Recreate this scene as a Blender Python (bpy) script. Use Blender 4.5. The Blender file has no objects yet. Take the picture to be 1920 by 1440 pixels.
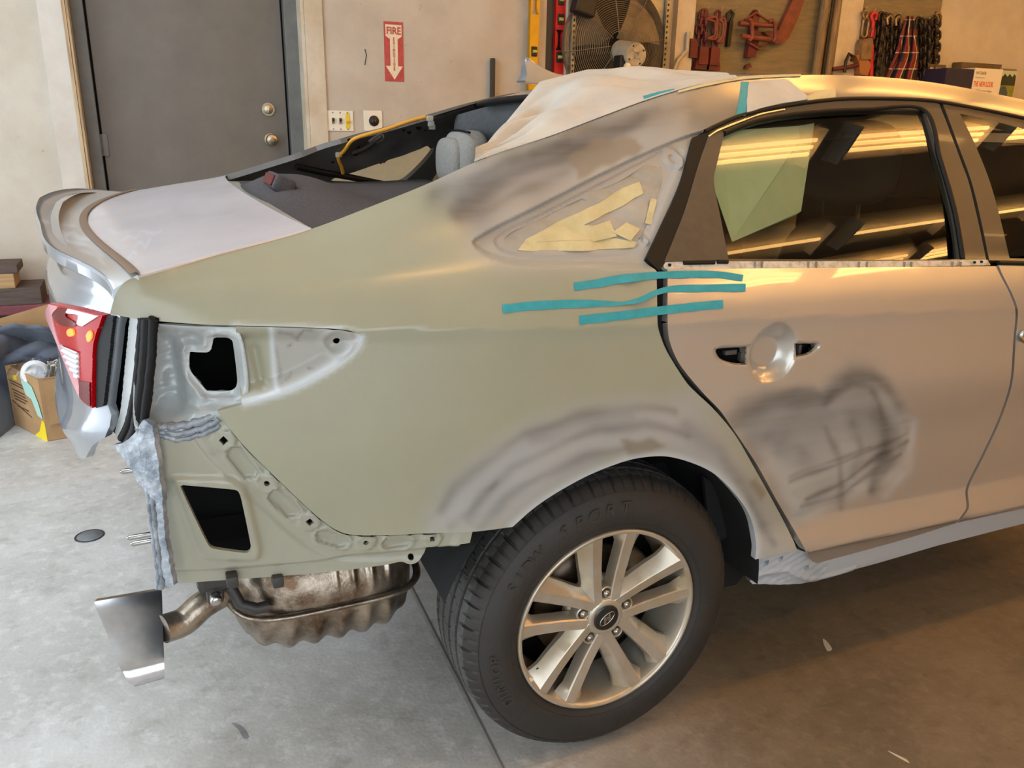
import bpy, bmesh, math, random
import numpy as np
from mathutils import Vector, Matrix
from mathutils.geometry import delaunay_2d_cdt

scene = bpy.context.scene
C = scene.collection
PI = math.pi
rng = np.random.default_rng(7)
random.seed(7)

# ------------------------------------------------------------------ camera
CAM = np.array([-0.8257, -1.2761, 1.3507]); YAW, PIT, ROL, FPX = 0.4192, 0.3088, 0.0190, 1525.9
_F = np.array([math.sin(YAW)*math.cos(PIT), math.cos(YAW)*math.cos(PIT), -math.sin(PIT)])
_R = np.array([math.cos(YAW), -math.sin(YAW), 0.0]); _U = np.cross(_R, _F)
_R, _U = _R*math.cos(ROL)+_U*math.sin(ROL), -_R*math.sin(ROL)+_U*math.cos(ROL)
cd = bpy.data.cameras.new('camera'); cam = bpy.data.objects.new('camera', cd); C.objects.link(cam)
cd.sensor_width = 36; cd.sensor_fit = 'HORIZONTAL'; cd.lens = 36*FPX/1920; cd.clip_start = 0.02
m = Matrix.Identity(4)
for i in range(3):
    m[i][0], m[i][1], m[i][2], m[i][3] = _R[i], _U[i], -_F[i], CAM[i]
cam.matrix_world = m
scene.camera = cam

# ------------------------------------------------------------------ world, daylight, exposure
w = bpy.data.worlds.new('world'); scene.world = w; w.use_nodes = True
w.node_tree.nodes['Background'].inputs[0].default_value = (0.80, 0.90, 1.0, 1)
w.node_tree.nodes['Background'].inputs[1].default_value = 2.5
scene.view_settings.view_transform = 'Standard'; scene.view_settings.look = 'None'
scene.view_settings.gamma = 1; scene.view_settings.use_curve_mapping = False
scene.view_settings.exposure = 0.08

def area(name, loc, rot, sx, sy, power, col):
    l = bpy.data.lights.new(name, 'AREA'); l.shape = 'RECTANGLE'; l.size = sx; l.size_y = sy
    l.energy = power; l.color = col
    o = bpy.data.objects.new(name, l); C.objects.link(o); o.location = loc; o.rotation_euler = rot
    return o
# daylight: the open bay door behind the camera, a smaller opening at the left end, and an added, unseen ceiling fill over the car's rear
area('bay_daylight', (-1.45, -3.30, 1.40), (PI/2, 0, 0), 3.5, 2.6, 19, (0.86, 0.93, 1.0))
area('side_daylight', (-3.35, 0.6, 1.45), (0, -PI/2, 0), 2.7, 3.2, 44, (0.84, 0.92, 1.0))
area('added_ceiling_fill', (-1.9, 1.0, 3.27), (0, 0, 0), 1.5, 2.6, 40, (0.88, 0.94, 1.0))

# ------------------------------------------------------------------ helpers
def lin(c):
    return tuple(((x/255)/12.92 if x/255 <= 0.04045 else ((x/255+0.055)/1.055)**2.4) for x in c)

def mat(name, c, rough=0.5, metal=0.0, c2=None, nscale=8.0, bump=0.0, bscale=60.0, coat=0.0, spec=0.5,
        emit=None, estr=0.0, contrast=(0.35, 0.65), stretch=(1, 1, 1), sheen=0.0):
    M = bpy.data.materials.new(name); M.use_nodes = True
    nt = M.node_tree; b = nt.nodes['Principled BSDF']
    b.inputs['Base Color'].default_value = (*lin(c), 1)
    b.inputs['Roughness'].default_value = rough; b.inputs['Metallic'].default_value = metal
    b.inputs['Specular IOR Level'].default_value = spec
    if coat: b.inputs['Coat Weight'].default_value = coat; b.inputs['Coat Roughness'].default_value = 0.03
    if sheen: b.inputs['Sheen Weight'].default_value = sheen
    if emit: b.inputs['Emission Color'].default_value = (*emit, 1); b.inputs['Emission Strength'].default_value = estr
    tc = nt.nodes.new('ShaderNodeTexCoord'); mp = nt.nodes.new('ShaderNodeMapping'); mp.inputs['Scale'].default_value = stretch
    nt.links.new(tc.outputs['Object'], mp.inputs[0])
    M['mp'] = mp.name
    if c2:
        n = nt.nodes.new('ShaderNodeTexNoise'); n.inputs['Scale'].default_value = nscale; n.inputs['Detail'].default_value = 6
        n.inputs['Roughness'].default_value = 0.65
        nt.links.new(mp.outputs[0], n.inputs['Vector'])
        r = nt.nodes.new('ShaderNodeValToRGB'); r.color_ramp.elements[0].position = contrast[0]; r.color_ramp.elements[1].position = contrast[1]
        r.color_ramp.elements[0].color = (*lin(c), 1); r.color_ramp.elements[1].color = (*lin(c2), 1)
        nt.links.new(n.outputs['Fac'], r.inputs[0]); nt.links.new(r.outputs[0], b.inputs['Base Color'])
    if bump:
        n = nt.nodes.new('ShaderNodeTexNoise'); n.inputs['Scale'].default_value = bscale; n.inputs['Detail'].default_value = 4
        nt.links.new(mp.outputs[0], n.inputs['Vector'])
        bn = nt.nodes.new('ShaderNodeBump'); bn.inputs['Strength'].default_value = bump; bn.inputs['Distance'].default_value = 0.01
        nt.links.new(n.outputs['Fac'], bn.inputs['Height']); nt.links.new(bn.outputs[0], b.inputs['Normal'])
    return M

def glass_mat(name, tint, refl=1.0):
    M = bpy.data.materials.new(name); M.use_nodes = True; nt = M.node_tree
    for n in list(nt.nodes):
        if n.type != 'OUTPUT_MATERIAL': nt.nodes.remove(n)
    out = nt.nodes['Material Output']
    tr = nt.nodes.new('ShaderNodeBsdfTransparent'); tr.inputs[0].default_value = (*tint, 1)
    gl = nt.nodes.new('ShaderNodeBsdfGlossy'); gl.inputs['Roughness'].default_value = 0.01
    fr = nt.nodes.new('ShaderNodeFresnel')
    ge = nt.nodes.new('ShaderNodeNewGeometry'); mr = nt.nodes.new('ShaderNodeMapRange'); mr.inputs[3].default_value = 1.55; mr.inputs[4].default_value = 1/1.55
    nt.links.new(ge.outputs['Backfacing'], mr.inputs[0]); nt.links.new(mr.outputs[0], fr.inputs[0])
    mx = nt.nodes.new('ShaderNodeMixShader')
    nt.links.new(fr.outputs[0], mx.inputs[0]); nt.links.new(tr.outputs[0], mx.inputs[1]); nt.links.new(gl.outputs[0], mx.inputs[2])
    nt.links.new(mx.outputs[0], out.inputs[0])
    return M

def tag(o, label=None, cat=None, group=None, kind=None):
    if label: o['label'] = label
    if cat: o['category'] = cat
    if group: o['group'] = group
    if kind: o['kind'] = kind
    return o

def empty(name, loc=(0, 0, 0), label=None, cat=None, group=None, rot=(0, 0, 0)):
    o = bpy.data.objects.new(name, None); C.objects.link(o); o.location = loc; o.rotation_euler = rot
    o.empty_display_size = 0.05
    return tag(o, label, cat, group)

class MB:
    """collects geometry for ONE mesh object (world coordinates)"""
    def __init__(s): s.v = []; s.f = []; s.sm = []
    def add(s, vs, fs, smooth=False):
        k = len(s.v); s.v += [tuple(float(q) for q in v) for v in vs]; s.f += [tuple(i+k for i in f) for f in fs]; s.sm += [smooth]*len(fs)
        return s
    def box(s, c, d, rz=0.0, rot=None, bev=0.0):
        bm = bmesh.new(); bmesh.ops.create_cube(bm, size=1.0)
        for v in bm.verts: v.co = Vector((v.co.x*d[0], v.co.y*d[1], v.co.z*d[2]))
        if bev: bmesh.ops.bevel(bm, geom=list(bm.edges), offset=bev, segments=2, affect='EDGES', profile=0.6)
        R = rot if rot is not None else Matrix.Rotation(rz, 3, 'Z')
        bm.verts.index_update()
        s.add([R @ v.co + Vector(c) for v in bm.verts], [[v.index for v in f.verts] for f in bm.faces]); bm.free(); return s
    def tube(s, pts, r, n=10, closed=False, caps=True, flat=1.0):
        pts = [Vector(p) for p in pts]; N = len(pts)
        rs = r if hasattr(r, '__len__') else [r]*N
        vs = []; up = None
        for i, p in enumerate(pts):
            a = pts[i-1] if (i > 0 or closed) else p; b = pts[(i+1) % N] if (i < N-1 or closed) else p
            t = (b-a).normalized()
            if up is None:
                up = Vector((0, 0, 1)) if abs(t.z) < 0.9 else Vector((1, 0, 0))
            x = t.cross(up)
            if x.length < 1e-6: x = t.orthogonal()
            x.normalize(); up = x.cross(t).normalized()
            for k in range(n):
                a_ = 2*PI*k/n; vs.append(p + (x*math.cos(a_) + up*math.sin(a_)*flat)*rs[i])
        fs = []
        for i in range(N if closed else N-1):
            for k in range(n):
                j = (i+1) % N
                fs.append((i*n+k, i*n+(k+1) % n, j*n+(k+1) % n, j*n+k))
        s.add(vs, fs, True)
        if caps and not closed:
            s.add(vs[:n], [tuple(range(n-1, -1, -1))]); s.add(vs[-n:], [tuple(range(n))])
        return s
    def lathe(s, prof, o, ax='y', n=48, smooth=True, close=False):
        vs = []; fs = []; K = len(prof)
        for i in range(n):
            a = 2*PI*i/n
            for r, h in prof:
                if ax == 'y': vs.append((o[0]+r*math.cos(a), o[1]+h, o[2]+r*math.sin(a)))
                elif ax == 'z': vs.append((o[0]+r*math.cos(a), o[1]+r*math.sin(a), o[2]+h))
                else: vs.append((o[0]+h, o[1]+r*math.cos(a), o[2]+r*math.sin(a)))
        for i in range(n):
            j = (i+1) % n
            for k in range(K-1):
                q = (i*K+k, i*K+k+1, j*K+k+1, j*K+k)
                if ax == 'y': q = q[::-1]
                fs.append(q)
        return s.add(vs, fs, smooth)
    def prism(s, poly, y0, y1, plane='xz'):
        """polygon in a plane, extruded between two depths"""
        def P(a, b, h): return (a, h, b) if plane == 'xz' else ((a, b, h) if plane == 'xy' else (h, a, b))
        n = len(poly); vs = [P(a, b, y0) for a, b in poly] + [P(a, b, y1) for a, b in poly]
        fs = [tuple(range(n)), tuple(range(2*n-1, n-1, -1))] + [(i, i+n, (i+1) % n+n, (i+1) % n) for i in range(n)]
        return s.add(vs, fs)
    def grid(s, P, smooth=True):
        P = np.asarray(P); a, b = P.shape[:2]
        return s.add(P.reshape(-1, 3), [(i*b+j, i*b+j+1, (i+1)*b+j+1, (i+1)*b+j) for i in range(a-1) for j in range(b-1)], smooth)
    def build_each(s, name, material, parent=None):
        """every loose piece becomes an object of its own"""
        bm = bmesh.new(); vs = [bm.verts.new(v) for v in s.v]
        for f, q in zip(s.f, s.sm):
            try: bm.faces.new([vs[i] for i in f]).smooth = q
            except ValueError: pass
        bmesh.ops.remove_doubles(bm, verts=bm.verts, dist=1e-6); bmesh.ops.recalc_face_normals(bm, faces=bm.faces)
        bm.verts.index_update(); seen = set(); out = []
        for v0 in bm.verts:
            if v0.index in seen: continue
            st, comp = [v0], []
            seen.add(v0.index)
            while st:
                v = st.pop(); comp.append(v)
                for e in v.link_edges:
                    o = e.other_vert(v)
                    if o.index not in seen: seen.add(o.index); st.append(o)
            ix = {v.index: i for i, v in enumerate(comp)}
            fs = {f for v in comp for f in v.link_faces}; fs = sorted(fs, key=lambda f: f.index)
            me = bpy.data.meshes.new(name); me.from_pydata([v.co for v in comp], [], [[ix[v.index] for v in f.verts] for f in fs]); me.update()
            me.polygons.foreach_set('use_smooth', [f.smooth for f in fs]); me.materials.append(material)
            o = bpy.data.objects.new(name, me); C.objects.link(o)
            if parent is not None: setp(o, parent)
            out.append(autosmooth(o, 40))
        bm.free(); return out
    def build(s, name, material, parent=None, org=None, recalc=True):
        me = bpy.data.meshes.new(name); me.from_pydata(s.v, [], s.f); me.update()
        me.polygons.foreach_set('use_smooth', s.sm)
        if recalc:
            bm = bmesh.new(); bm.from_mesh(me); bmesh.ops.recalc_face_normals(bm, faces=bm.faces); bm.to_mesh(me); bm.free()
        me.materials.append(material)
        o = bpy.data.objects.new(name, me); C.objects.link(o)
        if org is not None:
            me.transform(Matrix.Translation(-Vector(org))); o.location = org
        if parent is not None: setp(o, parent)
        return o

def setp(o, parent):
    o.parent = parent
    bpy.context.view_layer.update()
    o.matrix_parent_inverse = parent.matrix_world.inverted()
    return o

def copy_tree(o, parent=None):
    c = o.copy(); C.objects.link(c)
    if parent is not None: c.parent = parent; c.matrix_parent_inverse = o.matrix_parent_inverse
    for ch in list(o.children): copy_tree(ch, c)
    return c

def autosmooth(o, ang=35):
    me = o.data; me.polygons.foreach_set('use_smooth', [True]*len(me.polygons))
    bm = bmesh.new(); bm.from_mesh(me)
    for e in bm.edges:
        e.smooth = not (len(e.link_faces) == 2 and e.calc_face_angle(0) > math.radians(ang))
    bm.to_mesh(me); bm.free(); return o

def textobj(name, body, size, origin, xdir, ydir, material, parent=None, depth=0.0006, align='CENTER', sx=1.0, shear=0.0, fit=None, bold=0.0):
    """lettering: font curve turned to mesh, lying in the plane of xdir, ydir"""
    cu = bpy.data.curves.new(name, 'FONT'); cu.body = body; cu.size = size; cu.extrude = depth; cu.align_x = align; cu.align_y = 'CENTER'
    cu.shear = shear; cu.offset = bold; cu.resolution_u = 3
    t = bpy.data.objects.new(name, cu); C.objects.link(t); bpy.context.view_layer.update()
    dg = bpy.context.evaluated_depsgraph_get(); me = bpy.data.meshes.new_from_object(t.evaluated_get(dg))
    bpy.data.objects.remove(t); bpy.data.curves.remove(cu)
    if fit:
        xs = [v.co.x for v in me.vertices]; k = fit/(max(xs)-min(xs)); 
        for v in me.vertices: v.co.x *= k
    for v in me.vertices: v.co.x *= sx
    X = Vector(xdir).normalized(); Y = Vector(ydir).normalized(); Z = X.cross(Y)
    M4 = Matrix(((X.x, Y.x, Z.x, origin[0]), (X.y, Y.y, Z.y, origin[1]), (X.z, Y.z, Z.z, origin[2]), (0, 0, 0, 1)))
    me.transform(M4); me.materials.clear(); me.materials.append(material)
    o = bpy.data.objects.new(name, me); C.objects.link(o)
    if parent is not None: setp(o, parent)
    return o

# ---- photograph measurements: a pixel of the photo -> a point on a real surface
def ray(p):
    p = np.atleast_2d(np.asarray(p, float)[..., :2])
    return _F + _R*((p[:, :1]-960)/FPX) + _U*((720-p[:, 1:2])/FPX)
def at_y(p, y):
    d = ray(p); t = (y-CAM[1])/d[:, 1:2]; return CAM + d*t
def at_z(p, z):
    d = ray(p); t = (z-CAM[2])/d[:, 2:3]; return CAM + d*t
def at_x(p, x):
    d = ray(p); t = (x-CAM[0])/d[:, 0:1]; return CAM + d*t
def project(X):
    d = np.atleast_2d(X)-CAM; q = d@_F
    return np.stack([960+FPX*(d@_R)/q, 720-FPX*(d@_U)/q], 1)
def wallp(x, y, Y):  # one pixel on the plane y=Y -> (x, z)
    q = at_y((x, y), Y)[0]; return float(q[0]), float(q[2])

def smooth_poly(pts, closed=True, step=4.0):
    """Catmull-Rom through points; a third element 1 marks a sharp corner"""
    n = len(pts); out = []
    P = [np.array(p[:2], float) for p in pts]; S = [len(p) > 2 and p[2] == 1 for p in pts]
    for i in range(n if closed else n-1):
        p1, p2 = P[i], P[(i+1) % n]
        p0 = P[i-1] if (closed or i > 0) else p1; p3 = P[(i+2) % n] if (closed or i+2 < n) else p2
        L = np.linalg.norm(p2-p1)
        m1 = (p2-p1) if S[i] else (p2-p0)*0.5*min(1, 2*L/(np.linalg.norm(p2-p0)+1e-9))
        m2 = (p2-p1) if S[(i+1) % n] else (p3-p1)*0.5*min(1, 2*L/(np.linalg.norm(p3-p1)+1e-9))
        k = max(1, int(L/step))
        for j in range(k):
            t = j/k; out.append((2*t**3-3*t*t+1)*p1+(t**3-2*t*t+t)*m1+(-2*t**3+3*t*t)*p2+(t**3-t*t)*m2)
    if not closed: out.append(P[-1])
    return np.array(out)

def inpoly(Q, poly):
    x, y = Q[:, 0], Q[:, 1]; r = np.zeros(len(Q), bool); n = len(poly); j = n-1
    for i in range(n):
        xi, yi = poly[i]; xj, yj = poly[j]
        c = ((yi > y) != (yj > y)) & (x < (xj-xi)*(y-yi)/((yj-yi) if yj != yi else 1e-12)+xi)
        r ^= c; j = i
    return r
def segdist(Q, line, closed=False):
    line = np.asarray(line, float); n = len(line); d = np.full(len(Q), 1e9)
    for i in range(n if closed else n-1):
        a, b = line[i], line[(i+1) % n]; ab = b-a; t = np.clip(((Q-a)@ab)/(ab@ab+1e-12), 0, 1)
        d = np.minimum(d, np.hypot(*(Q-a-t[:, None]*ab).T))
    return d
def sdf(Q, poly):
    d = segdist(Q, poly, True); return np.where(inpoly(Q, poly), d, -d)
def sst(a, b, x):
    t = np.clip((x-a)/(b-a), 0, 1); return t*t*(3-2*t)

def pchip(xk, yk, xq):
    """xk,yk: (K,n) columns; xq (n,)"""
    K, n = xk.shape; h = np.diff(xk, axis=0); dl = np.diff(yk, axis=0)/h
    d = np.zeros_like(yk)
    for i in range(1, K-1):
        w1 = 2*h[i]+h[i-1]; w2 = h[i]+2*h[i-1]; s = dl[i-1]*dl[i] > 0
        with np.errstate(divide='ignore', invalid='ignore'):
            d[i] = np.where(s, (w1+w2)/(w1/np.where(s, dl[i-1], 1)+w2/np.where(s, dl[i], 1)), 0)
    d[0] = dl[0]; d[-1] = dl[-1]
    idx = np.clip((xq[None] > xk).sum(0)-1, 0, K-2); c = np.arange(n)
    t = (xq-xk[idx, c])/h[idx, c]; H = h[idx, c]
    te = t; t = np.clip(t, 0, 1)
    y = (2*t**3-3*t*t+1)*yk[idx, c]+(t**3-2*t*t+t)*H*d[idx, c]+(-2*t**3+3*t*t)*yk[idx+1, c]+(t**3-t*t)*H*d[idx+1, c]
    y = y + np.where(te < 0, te*H*d[idx, c], 0) + np.where(te > 1, (te-1)*H*d[idx+1, c], 0)
    return y
def cub(xs, ys, q):
    xs = np.asarray(xs, float); ys = np.asarray(ys, float); q = np.asarray(q, float)
    m_ = np.gradient(ys, xs); i = np.clip(np.searchsorted(xs, q)-1, 0, len(xs)-2); h = xs[i+1]-xs[i]; t = np.clip((q-xs[i])/h, -0.5, 1.5)
    te = t; t = np.clip(t, 0, 1)
    y = (2*t**3-3*t*t+1)*ys[i]+(t**3-2*t*t+t)*h*m_[i]+(-2*t**3+3*t*t)*ys[i+1]+(t**3-t*t)*h*m_[i+1]
    return y+np.where(te < 0, te*h*m_[i], 0)+np.where(te > 1, (te-1)*h*m_[i+1], 0)

# ---- body side as a height field y = S(x, z); x forward, z up, y into the car
CARW = 1.86
D_X = [-1.0, -0.847, -0.735, -0.567, -0.45, -0.342, -0.237, -0.043, 0.044, 0.254, 0.367, 0.471, 0.68, 1.0, 1.46, 2.1]
D_Y = [0.06, 0.09, 0.13, 0.18, 0.20, 0.22, 0.24, 0.28, 0.30, 0.34, 0.355, 0.37, 0.38, 0.385, 0.385, 0.385]
D_Z = [1.095, 1.117, 1.138, 1.170, 1.206, 1.241, 1.280, 1.333, 1.359, 1.420, 1.446, 1.461, 1.478, 1.482, 1.447, 1.36]
def ditch(x): return cub(D_X, D_Y, x), cub(D_X, D_Z, x)
def S(x, z, relief=True):
    x = np.asarray(x, float); z = np.asarray(z, float)
    tap = 0.085*np.clip((-0.15-x)/0.75, 0, 2)**2
    zG = cub([-1.0, -0.88, -0.52, -0.27, 0.074, 0.275, 1.083, 2.0], [1.05, 1.046, 1.024, 1.008, 0.990, 0.983, 0.948, 0.91], x)
    yL, zL = ditch(x)
    z_ = np.zeros((14, len(x))); y_ = np.zeros((14, len(x)))
    zB = cub([-1, 0.3, 0.527, 1.3, 2.0], [0.40, 0.40, 0.392, 0.372, 0.355], x)
    front = sst(0.25, 0.5, x)
    z_[0] = 0.22; y_[0] = 0.10
    z_[1] = zB-0.030; y_[1] = 0.052-0.008*(1-front)
    z_[2] = zB-0.005; y_[2] = 0.0200+0.018*(1-front)
    z_[3] = zB; y_[3] = 0.014+0.02*(1-front)
    z_[4] = zB+0.085; y_[4] = 0.036-0.006*(1-front)
    z_[5] = 0.62; y_[5] = 0.030-0.005*(1-front)
    z_[6] = 0.82; y_[6] = 0.006
    z_[7] = zG-0.030; y_[7] = 0.0045
    z_[8] = zG; y_[8] = 0.0
    y_[:9] += tap
    fI = cub([-1.0, -0.85, -0.3, 0.1, 0.5, 2], [0.4, 0.38, 0.24, 0.15, 0.13, 0.13], x)
    gI = cub([-1.0, -0.85, -0.3, 0.1, 0.6, 2], [0.6, 0.58, 0.36, 0.235, 0.20, 0.20], x)
    yG = y_[8]; zI = zG+gI*(zL-zG); yI = yG+fI*(yL-yG)
    z_[9] = zG+0.20*(zI-zG); y_[9] = yG+0.15*(yI-yG)
    z_[10] = zI; y_[10] = yI
    k = sst(-0.2, 0.35, x)
    zK = np.where(x > 0.285, cub([0.2, 0.285, 0.387, 0.509, 0.688, 0.842, 1.009, 1.36, 2.0], [1.31, 1.344, 1.377, 1.400, 1.422, 1.428, 1.426, 1.394, 1.31], x), 0)
    fk = cub([-1, -0.85, -0.3, 0.285], [0.80, 0.78, 0.72, 0.64], x); gk = cub([-1, -0.85, -0.3, 0.285], [0.86, 0.86, 0.82, 0.813], x)
    zK = np.where(x > 0.285, zK, zG+gk*(zL-zG)); yK = np.where(x > 0.285, cub([0.2, 0.285, 0.387, 0.509, 0.688, 2], [0.20, 0.22, 0.25, 0.268, 0.28, 0.28], x), yG+fk*(yL-yG))
    z_[12] = zK; y_[12] = yK
    z_[11] = 0.5*(zI+zK); y_[11] = 0.5*(yI+yK)-0.010*k
    z_[13] = zL; y_[13] = yL
    z_ = np.maximum.accumulate(z_+np.arange(14)[:, None]*1e-5, axis=0)
    lo_ = pchip(z_[:9], y_[:9], np.minimum(z, z_[8])); hi_ = pchip(z_[8:], y_[8:], np.maximum(z, z_[8]))
    y = np.where(z < z_[8], lo_, hi_)          # sharp character line
    if relief:
        r = np.hypot(x, z-0.325)
        y = y - 0.012*sst(0.52, 0.40, r)*sst(0.40, 0.60, z)
    return y
def side_uv(px, depth=0.0, fn=None):
    px = np.asarray(px, float)[:, :2]; y = np.full(len(px), 0.05)
    d = ray(px); P = None
    for _ in range(40):
        t = (y-CAM[1])/d[:, 1]; P = CAM+d*t[:, None]
        yn = (fn(P[:, 0], P[:, 2]) if fn else S(P[:, 0], P[:, 2]))+depth
        y = y+0.7*(yn-y)
    return P[:, [0, 2]]

def panel(name, outline, surf, material, parent, holes=(), step=0.012, thick=0.012, out=(0, -1, 0), attrs=None, eps=0.0015, refine=None, sharp=True):
    """sheet-metal panel: outline/holes in the (u,v) plane of `surf`, triangulated, lifted onto the surface, edges turned inward"""
    loops = [np.asarray(outline)] + [np.asarray(h) for h in holes]
    V = []; E = []
    for L in loops:
        L2 = []
        for i in range(len(L)):
            a, b = L[i], L[(i+1) % len(L)]; k = max(1, int(np.hypot(*(b-a))/step+0.3))
            for j in range(k): L2.append(a+(b-a)*j/k)
        k0 = len(V); V += L2; E += [(k0+i, k0+(i+1) % len(L2)) for i in range(len(L2))]
    lo, hi = loops[0].min(0), loops[0].max(0)
    gu, gv = np.meshgrid(np.arange(lo[0], hi[0], step), np.arange(lo[1], hi[1], step*0.9)); gu = gu+(np.arange(gu.shape[0]) % 2)[:, None]*step*0.5
    G = np.stack([gu.ravel(), gv.ravel()], 1)
    if refine is not None:
        hs = step*0.5
        fu, fv = np.meshgrid(np.arange(lo[0], hi[0], hs), np.arange(lo[1], hi[1], hs*0.9)); fu = fu+(np.arange(fu.shape[0]) % 2)[:, None]*hs*0.5
        Fi = np.stack([fu.ravel(), fv.ravel()], 1); G = np.concatenate([G[~refine(G)], Fi[refine(Fi)]])
    ok = inpoly(G, loops[0])
    G = G[ok]
    for h in loops[1:]: G = G[~inpoly(G, h)]
    VV = np.array(V)
    keep = np.ones(len(G), bool)
    for i0 in range(0, len(G), 2000):
        dd = np.min(np.hypot(G[i0:i0+2000, None, 0]-VV[None, :, 0], G[i0:i0+2000, None, 1]-VV[None, :, 1]), axis=1)
        keep[i0:i0+2000] = dd > (0.55 if refine is None else 0.35)*step
    G = G[keep]
    allv = [Vector((float(a), float(b))) for a, b in np.concatenate([VV, G])]
    r = delaunay_2d_cdt(allv, E, [], 0, 1e-7)
    nv = np.array([(v.x, v.y) for v in r[0]]); nf = np.array([f for f in r[2] if len(f) == 3])
    cen = nv[nf].mean(1); ok = inpoly(cen, loops[0])
    for h in loops[1:]: ok &= ~inpoly(cen, h)
    nf = nf[ok]
    P = surf(nv[:, 0], nv[:, 1]); e = eps
    Nn = np.cross(surf(nv[:, 0]+e, nv[:, 1])-surf(nv[:, 0]-e, nv[:, 1]), surf(nv[:, 0], nv[:, 1]+e)-surf(nv[:, 0], nv[:, 1]-e))
    Nn /= np.linalg.norm(Nn, axis=1)[:, None]+1e-12
    o_ = np.asarray(out, float); Nn *= np.where(Nn@o_ < 0, -1, 1)[:, None]
    t = P[nf]; fn_ = np.cross(t[:, 1]-t[:, 0], t[:, 2]-t[:, 0]); fl = np.einsum('ij,ij->i', fn_, Nn[nf].mean(1)) < 0
    nf[fl] = nf[fl][:, ::-1]
    # boundary rim
    ed = {}
    for f in nf:
        for a, b in ((f[0], f[1]), (f[1], f[2]), (f[2], f[0])):
            ed[(a, b)] = ed.get((a, b), 0)+1
    rim = [(a, b) for (a, b) in ed if (b, a) not in ed]
    verts = P.tolist(); norms = Nn.tolist(); faces = [tuple(int(q) for q in f) for f in nf]; src = list(range(len(P)))
    if thick:
        for a, b in rim:
            k = len(verts); qa, qb = P[a]-Nn[a]*thick, P[b]-Nn[b]*thick
            n_ = np.cross(P[b]-P[a], qa-P[a])*-1; n_ /= np.linalg.norm(n_)+1e-12
            verts += [P[a].tolist(), P[b].tolist(), qb.tolist(), qa.tolist()]; norms += [n_.tolist()]*4; src += [a, b, b, a]
            faces.append((k+1, k, k+3, k+2))
    used = sorted({i for f in faces for i in f}); mp = {o: i for i, o in enumerate(used)}
    verts = [verts[i] for i in used]; norms = [norms[i] for i in used]; src = [src[i] for i in used]
    faces = [tuple(mp[i] for i in f) for f in faces]
    me = bpy.data.meshes.new(name); me.from_pydata(verts, [], faces); me.update()
    me.polygons.foreach_set('use_smooth', [True]*len(me.polygons))
    me.normals_split_custom_set_from_vertices([tuple(n) for n in norms])
    if attrs:
        px = project(P)
        for an, fn2 in attrs.items():
            val = np.clip(np.asarray(fn2(px, P), float), 0, 1)
            A = me.attributes.new(an, 'FLOAT', 'POINT'); A.data.foreach_set('value', [float(val[i]) for i in src])
    me.materials.append(material)
    o = bpy.data.objects.new(name, me); C.objects.link(o)
    if parent is not None: setp(o, parent)
    return o
def side_surf(depth=0.0, relief=None):
    def f(u, v):
        y = S(u, v)+depth
        if relief is not None: y = y+relief(u, v)
        return np.stack([u, y, v], 1)
    return f
def mirror_surf(depth=0.0):
    def f(u, v): return np.stack([u, CARW-S(u, v)-depth, v], 1)
    return f

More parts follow.
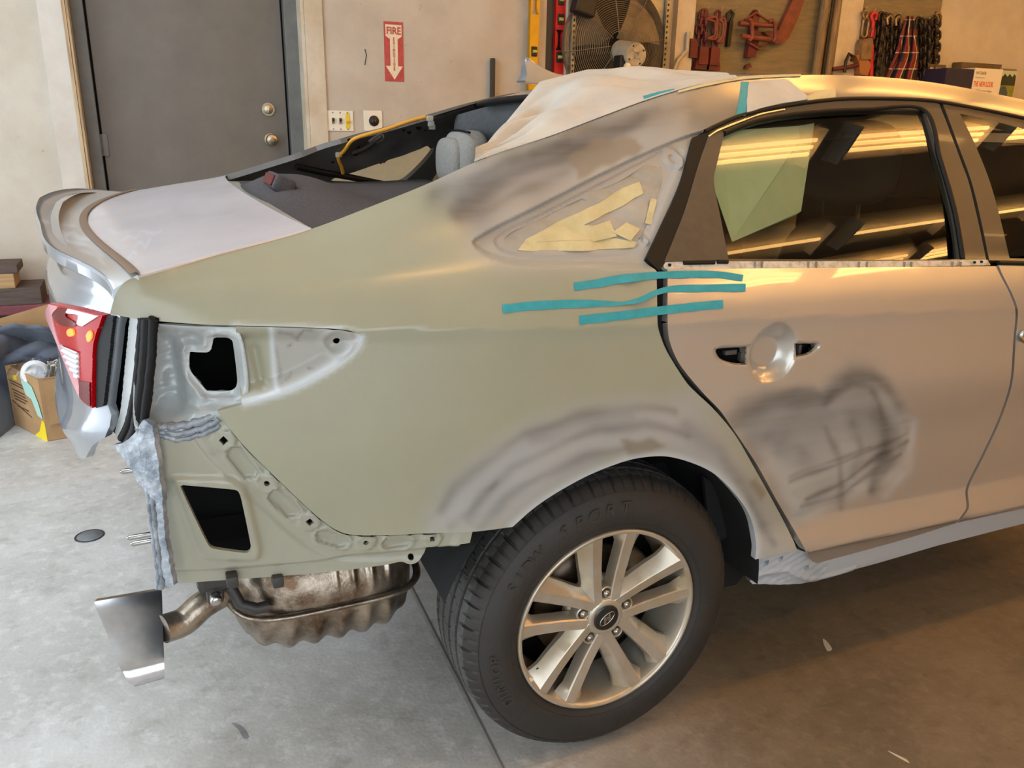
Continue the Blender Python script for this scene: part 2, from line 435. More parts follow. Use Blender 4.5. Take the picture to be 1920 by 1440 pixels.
# ------------------------------------------------------------------ materials
def body_mat(name, base, prime, rough, prough, metal=0.0, coat=0.0, base2=None, orange=0.0):
    M = mat(name, base, rough, metal, coat=coat, c2=base2, nscale=3.0)
    nt = M.node_tree; b = nt.nodes['Principled BSDF']; L = nt.links
    def attr(n):
        a = nt.nodes.new('ShaderNodeAttribute'); a.attribute_name = n; return a.outputs['Fac']
    tc = nt.nodes.new('ShaderNodeTexCoord')
    nz = nt.nodes.new('ShaderNodeTexNoise'); nz.inputs['Scale'].default_value = 14; nz.inputs['Detail'].default_value = 6
    mp = nt.nodes.new('ShaderNodeMapping'); mp.inputs['Rotation'].default_value = (0, 0.35, 0); mp.inputs['Scale'].default_value = (0.22, 1, 2.6)
    L.new(tc.outputs['Object'], mp.inputs[0]); L.new(mp.outputs[0], nz.inputs['Vector'])
    def mixc(fac, a, bcol):
        mx = nt.nodes.new('ShaderNodeMix'); mx.data_type = 'RGBA'
        L.new(fac, mx.inputs[0])
        if hasattr(a, 'links'): L.new(a, mx.inputs[6])
        else: mx.inputs[6].default_value = (*lin(a), 1)
        mx.inputs[7].default_value = (*lin(bcol), 1); return mx.outputs[2]
    src = b.inputs['Base Color'].links[0].from_socket if b.inputs['Base Color'].links else base
    c = mixc(attr('painted'), src, (132, 124, 112)); c = mixc(attr('prime'), c, prime)  # roof rail is door paint, darkened here to tone down its lamp glare
    mul = nt.nodes.new('ShaderNodeMath'); mul.operation = 'MULTIPLY_ADD'; L.new(nz.outputs['Fac'], mul.inputs[0]); mul.inputs[1].default_value = 0.8; mul.inputs[2].default_value = 0.45
    mu2 = nt.nodes.new('ShaderNodeMath'); mu2.operation = 'MULTIPLY'; mu2.use_clamp = True; L.new(attr('dark'), mu2.inputs[0]); L.new(mul.outputs[0], mu2.inputs[1])
    c = mixc(mu2.outputs[0], c, (62, 54, 50))
    c = mixc(attr('bare'), c, (124, 112, 94))
    c = mixc(attr('pale'), c, (205, 212, 218))
    L.new(c, b.inputs['Base Color'])
    ad = nt.nodes.new('ShaderNodeMath'); ad.operation = 'MAXIMUM'; L.new(attr('prime'), ad.inputs[0]); L.new(mu2.outputs[0], ad.inputs[1])
    mr = nt.nodes.new('ShaderNodeMapRange'); L.new(ad.outputs[0], mr.inputs[0]); mr.inputs[3].default_value = rough; mr.inputs[4].default_value = prough
    L.new(mr.outputs[0], b.inputs['Roughness'])
    if not metal:
        mt_ = nt.nodes.new('ShaderNodeMath'); mt_.operation = 'MULTIPLY'; L.new(attr('painted'), mt_.inputs[0]); mt_.inputs[1].default_value = 0.15; L.new(mt_.outputs[0], b.inputs['Metallic'])
    if coat:
        cr = nt.nodes.new('ShaderNodeMapRange'); L.new(ad.outputs[0], cr.inputs[0]); cr.inputs[3].default_value = coat; cr.inputs[4].default_value = 0.0
        L.new(cr.outputs[0], b.inputs['Coat Weight'])
        if not metal: return M
        me_ = nt.nodes.new('ShaderNodeMapRange'); L.new(ad.outputs[0], me_.inputs[0]); me_.inputs[3].default_value = metal; me_.inputs[4].default_value = 0.0
        L.new(me_.outputs[0], b.inputs['Metallic'])
    return M

M_ecoat = body_mat('e_coat_khaki', (149, 148, 126), (158, 156, 151), 0.28, 0.42, base2=(154, 153, 131), coat=0.3)
M_ecoat.node_tree.nodes['Principled BSDF'].inputs['Coat Roughness'].default_value = 0.16
M_door = body_mat('door_pearl_silver', (186, 180, 170), (166, 162, 154), 0.30, 0.55, metal=0.52, coat=0.9)
M_silver = body_mat('pearl_silver_paint', (148, 153, 160), (176, 172, 164), 0.30, 0.5, metal=0.55, coat=0.8)
M_deck = body_mat('dusty_daylit_deck_paint', (198, 195, 199), (176, 172, 164), 0.36, 0.5, metal=0.2, coat=0.25, base2=(184, 181, 187))  # dusty silver, paler still: daylight on the deck is put into the colour
M_galv = mat('grey_sealer_metal', (184, 188, 187), 0.30, 0.08, c2=(166, 171, 171), nscale=14, bump=0.05, bscale=25)
M_scrape = mat('scraped_seam_sealer', (166, 172, 178), 0.42, 0.25, c2=(104, 112, 122), nscale=24, bump=0.5, bscale=60)
M_black = mat('black_rubber', (12, 12, 13), 0.55, spec=0.3)
M_void = mat('dark_underbody', (13, 13, 13), 0.9, spec=0.1)
M_liner = mat('dark_arch_liner', (17, 17, 16), 0.9, c2=(24, 23, 22), nscale=20)
M_frame = mat('warm_toned_window_frame', (74, 66, 58), 0.42, 0.2, coat=0.15)  # dark grey frame; brown cast of the warm light put into the colour
M_appl = mat('matte_dark_pillar_panel', (70, 61, 52), 0.45, c2=(78, 68, 58), nscale=50)
M_chrome = mat('chrome', (215, 212, 205), 0.12, 1.0)
M_inner = mat('dark_grey_inner_metal', (92, 88, 82), 0.45, 0.15, c2=(80, 77, 72), nscale=12)
M_carpet = mat('charcoal_shelf_carpet', (92, 89, 90), 0.95, c2=(72, 70, 72), nscale=220, bump=0.4, bscale=500, spec=0.1)
M_head = mat('grey_headliner', (84, 86, 88), 0.9, c2=(76, 78, 81), nscale=80, spec=0.15)
M_fabric_d = mat('dark_seat_fabric', (36, 35, 34), 0.9, c2=(28, 27, 27), nscale=120, spec=0.15)
M_fabric_l = mat('grey_seat_fabric', (150, 148, 142), 0.85, c2=(136, 134, 128), nscale=120, spec=0.2)
M_glass = glass_mat('tinted_window_glass', (0.62, 0.67, 0.55)); M_glass_d = glass_mat('dark_far_glass', (0.28, 0.28, 0.23))
M_tyre = mat('tyre_rubber', (38, 35, 32), 0.62, c2=(46, 42, 38), nscale=9, bump=0.08, bscale=160)
M_tread = mat('daylit_tread_rubber', (78, 76, 73), 0.6, c2=(64, 62, 60), nscale=12)  # lighter than the sidewall: daylight on the tread put into the colour
M_rim = mat('silver_alloy', (200, 194, 182), 0.32, 0.6, c2=(182, 164, 134), nscale=7)
M_disc = mat('brake_disc_steel', (96, 84, 68), 0.4, 0.7, c2=(70, 56, 44), nscale=20)
M_bolt = mat('bright_bolt_steel', (176, 174, 170), 0.25, 1.0)
M_steel_h = mat('heat_stained_steel', (172, 160, 144), 0.30, 0.88, c2=(92, 70, 52), nscale=9, bump=0.10, bscale=120, contrast=(0.42, 0.64))
M_tip = mat('polished_exhaust_tip', (226, 228, 232), 0.2, 1.0, c2=(186, 188, 196), nscale=9)
M_hanger = mat('dark_hanger_rubber', (58, 56, 54), 0.5, 0.2)
M_red = mat('red_lamp_lens', (168, 6, 14), 0.25, coat=0.12, spec=0.3)
M_redd = mat('deep_red_lens', (98, 5, 10), 0.25, coat=0.12, spec=0.3)
M_pink = mat('pale_red_lens_rim', (214, 150, 156), 0.2, coat=0.3)
M_white = mat('clear_white_lens', (212, 206, 210), 0.25, coat=0.3)
M_amber = mat('amber_bulb_glow', (240, 120, 30), 0.3, emit=(1.0, 0.20, 0.02), estr=1.6)
M_teal = mat('teal_masking_tape', (44, 152, 163), 0.6, c2=(40, 142, 153), nscale=60, bump=0.1, bscale=200)
M_yel = mat('cream_masking_tape', (206, 192, 146), 0.7, c2=(190, 176, 130), nscale=20, bump=0.15, bscale=120)
M_paper = mat('white_masking_paper', (194, 190, 180), 0.75, c2=(182, 178, 168), nscale=9, bump=0.08, bscale=40)
M_paperg = mat('pale_green_paper', (216, 226, 206), 0.7, c2=(206, 218, 196), nscale=14)

# ------------------------------------------------------------------ room shell
WY = 3.3                                   # face of the back wall
WX0, WX1, WYF, CZ = -3.4, 7.0, -3.4, 3.3
M_floor = mat('stained_concrete', (200, 197, 192), 0.62, c2=(172, 168, 161), nscale=2.2, bump=0.10, bscale=90, spec=0.35)
def floor_detail(M):
    nt = M.node_tree; b = nt.nodes['Principled BSDF']; L = nt.links
    src = b.inputs['Base Color'].links[0].from_socket
    tc = nt.nodes.new('ShaderNodeTexCoord')
    col = src
    for sc, lo, hi, c, amt, st in ((26, 0.50, 0.68, (222, 220, 216), 0.5, (1, 1, 1)), (5.5, 0.56, 0.70, (118, 112, 106), 0.32, (1, 1, 1)), (15, 0.54, 0.66, (126, 120, 112), 0.3, (1, 1.4, 1)), (60, 0.66, 0.74, (92, 84, 74), 0.5, (1, 1.6, 1)), (130, 0.68, 0.76, (230, 228, 222), 0.5, (1, 1, 1))):
        mp = nt.nodes.new('ShaderNodeMapping'); mp.inputs['Scale'].default_value = st; L.new(tc.outputs['Object'], mp.inputs[0])
        n = nt.nodes.new('ShaderNodeTexNoise'); n.inputs['Scale'].default_value = sc; n.inputs['Detail'].default_value = 8; n.inputs['Roughness'].default_value = 0.7
        L.new(mp.outputs[0], n.inputs['Vector'])
        r = nt.nodes.new('ShaderNodeMapRange'); r.inputs[1].default_value = lo; r.inputs[2].default_value = hi; r.inputs[4].default_value = amt
        L.new(n.outputs['Fac'], r.inputs[0])
        mx = nt.nodes.new('ShaderNodeMix'); mx.data_type = 'RGBA'; L.new(r.outputs[0], mx.inputs[0]); L.new(col, mx.inputs[6]); mx.inputs[7].default_value = (*lin(c), 1)
        col = mx.outputs[2]
    # right slab browner; dimmer light also put into the tone, faded toward bay door
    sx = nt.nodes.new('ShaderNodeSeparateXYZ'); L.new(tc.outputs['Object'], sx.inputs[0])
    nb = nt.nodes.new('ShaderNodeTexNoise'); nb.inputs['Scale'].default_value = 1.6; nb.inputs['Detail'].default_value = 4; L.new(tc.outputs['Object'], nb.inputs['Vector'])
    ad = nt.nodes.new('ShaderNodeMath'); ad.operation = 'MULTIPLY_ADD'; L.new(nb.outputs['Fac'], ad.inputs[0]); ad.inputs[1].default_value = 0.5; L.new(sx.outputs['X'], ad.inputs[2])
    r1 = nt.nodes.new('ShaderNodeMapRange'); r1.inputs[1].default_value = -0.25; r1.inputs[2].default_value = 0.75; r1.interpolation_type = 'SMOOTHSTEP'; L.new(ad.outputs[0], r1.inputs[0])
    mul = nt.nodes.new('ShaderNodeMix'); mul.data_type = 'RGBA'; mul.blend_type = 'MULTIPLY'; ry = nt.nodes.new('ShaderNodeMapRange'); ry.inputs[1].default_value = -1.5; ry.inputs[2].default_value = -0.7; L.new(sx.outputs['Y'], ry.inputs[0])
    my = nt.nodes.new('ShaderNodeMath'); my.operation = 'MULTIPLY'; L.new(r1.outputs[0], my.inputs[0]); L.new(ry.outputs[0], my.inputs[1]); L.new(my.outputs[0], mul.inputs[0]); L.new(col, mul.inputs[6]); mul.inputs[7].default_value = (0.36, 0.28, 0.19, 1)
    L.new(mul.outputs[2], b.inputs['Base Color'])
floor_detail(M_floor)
M_wall = mat('dusty_white_wall', (198, 190, 176), 0.8, c2=(184, 174, 158), nscale=3.5, bump=0.06, bscale=70, spec=0.25)
def wall_specks(M):
    nt = M.node_tree; b = nt.nodes['Principled BSDF']; L = nt.links
    col = b.inputs['Base Color'].links[0].from_socket; tc = nt.nodes.new('ShaderNodeTexCoord')
    n = nt.nodes.new('ShaderNodeTexNoise'); n.inputs['Scale'].default_value = 34; n.inputs['Detail'].default_value = 5; L.new(tc.outputs['Object'], n.inputs['Vector'])
    r = nt.nodes.new('ShaderNodeMapRange'); r.inputs[1].default_value = 0.70; r.inputs[2].default_value = 0.76; r.inputs[4].default_value = 0.55; L.new(n.outputs['Fac'], r.inputs[0])
    mx = nt.nodes.new('ShaderNodeMix'); mx.data_type = 'RGBA'; L.new(r.outputs[0], mx.inputs[0]); L.new(col, mx.inputs[6]); mx.inputs[7].default_value = (*lin((128, 112, 96)), 1)
    L.new(mx.outputs[2], b.inputs['Base Color'])
wall_specks(M_wall)
M_wall2 = mat('plain_shop_wall', (196, 186, 168), 0.85)
M_ceil = mat('shop_ceiling', (200, 194, 182), 0.9)
M_doorp = mat('grey_door_paint', (112, 106, 97), 0.42, c2=(105, 99, 91), nscale=6, bump=0.12, bscale=300, spec=0.4)
M_dframe = mat('grey_frame_paint', (112, 112, 108), 0.45, c2=(98, 98, 94), nscale=10)
M_wood = mat('raw_plywood_edge', (196, 172, 136), 0.7, c2=(150, 118, 84), nscale=9, stretch=(14, 1, 0.4))
M_trimw = mat('cream_trim', (208, 198, 178), 0.7, c2=(190, 174, 148), nscale=6)
M_dark_gap = mat('door_gap', (16, 15, 14), 0.9)

def struct(name, mb, m_, parent=None):
    o = mb.build(name, m_, parent); o['kind'] = 'structure'; return o
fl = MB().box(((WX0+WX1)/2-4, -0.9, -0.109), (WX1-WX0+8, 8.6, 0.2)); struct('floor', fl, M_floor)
cl_ = MB()      # ceiling with an opening added for the fill light over the car's rear
for xa, xb, ya, yb in ((WX0, -2.7, -3.6, 3.4), (-1.1, WX1, -3.6, 3.4), (-2.7, -1.1, -3.6, -0.35), (-2.7, -1.1, 2.35, 3.4)): cl_.box(((xa+xb)/2, (ya+yb)/2, CZ+0.1), (xb-xa, yb-ya, 0.2))
struct('ceiling', cl_, M_ceil)
struct('added_roof_pane', MB().box((-1.9, 1.0, CZ+0.19), (1.6, 2.7, 0.012)), glass_mat('added_pane_glass', (0.9, 0.94, 0.98)))  # unseen pane added over the fill light's opening
# back wall with the recessed door opening
DX0, DX1, DZ0, DZ1 = -1.058, -0.0, 0.22, 2.42
wl = MB()
def wbox(mb, x0, x1, z0, z1, y0=WY, y1=WY+0.3): mb.box(((x0+x1)/2, (y0+y1)/2, (z0+z1)/2), (x1-x0, y1-y0, z1-z0))
wbox(wl, WX0, DX0, -0.009, CZ); wbox(wl, DX1, WX1, -0.009, CZ); wbox(wl, DX0, DX1, DZ1, CZ); wbox(wl, DX0, DX1, -0.009, DZ0)
struct('wall_back', wl, M_wall)
fw = MB()      # front wall with the open bay door behind the camera
fw.box((3.65, WYF-0.1, CZ/2), (6.7, 0.2, CZ+0.02)); fw.box((-3.3, WYF-0.1, CZ/2), (0.2, 0.2, CZ+0.02)); fw.box((-1.45, WYF-0.1, 3.03), (3.5, 0.2, 0.56))
struct('wall_front', fw, M_wall2)
struct('wall_right', MB().box((WX1+0.1, -0.85, CZ/2), (0.2, 8.5, CZ+0.02)), M_wall2)
lw = MB()   # left wall: one wide bay-door opening
lw.box((WX0-0.1, 2.80, CZ/2), (0.2, 1.0, CZ+0.02)); lw.box((WX0-0.1, -2.3, CZ/2), (0.2, 2.2, CZ+0.02)); lw.box((WX0-0.1, 0.6, 3.1), (0.2, 3.6, 0.42))
struct('wall_left', lw, M_wall2)
# door
D = 0.16
dr = empty('door_1', (-0.53, WY+D, DZ0)); dr['kind'] = 'structure'
fr = MB()
fr.box((DX0+0.028, WY+D-0.01, (DZ0+DZ1)/2), (0.056, 0.10, DZ1-DZ0), bev=0.003); fr.box((DX1-0.036, WY+D-0.01, (DZ0+DZ1)/2), (0.072, 0.10, DZ1-DZ0), bev=0.003)
fr.box(((DX0+DX1)/2, WY+D-0.01, DZ1-0.03), (DX1-DX0, 0.10, 0.06), bev=0.003)
fo = fr.build('door_frame', M_dframe, dr)
gp = MB().box((DX0+0.06, WY+D+0.02, (DZ0+DZ1)/2), (0.012, 0.03, DZ1-DZ0-0.1)).box((DX1-0.076, WY+D+0.02, (DZ0+DZ1)/2), (0.012, 0.03, DZ1-DZ0-0.1))
gp.build('gap_seal', M_dark_gap, dr)
MB().box(((DX0+DX1)/2-0.008, WY+D+0.012, (DZ0+DZ1)/2), (DX1-DX0-0.148, 0.045, DZ1-DZ0-0.01), bev=0.002).build('door_leaf', M_doorp, dr)
M_nick = mat('brushed_nickel', (192, 178, 154), 0.28, 1.0)
def knob(px, nm, lbl, thumb):
    x, z = wallp(*px, WY+D-0.02); y = WY+D-0.012
    b = MB().lathe([(0.0, -0.006), (0.034, -0.006), (0.036, 0.0), (0.036, 0.01)], (x, y, z), n=40)
    if thumb: b.lathe([(0.0, -0.022), (0.021, -0.02), (0.024, -0.012), (0.024, 0)], (x, y, z), n=32); b.box((x, y-0.03, z), (0.009, 0.016, 0.034), bev=0.003)
    else: b.lathe([(0.0, -0.058), (0.012, -0.06), (0.026, -0.055), (0.03, -0.04), (0.024, -0.025), (0.013, -0.014), (0.013, 0)], (x, y, z), n=36); b.lathe([(0, -0.062), (0.006, -0.062), (0.007, -0.058)], (x, y, z), n=20)
    autosmooth(b.build(nm, M_nick, dr), 40)['label'] = lbl
knob((503, 205), 'deadbolt', 'round nickel deadbolt with thumb turn', True)
knob((508, 262), 'door_knob', 'round nickel door knob', False)
hx, hz = wallp(187, 272, WY+D-0.03)
hb = MB(); 
for k in range(3): hb.tube([(hx+0.004, WY+D-0.035, hz-0.052+k*0.035), (hx+0.004, WY+D-0.035, hz-0.02+k*0.035)], 0.009, 12)
hb.box((hx+0.02, WY+D-0.018, hz), (0.034, 0.012, 0.105)); autosmooth(hb.build('hinge', M_dframe, dr), 40)
# trims around the door
tl = MB().box((-1.078, WY-0.012, 1.6), (0.014, 0.05, 3.0)).box((-1.064, WY-0.010, 1.6), (0.010, 0.046, 3.0)); struct('trim_1', tl, M_wood)
struct('trim_2', MB().box((-1.135, WY-0.010, 1.6), (0.10, 0.024, 3.0), bev=0.003), mat('pale_board_trim', (204, 198, 188), 0.75, c2=(192, 182, 168), nscale=5))
struct('trim_3', MB().box((0.0015, WY+0.055, (DZ0+DZ1)/2), (0.016, 0.13, DZ1-DZ0)), M_trimw)
struct('trim_4', MB().box((0.058, WY-0.006, 1.6), (0.094, 0.014, 3.0), bev=0.002), M_trimw)
# fluorescent fixtures, each three warm tubes
M_tube = mat('lit_fluorescent_tube', (255, 226, 170), 0.5, emit=(1.0, 0.55, 0.17), estr=16)
M_tube2 = mat('lit_wall_row_tube', (255, 226, 170), 0.5, emit=(1.0, 0.54, 0.15), estr=23)  # wall row set stronger than the other tubes to brighten the back wall
M_fix = mat('white_fixture', (222, 214, 198), 0.5)
def fixture(x, y, z=3.08, L=1.2, tube=None, lamps=(-0.055, 0, 0.055)):
    t = empty('ceiling_light', (x, y, z+0.16), 'lit fluorescent strip light hanging under the shop ceiling', 'light', 'fluorescent ceiling lights')
    MB().box((x, y, z+0.10), (L+0.04, 0.32, 0.05), bev=0.01).build('housing', M_fix, t)
    MB().box((x-L/2, y, z+0.035), (0.02, 0.3, 0.11)).box((x+L/2, y, z+0.035), (0.02, 0.3, 0.11)).build_each('end_cap', M_fix, t)
    MB().tube([(x-0.4, y, z+0.12), (x-0.4, y, CZ)], 0.006, 6).tube([(x+0.4, y, z+0.12), (x+0.4, y, CZ)], 0.006, 6).build_each('hanger_rod', M_fix, t)
    for dy in lamps: MB().tube([(x-L/2+0.01, y+dy, z+0.03), (x+L/2-0.01, y+dy, z+0.03)], 0.016, 10).build('tube', tube or M_tube, t)
LIGHTS = []
for y, xs in ((-0.52, (0.40, 1.80, 3.24, 4.66)), (-1.45, (2.58, 3.90, 5.15)), (-1.95, (2.70, 3.95, 5.20)), (1.45, (1.9, 3.3, 4.7, 6.1))):
    for x in xs: LIGHTS.append((x, y))
for x, y in LIGHTS: fixture(x, y, L=1.06 if y < -1 else 1.2, tube=M_tube2 if y > 1 else M_tube, lamps=(0.0,) if y == -1.45 else (-0.055, 0, 0.055))

# ------------------------------------------------------------------ the car
car = empty('car', (0.5, CARW/2, -0.009), 'silver sedan in body repair, khaki primed rear quarter, bumper and rear glass removed', 'car')
def pz(pts): return np.array([p[:2] for p in pts], float)
def z2(pts, s, x0, y0): return [(x0+p[0]*s, y0+p[1]*s, *p[2:]) for p in pts]

ARCH = [(1416, 1049, 1), (1418, 1021), (1408, 973), (1384, 933), (1344, 892), (1303, 870), (1251, 856), (1203, 858), (1162, 868), (1102, 892), (1042, 925), (1001, 953), (961, 988, 1)]
LOWEDGE = [(888, 997), (802, 1000), (725, 1003.5), (658, 1002.5), (627, 992), (592, 966), (530, 908), (452, 830), (408, 771, 1)]
POCKET_R = [(458, 757.5), (542, 733), (600, 705), (645, 676), (672, 650), (679, 633), (665, 623), (633, 617), (542, 612.5), (439, 610), (375, 608), (267, 600, 1)]
REARED = [(206, 589, 1), (214, 560), (223, 541), (240, 525), (262, 519, 1)]
FRONTED = [(1318, 252, 1), (1306, 278), (1287, 335), (1258, 405), (1230, 465), (1219, 492), (1231, 508, 1), (1232, 560), (1233, 605), (1236, 622), (1247, 652), (1264, 682), (1287, 717), (1302, 733),
           (1339, 768), (1378, 815), (1416, 880), (1455, 950), (1487, 1012), (1495, 1033, 1)]
DRIP = [(1920, 221), (1840, 204), (1749, 189), (1657, 184), (1566, 185.5), (1457, 200), (1384, 218), (1340, 238)]
top_uv = np.array([(x, ditch(np.array([x]))[1][0]) for x in np.linspace(-0.847, 2.1, 120)])
drip_uv = side_uv(smooth_poly(DRIP, False)); rest = smooth_poly(FRONTED+ARCH+LOWEDGE+POCKET_R+REARED, False)
rest_uv = side_uv(rest)
Q_OUT = np.concatenate([top_uv, [[2.1, 1.29]], drip_uv, rest_uv[:-1]])
# quarter-window recess and its opening
REC = [(884, 452), (900, 439), (932, 421), (1023, 376), (1110, 331), (1196, 290), (1280, 254), (1330, 238, 1), (1330, 300), (1250, 480), (1232, 507, 1), (1127, 505), (1005, 502), (953, 496), (915, 483), (893, 469)]
QWIN = [(948, 453), (953, 444), (967, 434), (1005, 418), (1075, 382), (1096, 373), (1103, 376), (1110, 364), (1162, 342), (1205, 316), (1217, 309), (1227, 311), (1235, 318), (1243, 313), (1247, 332), (1241, 359), (1224, 408), (1207, 443), (1193, 457), (1179, 466), (1127, 470), (1040, 470), (988, 470), (967, 470), (953, 464)]
rec_uv = side_uv(smooth_poly(REC)); qwin_uv = side_uv(smooth_poly(QWIN), 0.012)
REC2 = [(930, 452), (950, 432), (1010, 404), (1100, 358), (1200, 306), (1262, 275), (1290, 285), (1262, 360), (1225, 450), (1200, 478), (1127, 487), (1000, 487), (945, 474)]
rec2_uv = side_uv(smooth_poly(REC2))
BOSS = side_uv([(1270, 298)])[0]; SCREW = side_uv([(1214, 452)])[0]
CREASE2 = side_uv(smooth_poly([(1340, 246), (1290, 262), (1196, 303), (1100, 350), (1000, 402), (930, 440)], False))
def q_relief(u, v):
    Q = np.stack([u, v], 1); near = (u > -0.42) & (u < 0.4) & (v > 1.0)
    r = np.zeros(len(u))
    if near.any():
        q = Q[near]
        a = 0.015*sst(0.0, 0.011, sdf(q, rec_uv)) + 0.006*sst(0.0, 0.008, sdf(q, rec2_uv))
        d = np.hypot(*(q-BOSS).T); a = a - 0.006*sst(0.024, 0.018, d)*sst(0.004, 0.010, d)
        d = np.hypot(*(q-SCREW).T); a = a - 0.004*sst(0.013, 0.008, d)+0.006*sst(0.005, 0.002, d)
        r[near] = a
    return r
# --- wear on the quarter panel: primer zones, graphite smudges, bare patches
PR_C = pz([(800, 330), (838, 372), (868, 420), (884, 470), (940, 500), (1060, 503), (1236, 508), (1340, 245), (1440, 190), (1450, 100), (1180, 190), (1000, 262), (880, 300)])
PR_A = pz([(800, 1001), (806, 960), (840, 905), (905, 850), (985, 800), (1080, 765), (1180, 748), (1260, 752), (1300, 770), (1400, 900), (1500, 1040), (1400, 1070), (1400, 950), (1250, 850), (1150, 860), (960, 990), (880, 1000)])
PR_P = pz([(440, 612), (679, 633), (640, 690), (460, 757)])
STROKES = [([(812, 362), (850, 352), (905, 325), (985, 290), (1060, 262)], 13, .75), ([(858, 400), (880, 385), (940, 345), (1020, 305), (1110, 268), (1200, 222)], 16, .8), ([(862, 408), (905, 398), (960, 370), (1040, 330), (1080, 310)], 10, .45),
           ([(870, 375), (930, 335), (1000, 300)], 18, .5), ([(1000, 288), (1100, 245), (1230, 205)], 12, .5), ([(1080, 290), (1180, 240), (1290, 195)], 12, .35), ([(1110, 250), (1200, 215), (1290, 186)], 22, .35), ([(1296, 185), (1306, 205), (1300, 225)], 12, .3), ([(820, 375), (880, 345), (960, 305)], 26, .35), ([(880, 420), (960, 375), (1060, 325)], 26, .3), ([(1060, 300), (1160, 250), (1280, 215)], 30, .25), ([(890, 350), (1000, 315), (1090, 290)], 8, .4), ([(960, 310), (1060, 272), (1150, 240)], 7, .35),
           ([(830, 958), (850, 915), (905, 868), (985, 815), (1085, 780), (1190, 764), (1265, 772)], 9, .55), ([(880, 975), (905, 930), (960, 880), (1040, 835), (1120, 805), (1210, 795), (1290, 815)], 9, .5),
           ([(900, 985), (950, 935), (1020, 890), (1100, 858), (1180, 838)], 9, .45), ([(1000, 820), (1100, 790), (1180, 782)], 14, .3), ([(1290, 800), (1350, 850), (1400, 920), (1430, 980)], 14, .35), ([(1385, 905), (1415, 960), (1450, 1020)], 8, .4), ([(845, 990), (880, 960), (930, 905)], 7, .4)]
BARE = [pz([(1066, 295), (1110, 262), (1195, 258), (1203, 275), (1190, 290), (1130, 312), (1086, 338)]), pz([(1044, 251), (1105, 228), (1110, 238), (1060, 258)]), pz([(1168, 826), (1215, 824), (1250, 832), (1225, 852), (1180, 856), (1168, 842)]), pz([(1408, 905), (1420, 900), (1436, 925), (1430, 938), (1412, 925)])]
def wear(zones, soft): 
    def f(px, P):
        r = np.zeros(len(px))
        for z_ in zones: r = np.maximum(r, sst(-soft, soft, sdf(px, z_)))
        return r
    return f
def strokes(lines):
    def f(px, P):
        r = np.zeros(len(px)); q = px+2.2*np.stack([np.sin(px[:, 1]*.055+px[:, 0]*.021), np.sin(px[:, 0]*.047)], 1)
        for ln, wd, a in lines:
            L = np.asarray(ln, float); d = np.full(len(q), 1e9); s_ = np.zeros(len(q)); acc = np.r_[0, np.cumsum(np.hypot(*np.diff(L, axis=0).T))]
            for i in range(len(L)-1):
                ab = L[i+1]-L[i]; t = np.clip(((q-L[i])@ab)/(ab@ab+1e-12), 0, 1); dd = np.hypot(*(q-L[i]-t[:, None]*ab).T); m_ = dd < d
                d = np.where(m_, dd, d); s_ = np.where(m_, (acc[i]+t*(acc[i+1]-acc[i]))/acc[-1], s_)
            fade = 0.70+0.30*np.sin(s_*7+wd)*np.cos(s_*5+a*20)
            r = 1-(1-r)*(1-a*fade*np.exp(-(d/(wd*(1.15+0.3*np.sin(s_*11))))**2))
        return r
    return f
def pale_q(px, P):
    e = np.minimum(np.abs(segdist(px, smooth_poly(POCKET_R[:6], False))), 1e9)
    return 0.7*np.exp(-(e/6)**2)+0.45*np.exp(-(segdist(px, smooth_poly(ARCH, False))/9)**2)+0.5*np.exp(-(segdist(px, [(440, 613), (640, 618)])/6)**2)
q_att = {'prime': lambda px, P: np.maximum(wear([PR_C, PR_A, pz([(1250, 748), (1302, 735), (1500, 1036), (1415, 1056), (1400, 950), (1300, 866), (1240, 850)])], 36)(px, P)*(1-sst(1250, 1330, px[:, 0])*sst(300, 220, px[:, 1])), 0), 'painted': lambda px, P: sst(1240, 1310, px[:, 0])*sst(330, 240, px[:, 1]), 'dark': strokes(STROKES), 'bare': lambda px, P: 0.75*wear(BARE, 7)(px+3*np.stack([np.sin(px[:, 1]*.16+px[:, 0]*.05), np.sin(px[:, 0]*.13)], 1), P), 'pale': pale_q}  # painted: roof rail mask for the tone darkened against lamp glare
def q_fine(Q):
    px = project(np.stack([Q[:, 0], S(Q[:, 0], Q[:, 1], False), Q[:, 1]], 1)); x, y = px[:, 0], px[:, 1]
    return ((x > 780) & (x < 1350) & (y > 170) & (y < 525)) | ((x > 790) & (x < 1510) & (y > 735) & (np.hypot(Q[:, 0], Q[:, 1]-0.325) < 0.62))
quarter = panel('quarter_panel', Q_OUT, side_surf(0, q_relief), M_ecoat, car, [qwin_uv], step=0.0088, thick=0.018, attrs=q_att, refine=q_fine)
quarter['label'] = 'khaki primed quarter panel with sanded grey patches'

# --- lamp recess and lamp pocket
def poly_uv(pts, d=0.0, smooth=True): return side_uv(smooth_poly(pts) if smooth else pz(pts), d)
REC_L = [(440, 608, 1), (542, 611), (633, 615), (668, 622), (684, 633), (675, 652), (648, 679), (602, 708), (542, 737), (452, 762, 1)]
reL_uv = poly_uv(REC_L, 0.016)
rim_uv = side_uv(smooth_poly(POCKET_R[:-2], False))
slot_uv = side_uv([(478, 655), (492, 720)], 0.016); hole_uv = side_uv([(630, 638)], 0.016)[0]
HC = [hole_uv+0.0055*np.array([math.cos(a), math.sin(a)]) for a in np.linspace(0, 2*PI, 14, endpoint=False)]
def recl_relief(u, v):
    q = np.stack([u, v], 1); d = segdist(q, rim_uv)
    return -0.014*sst(0.030, 0.004, d)+0.005*np.exp(-(segdist(q, slot_uv)/0.008)**2)-0.004*np.exp(-((np.hypot(*(q-hole_uv).T)-0.022)/0.006)**2)
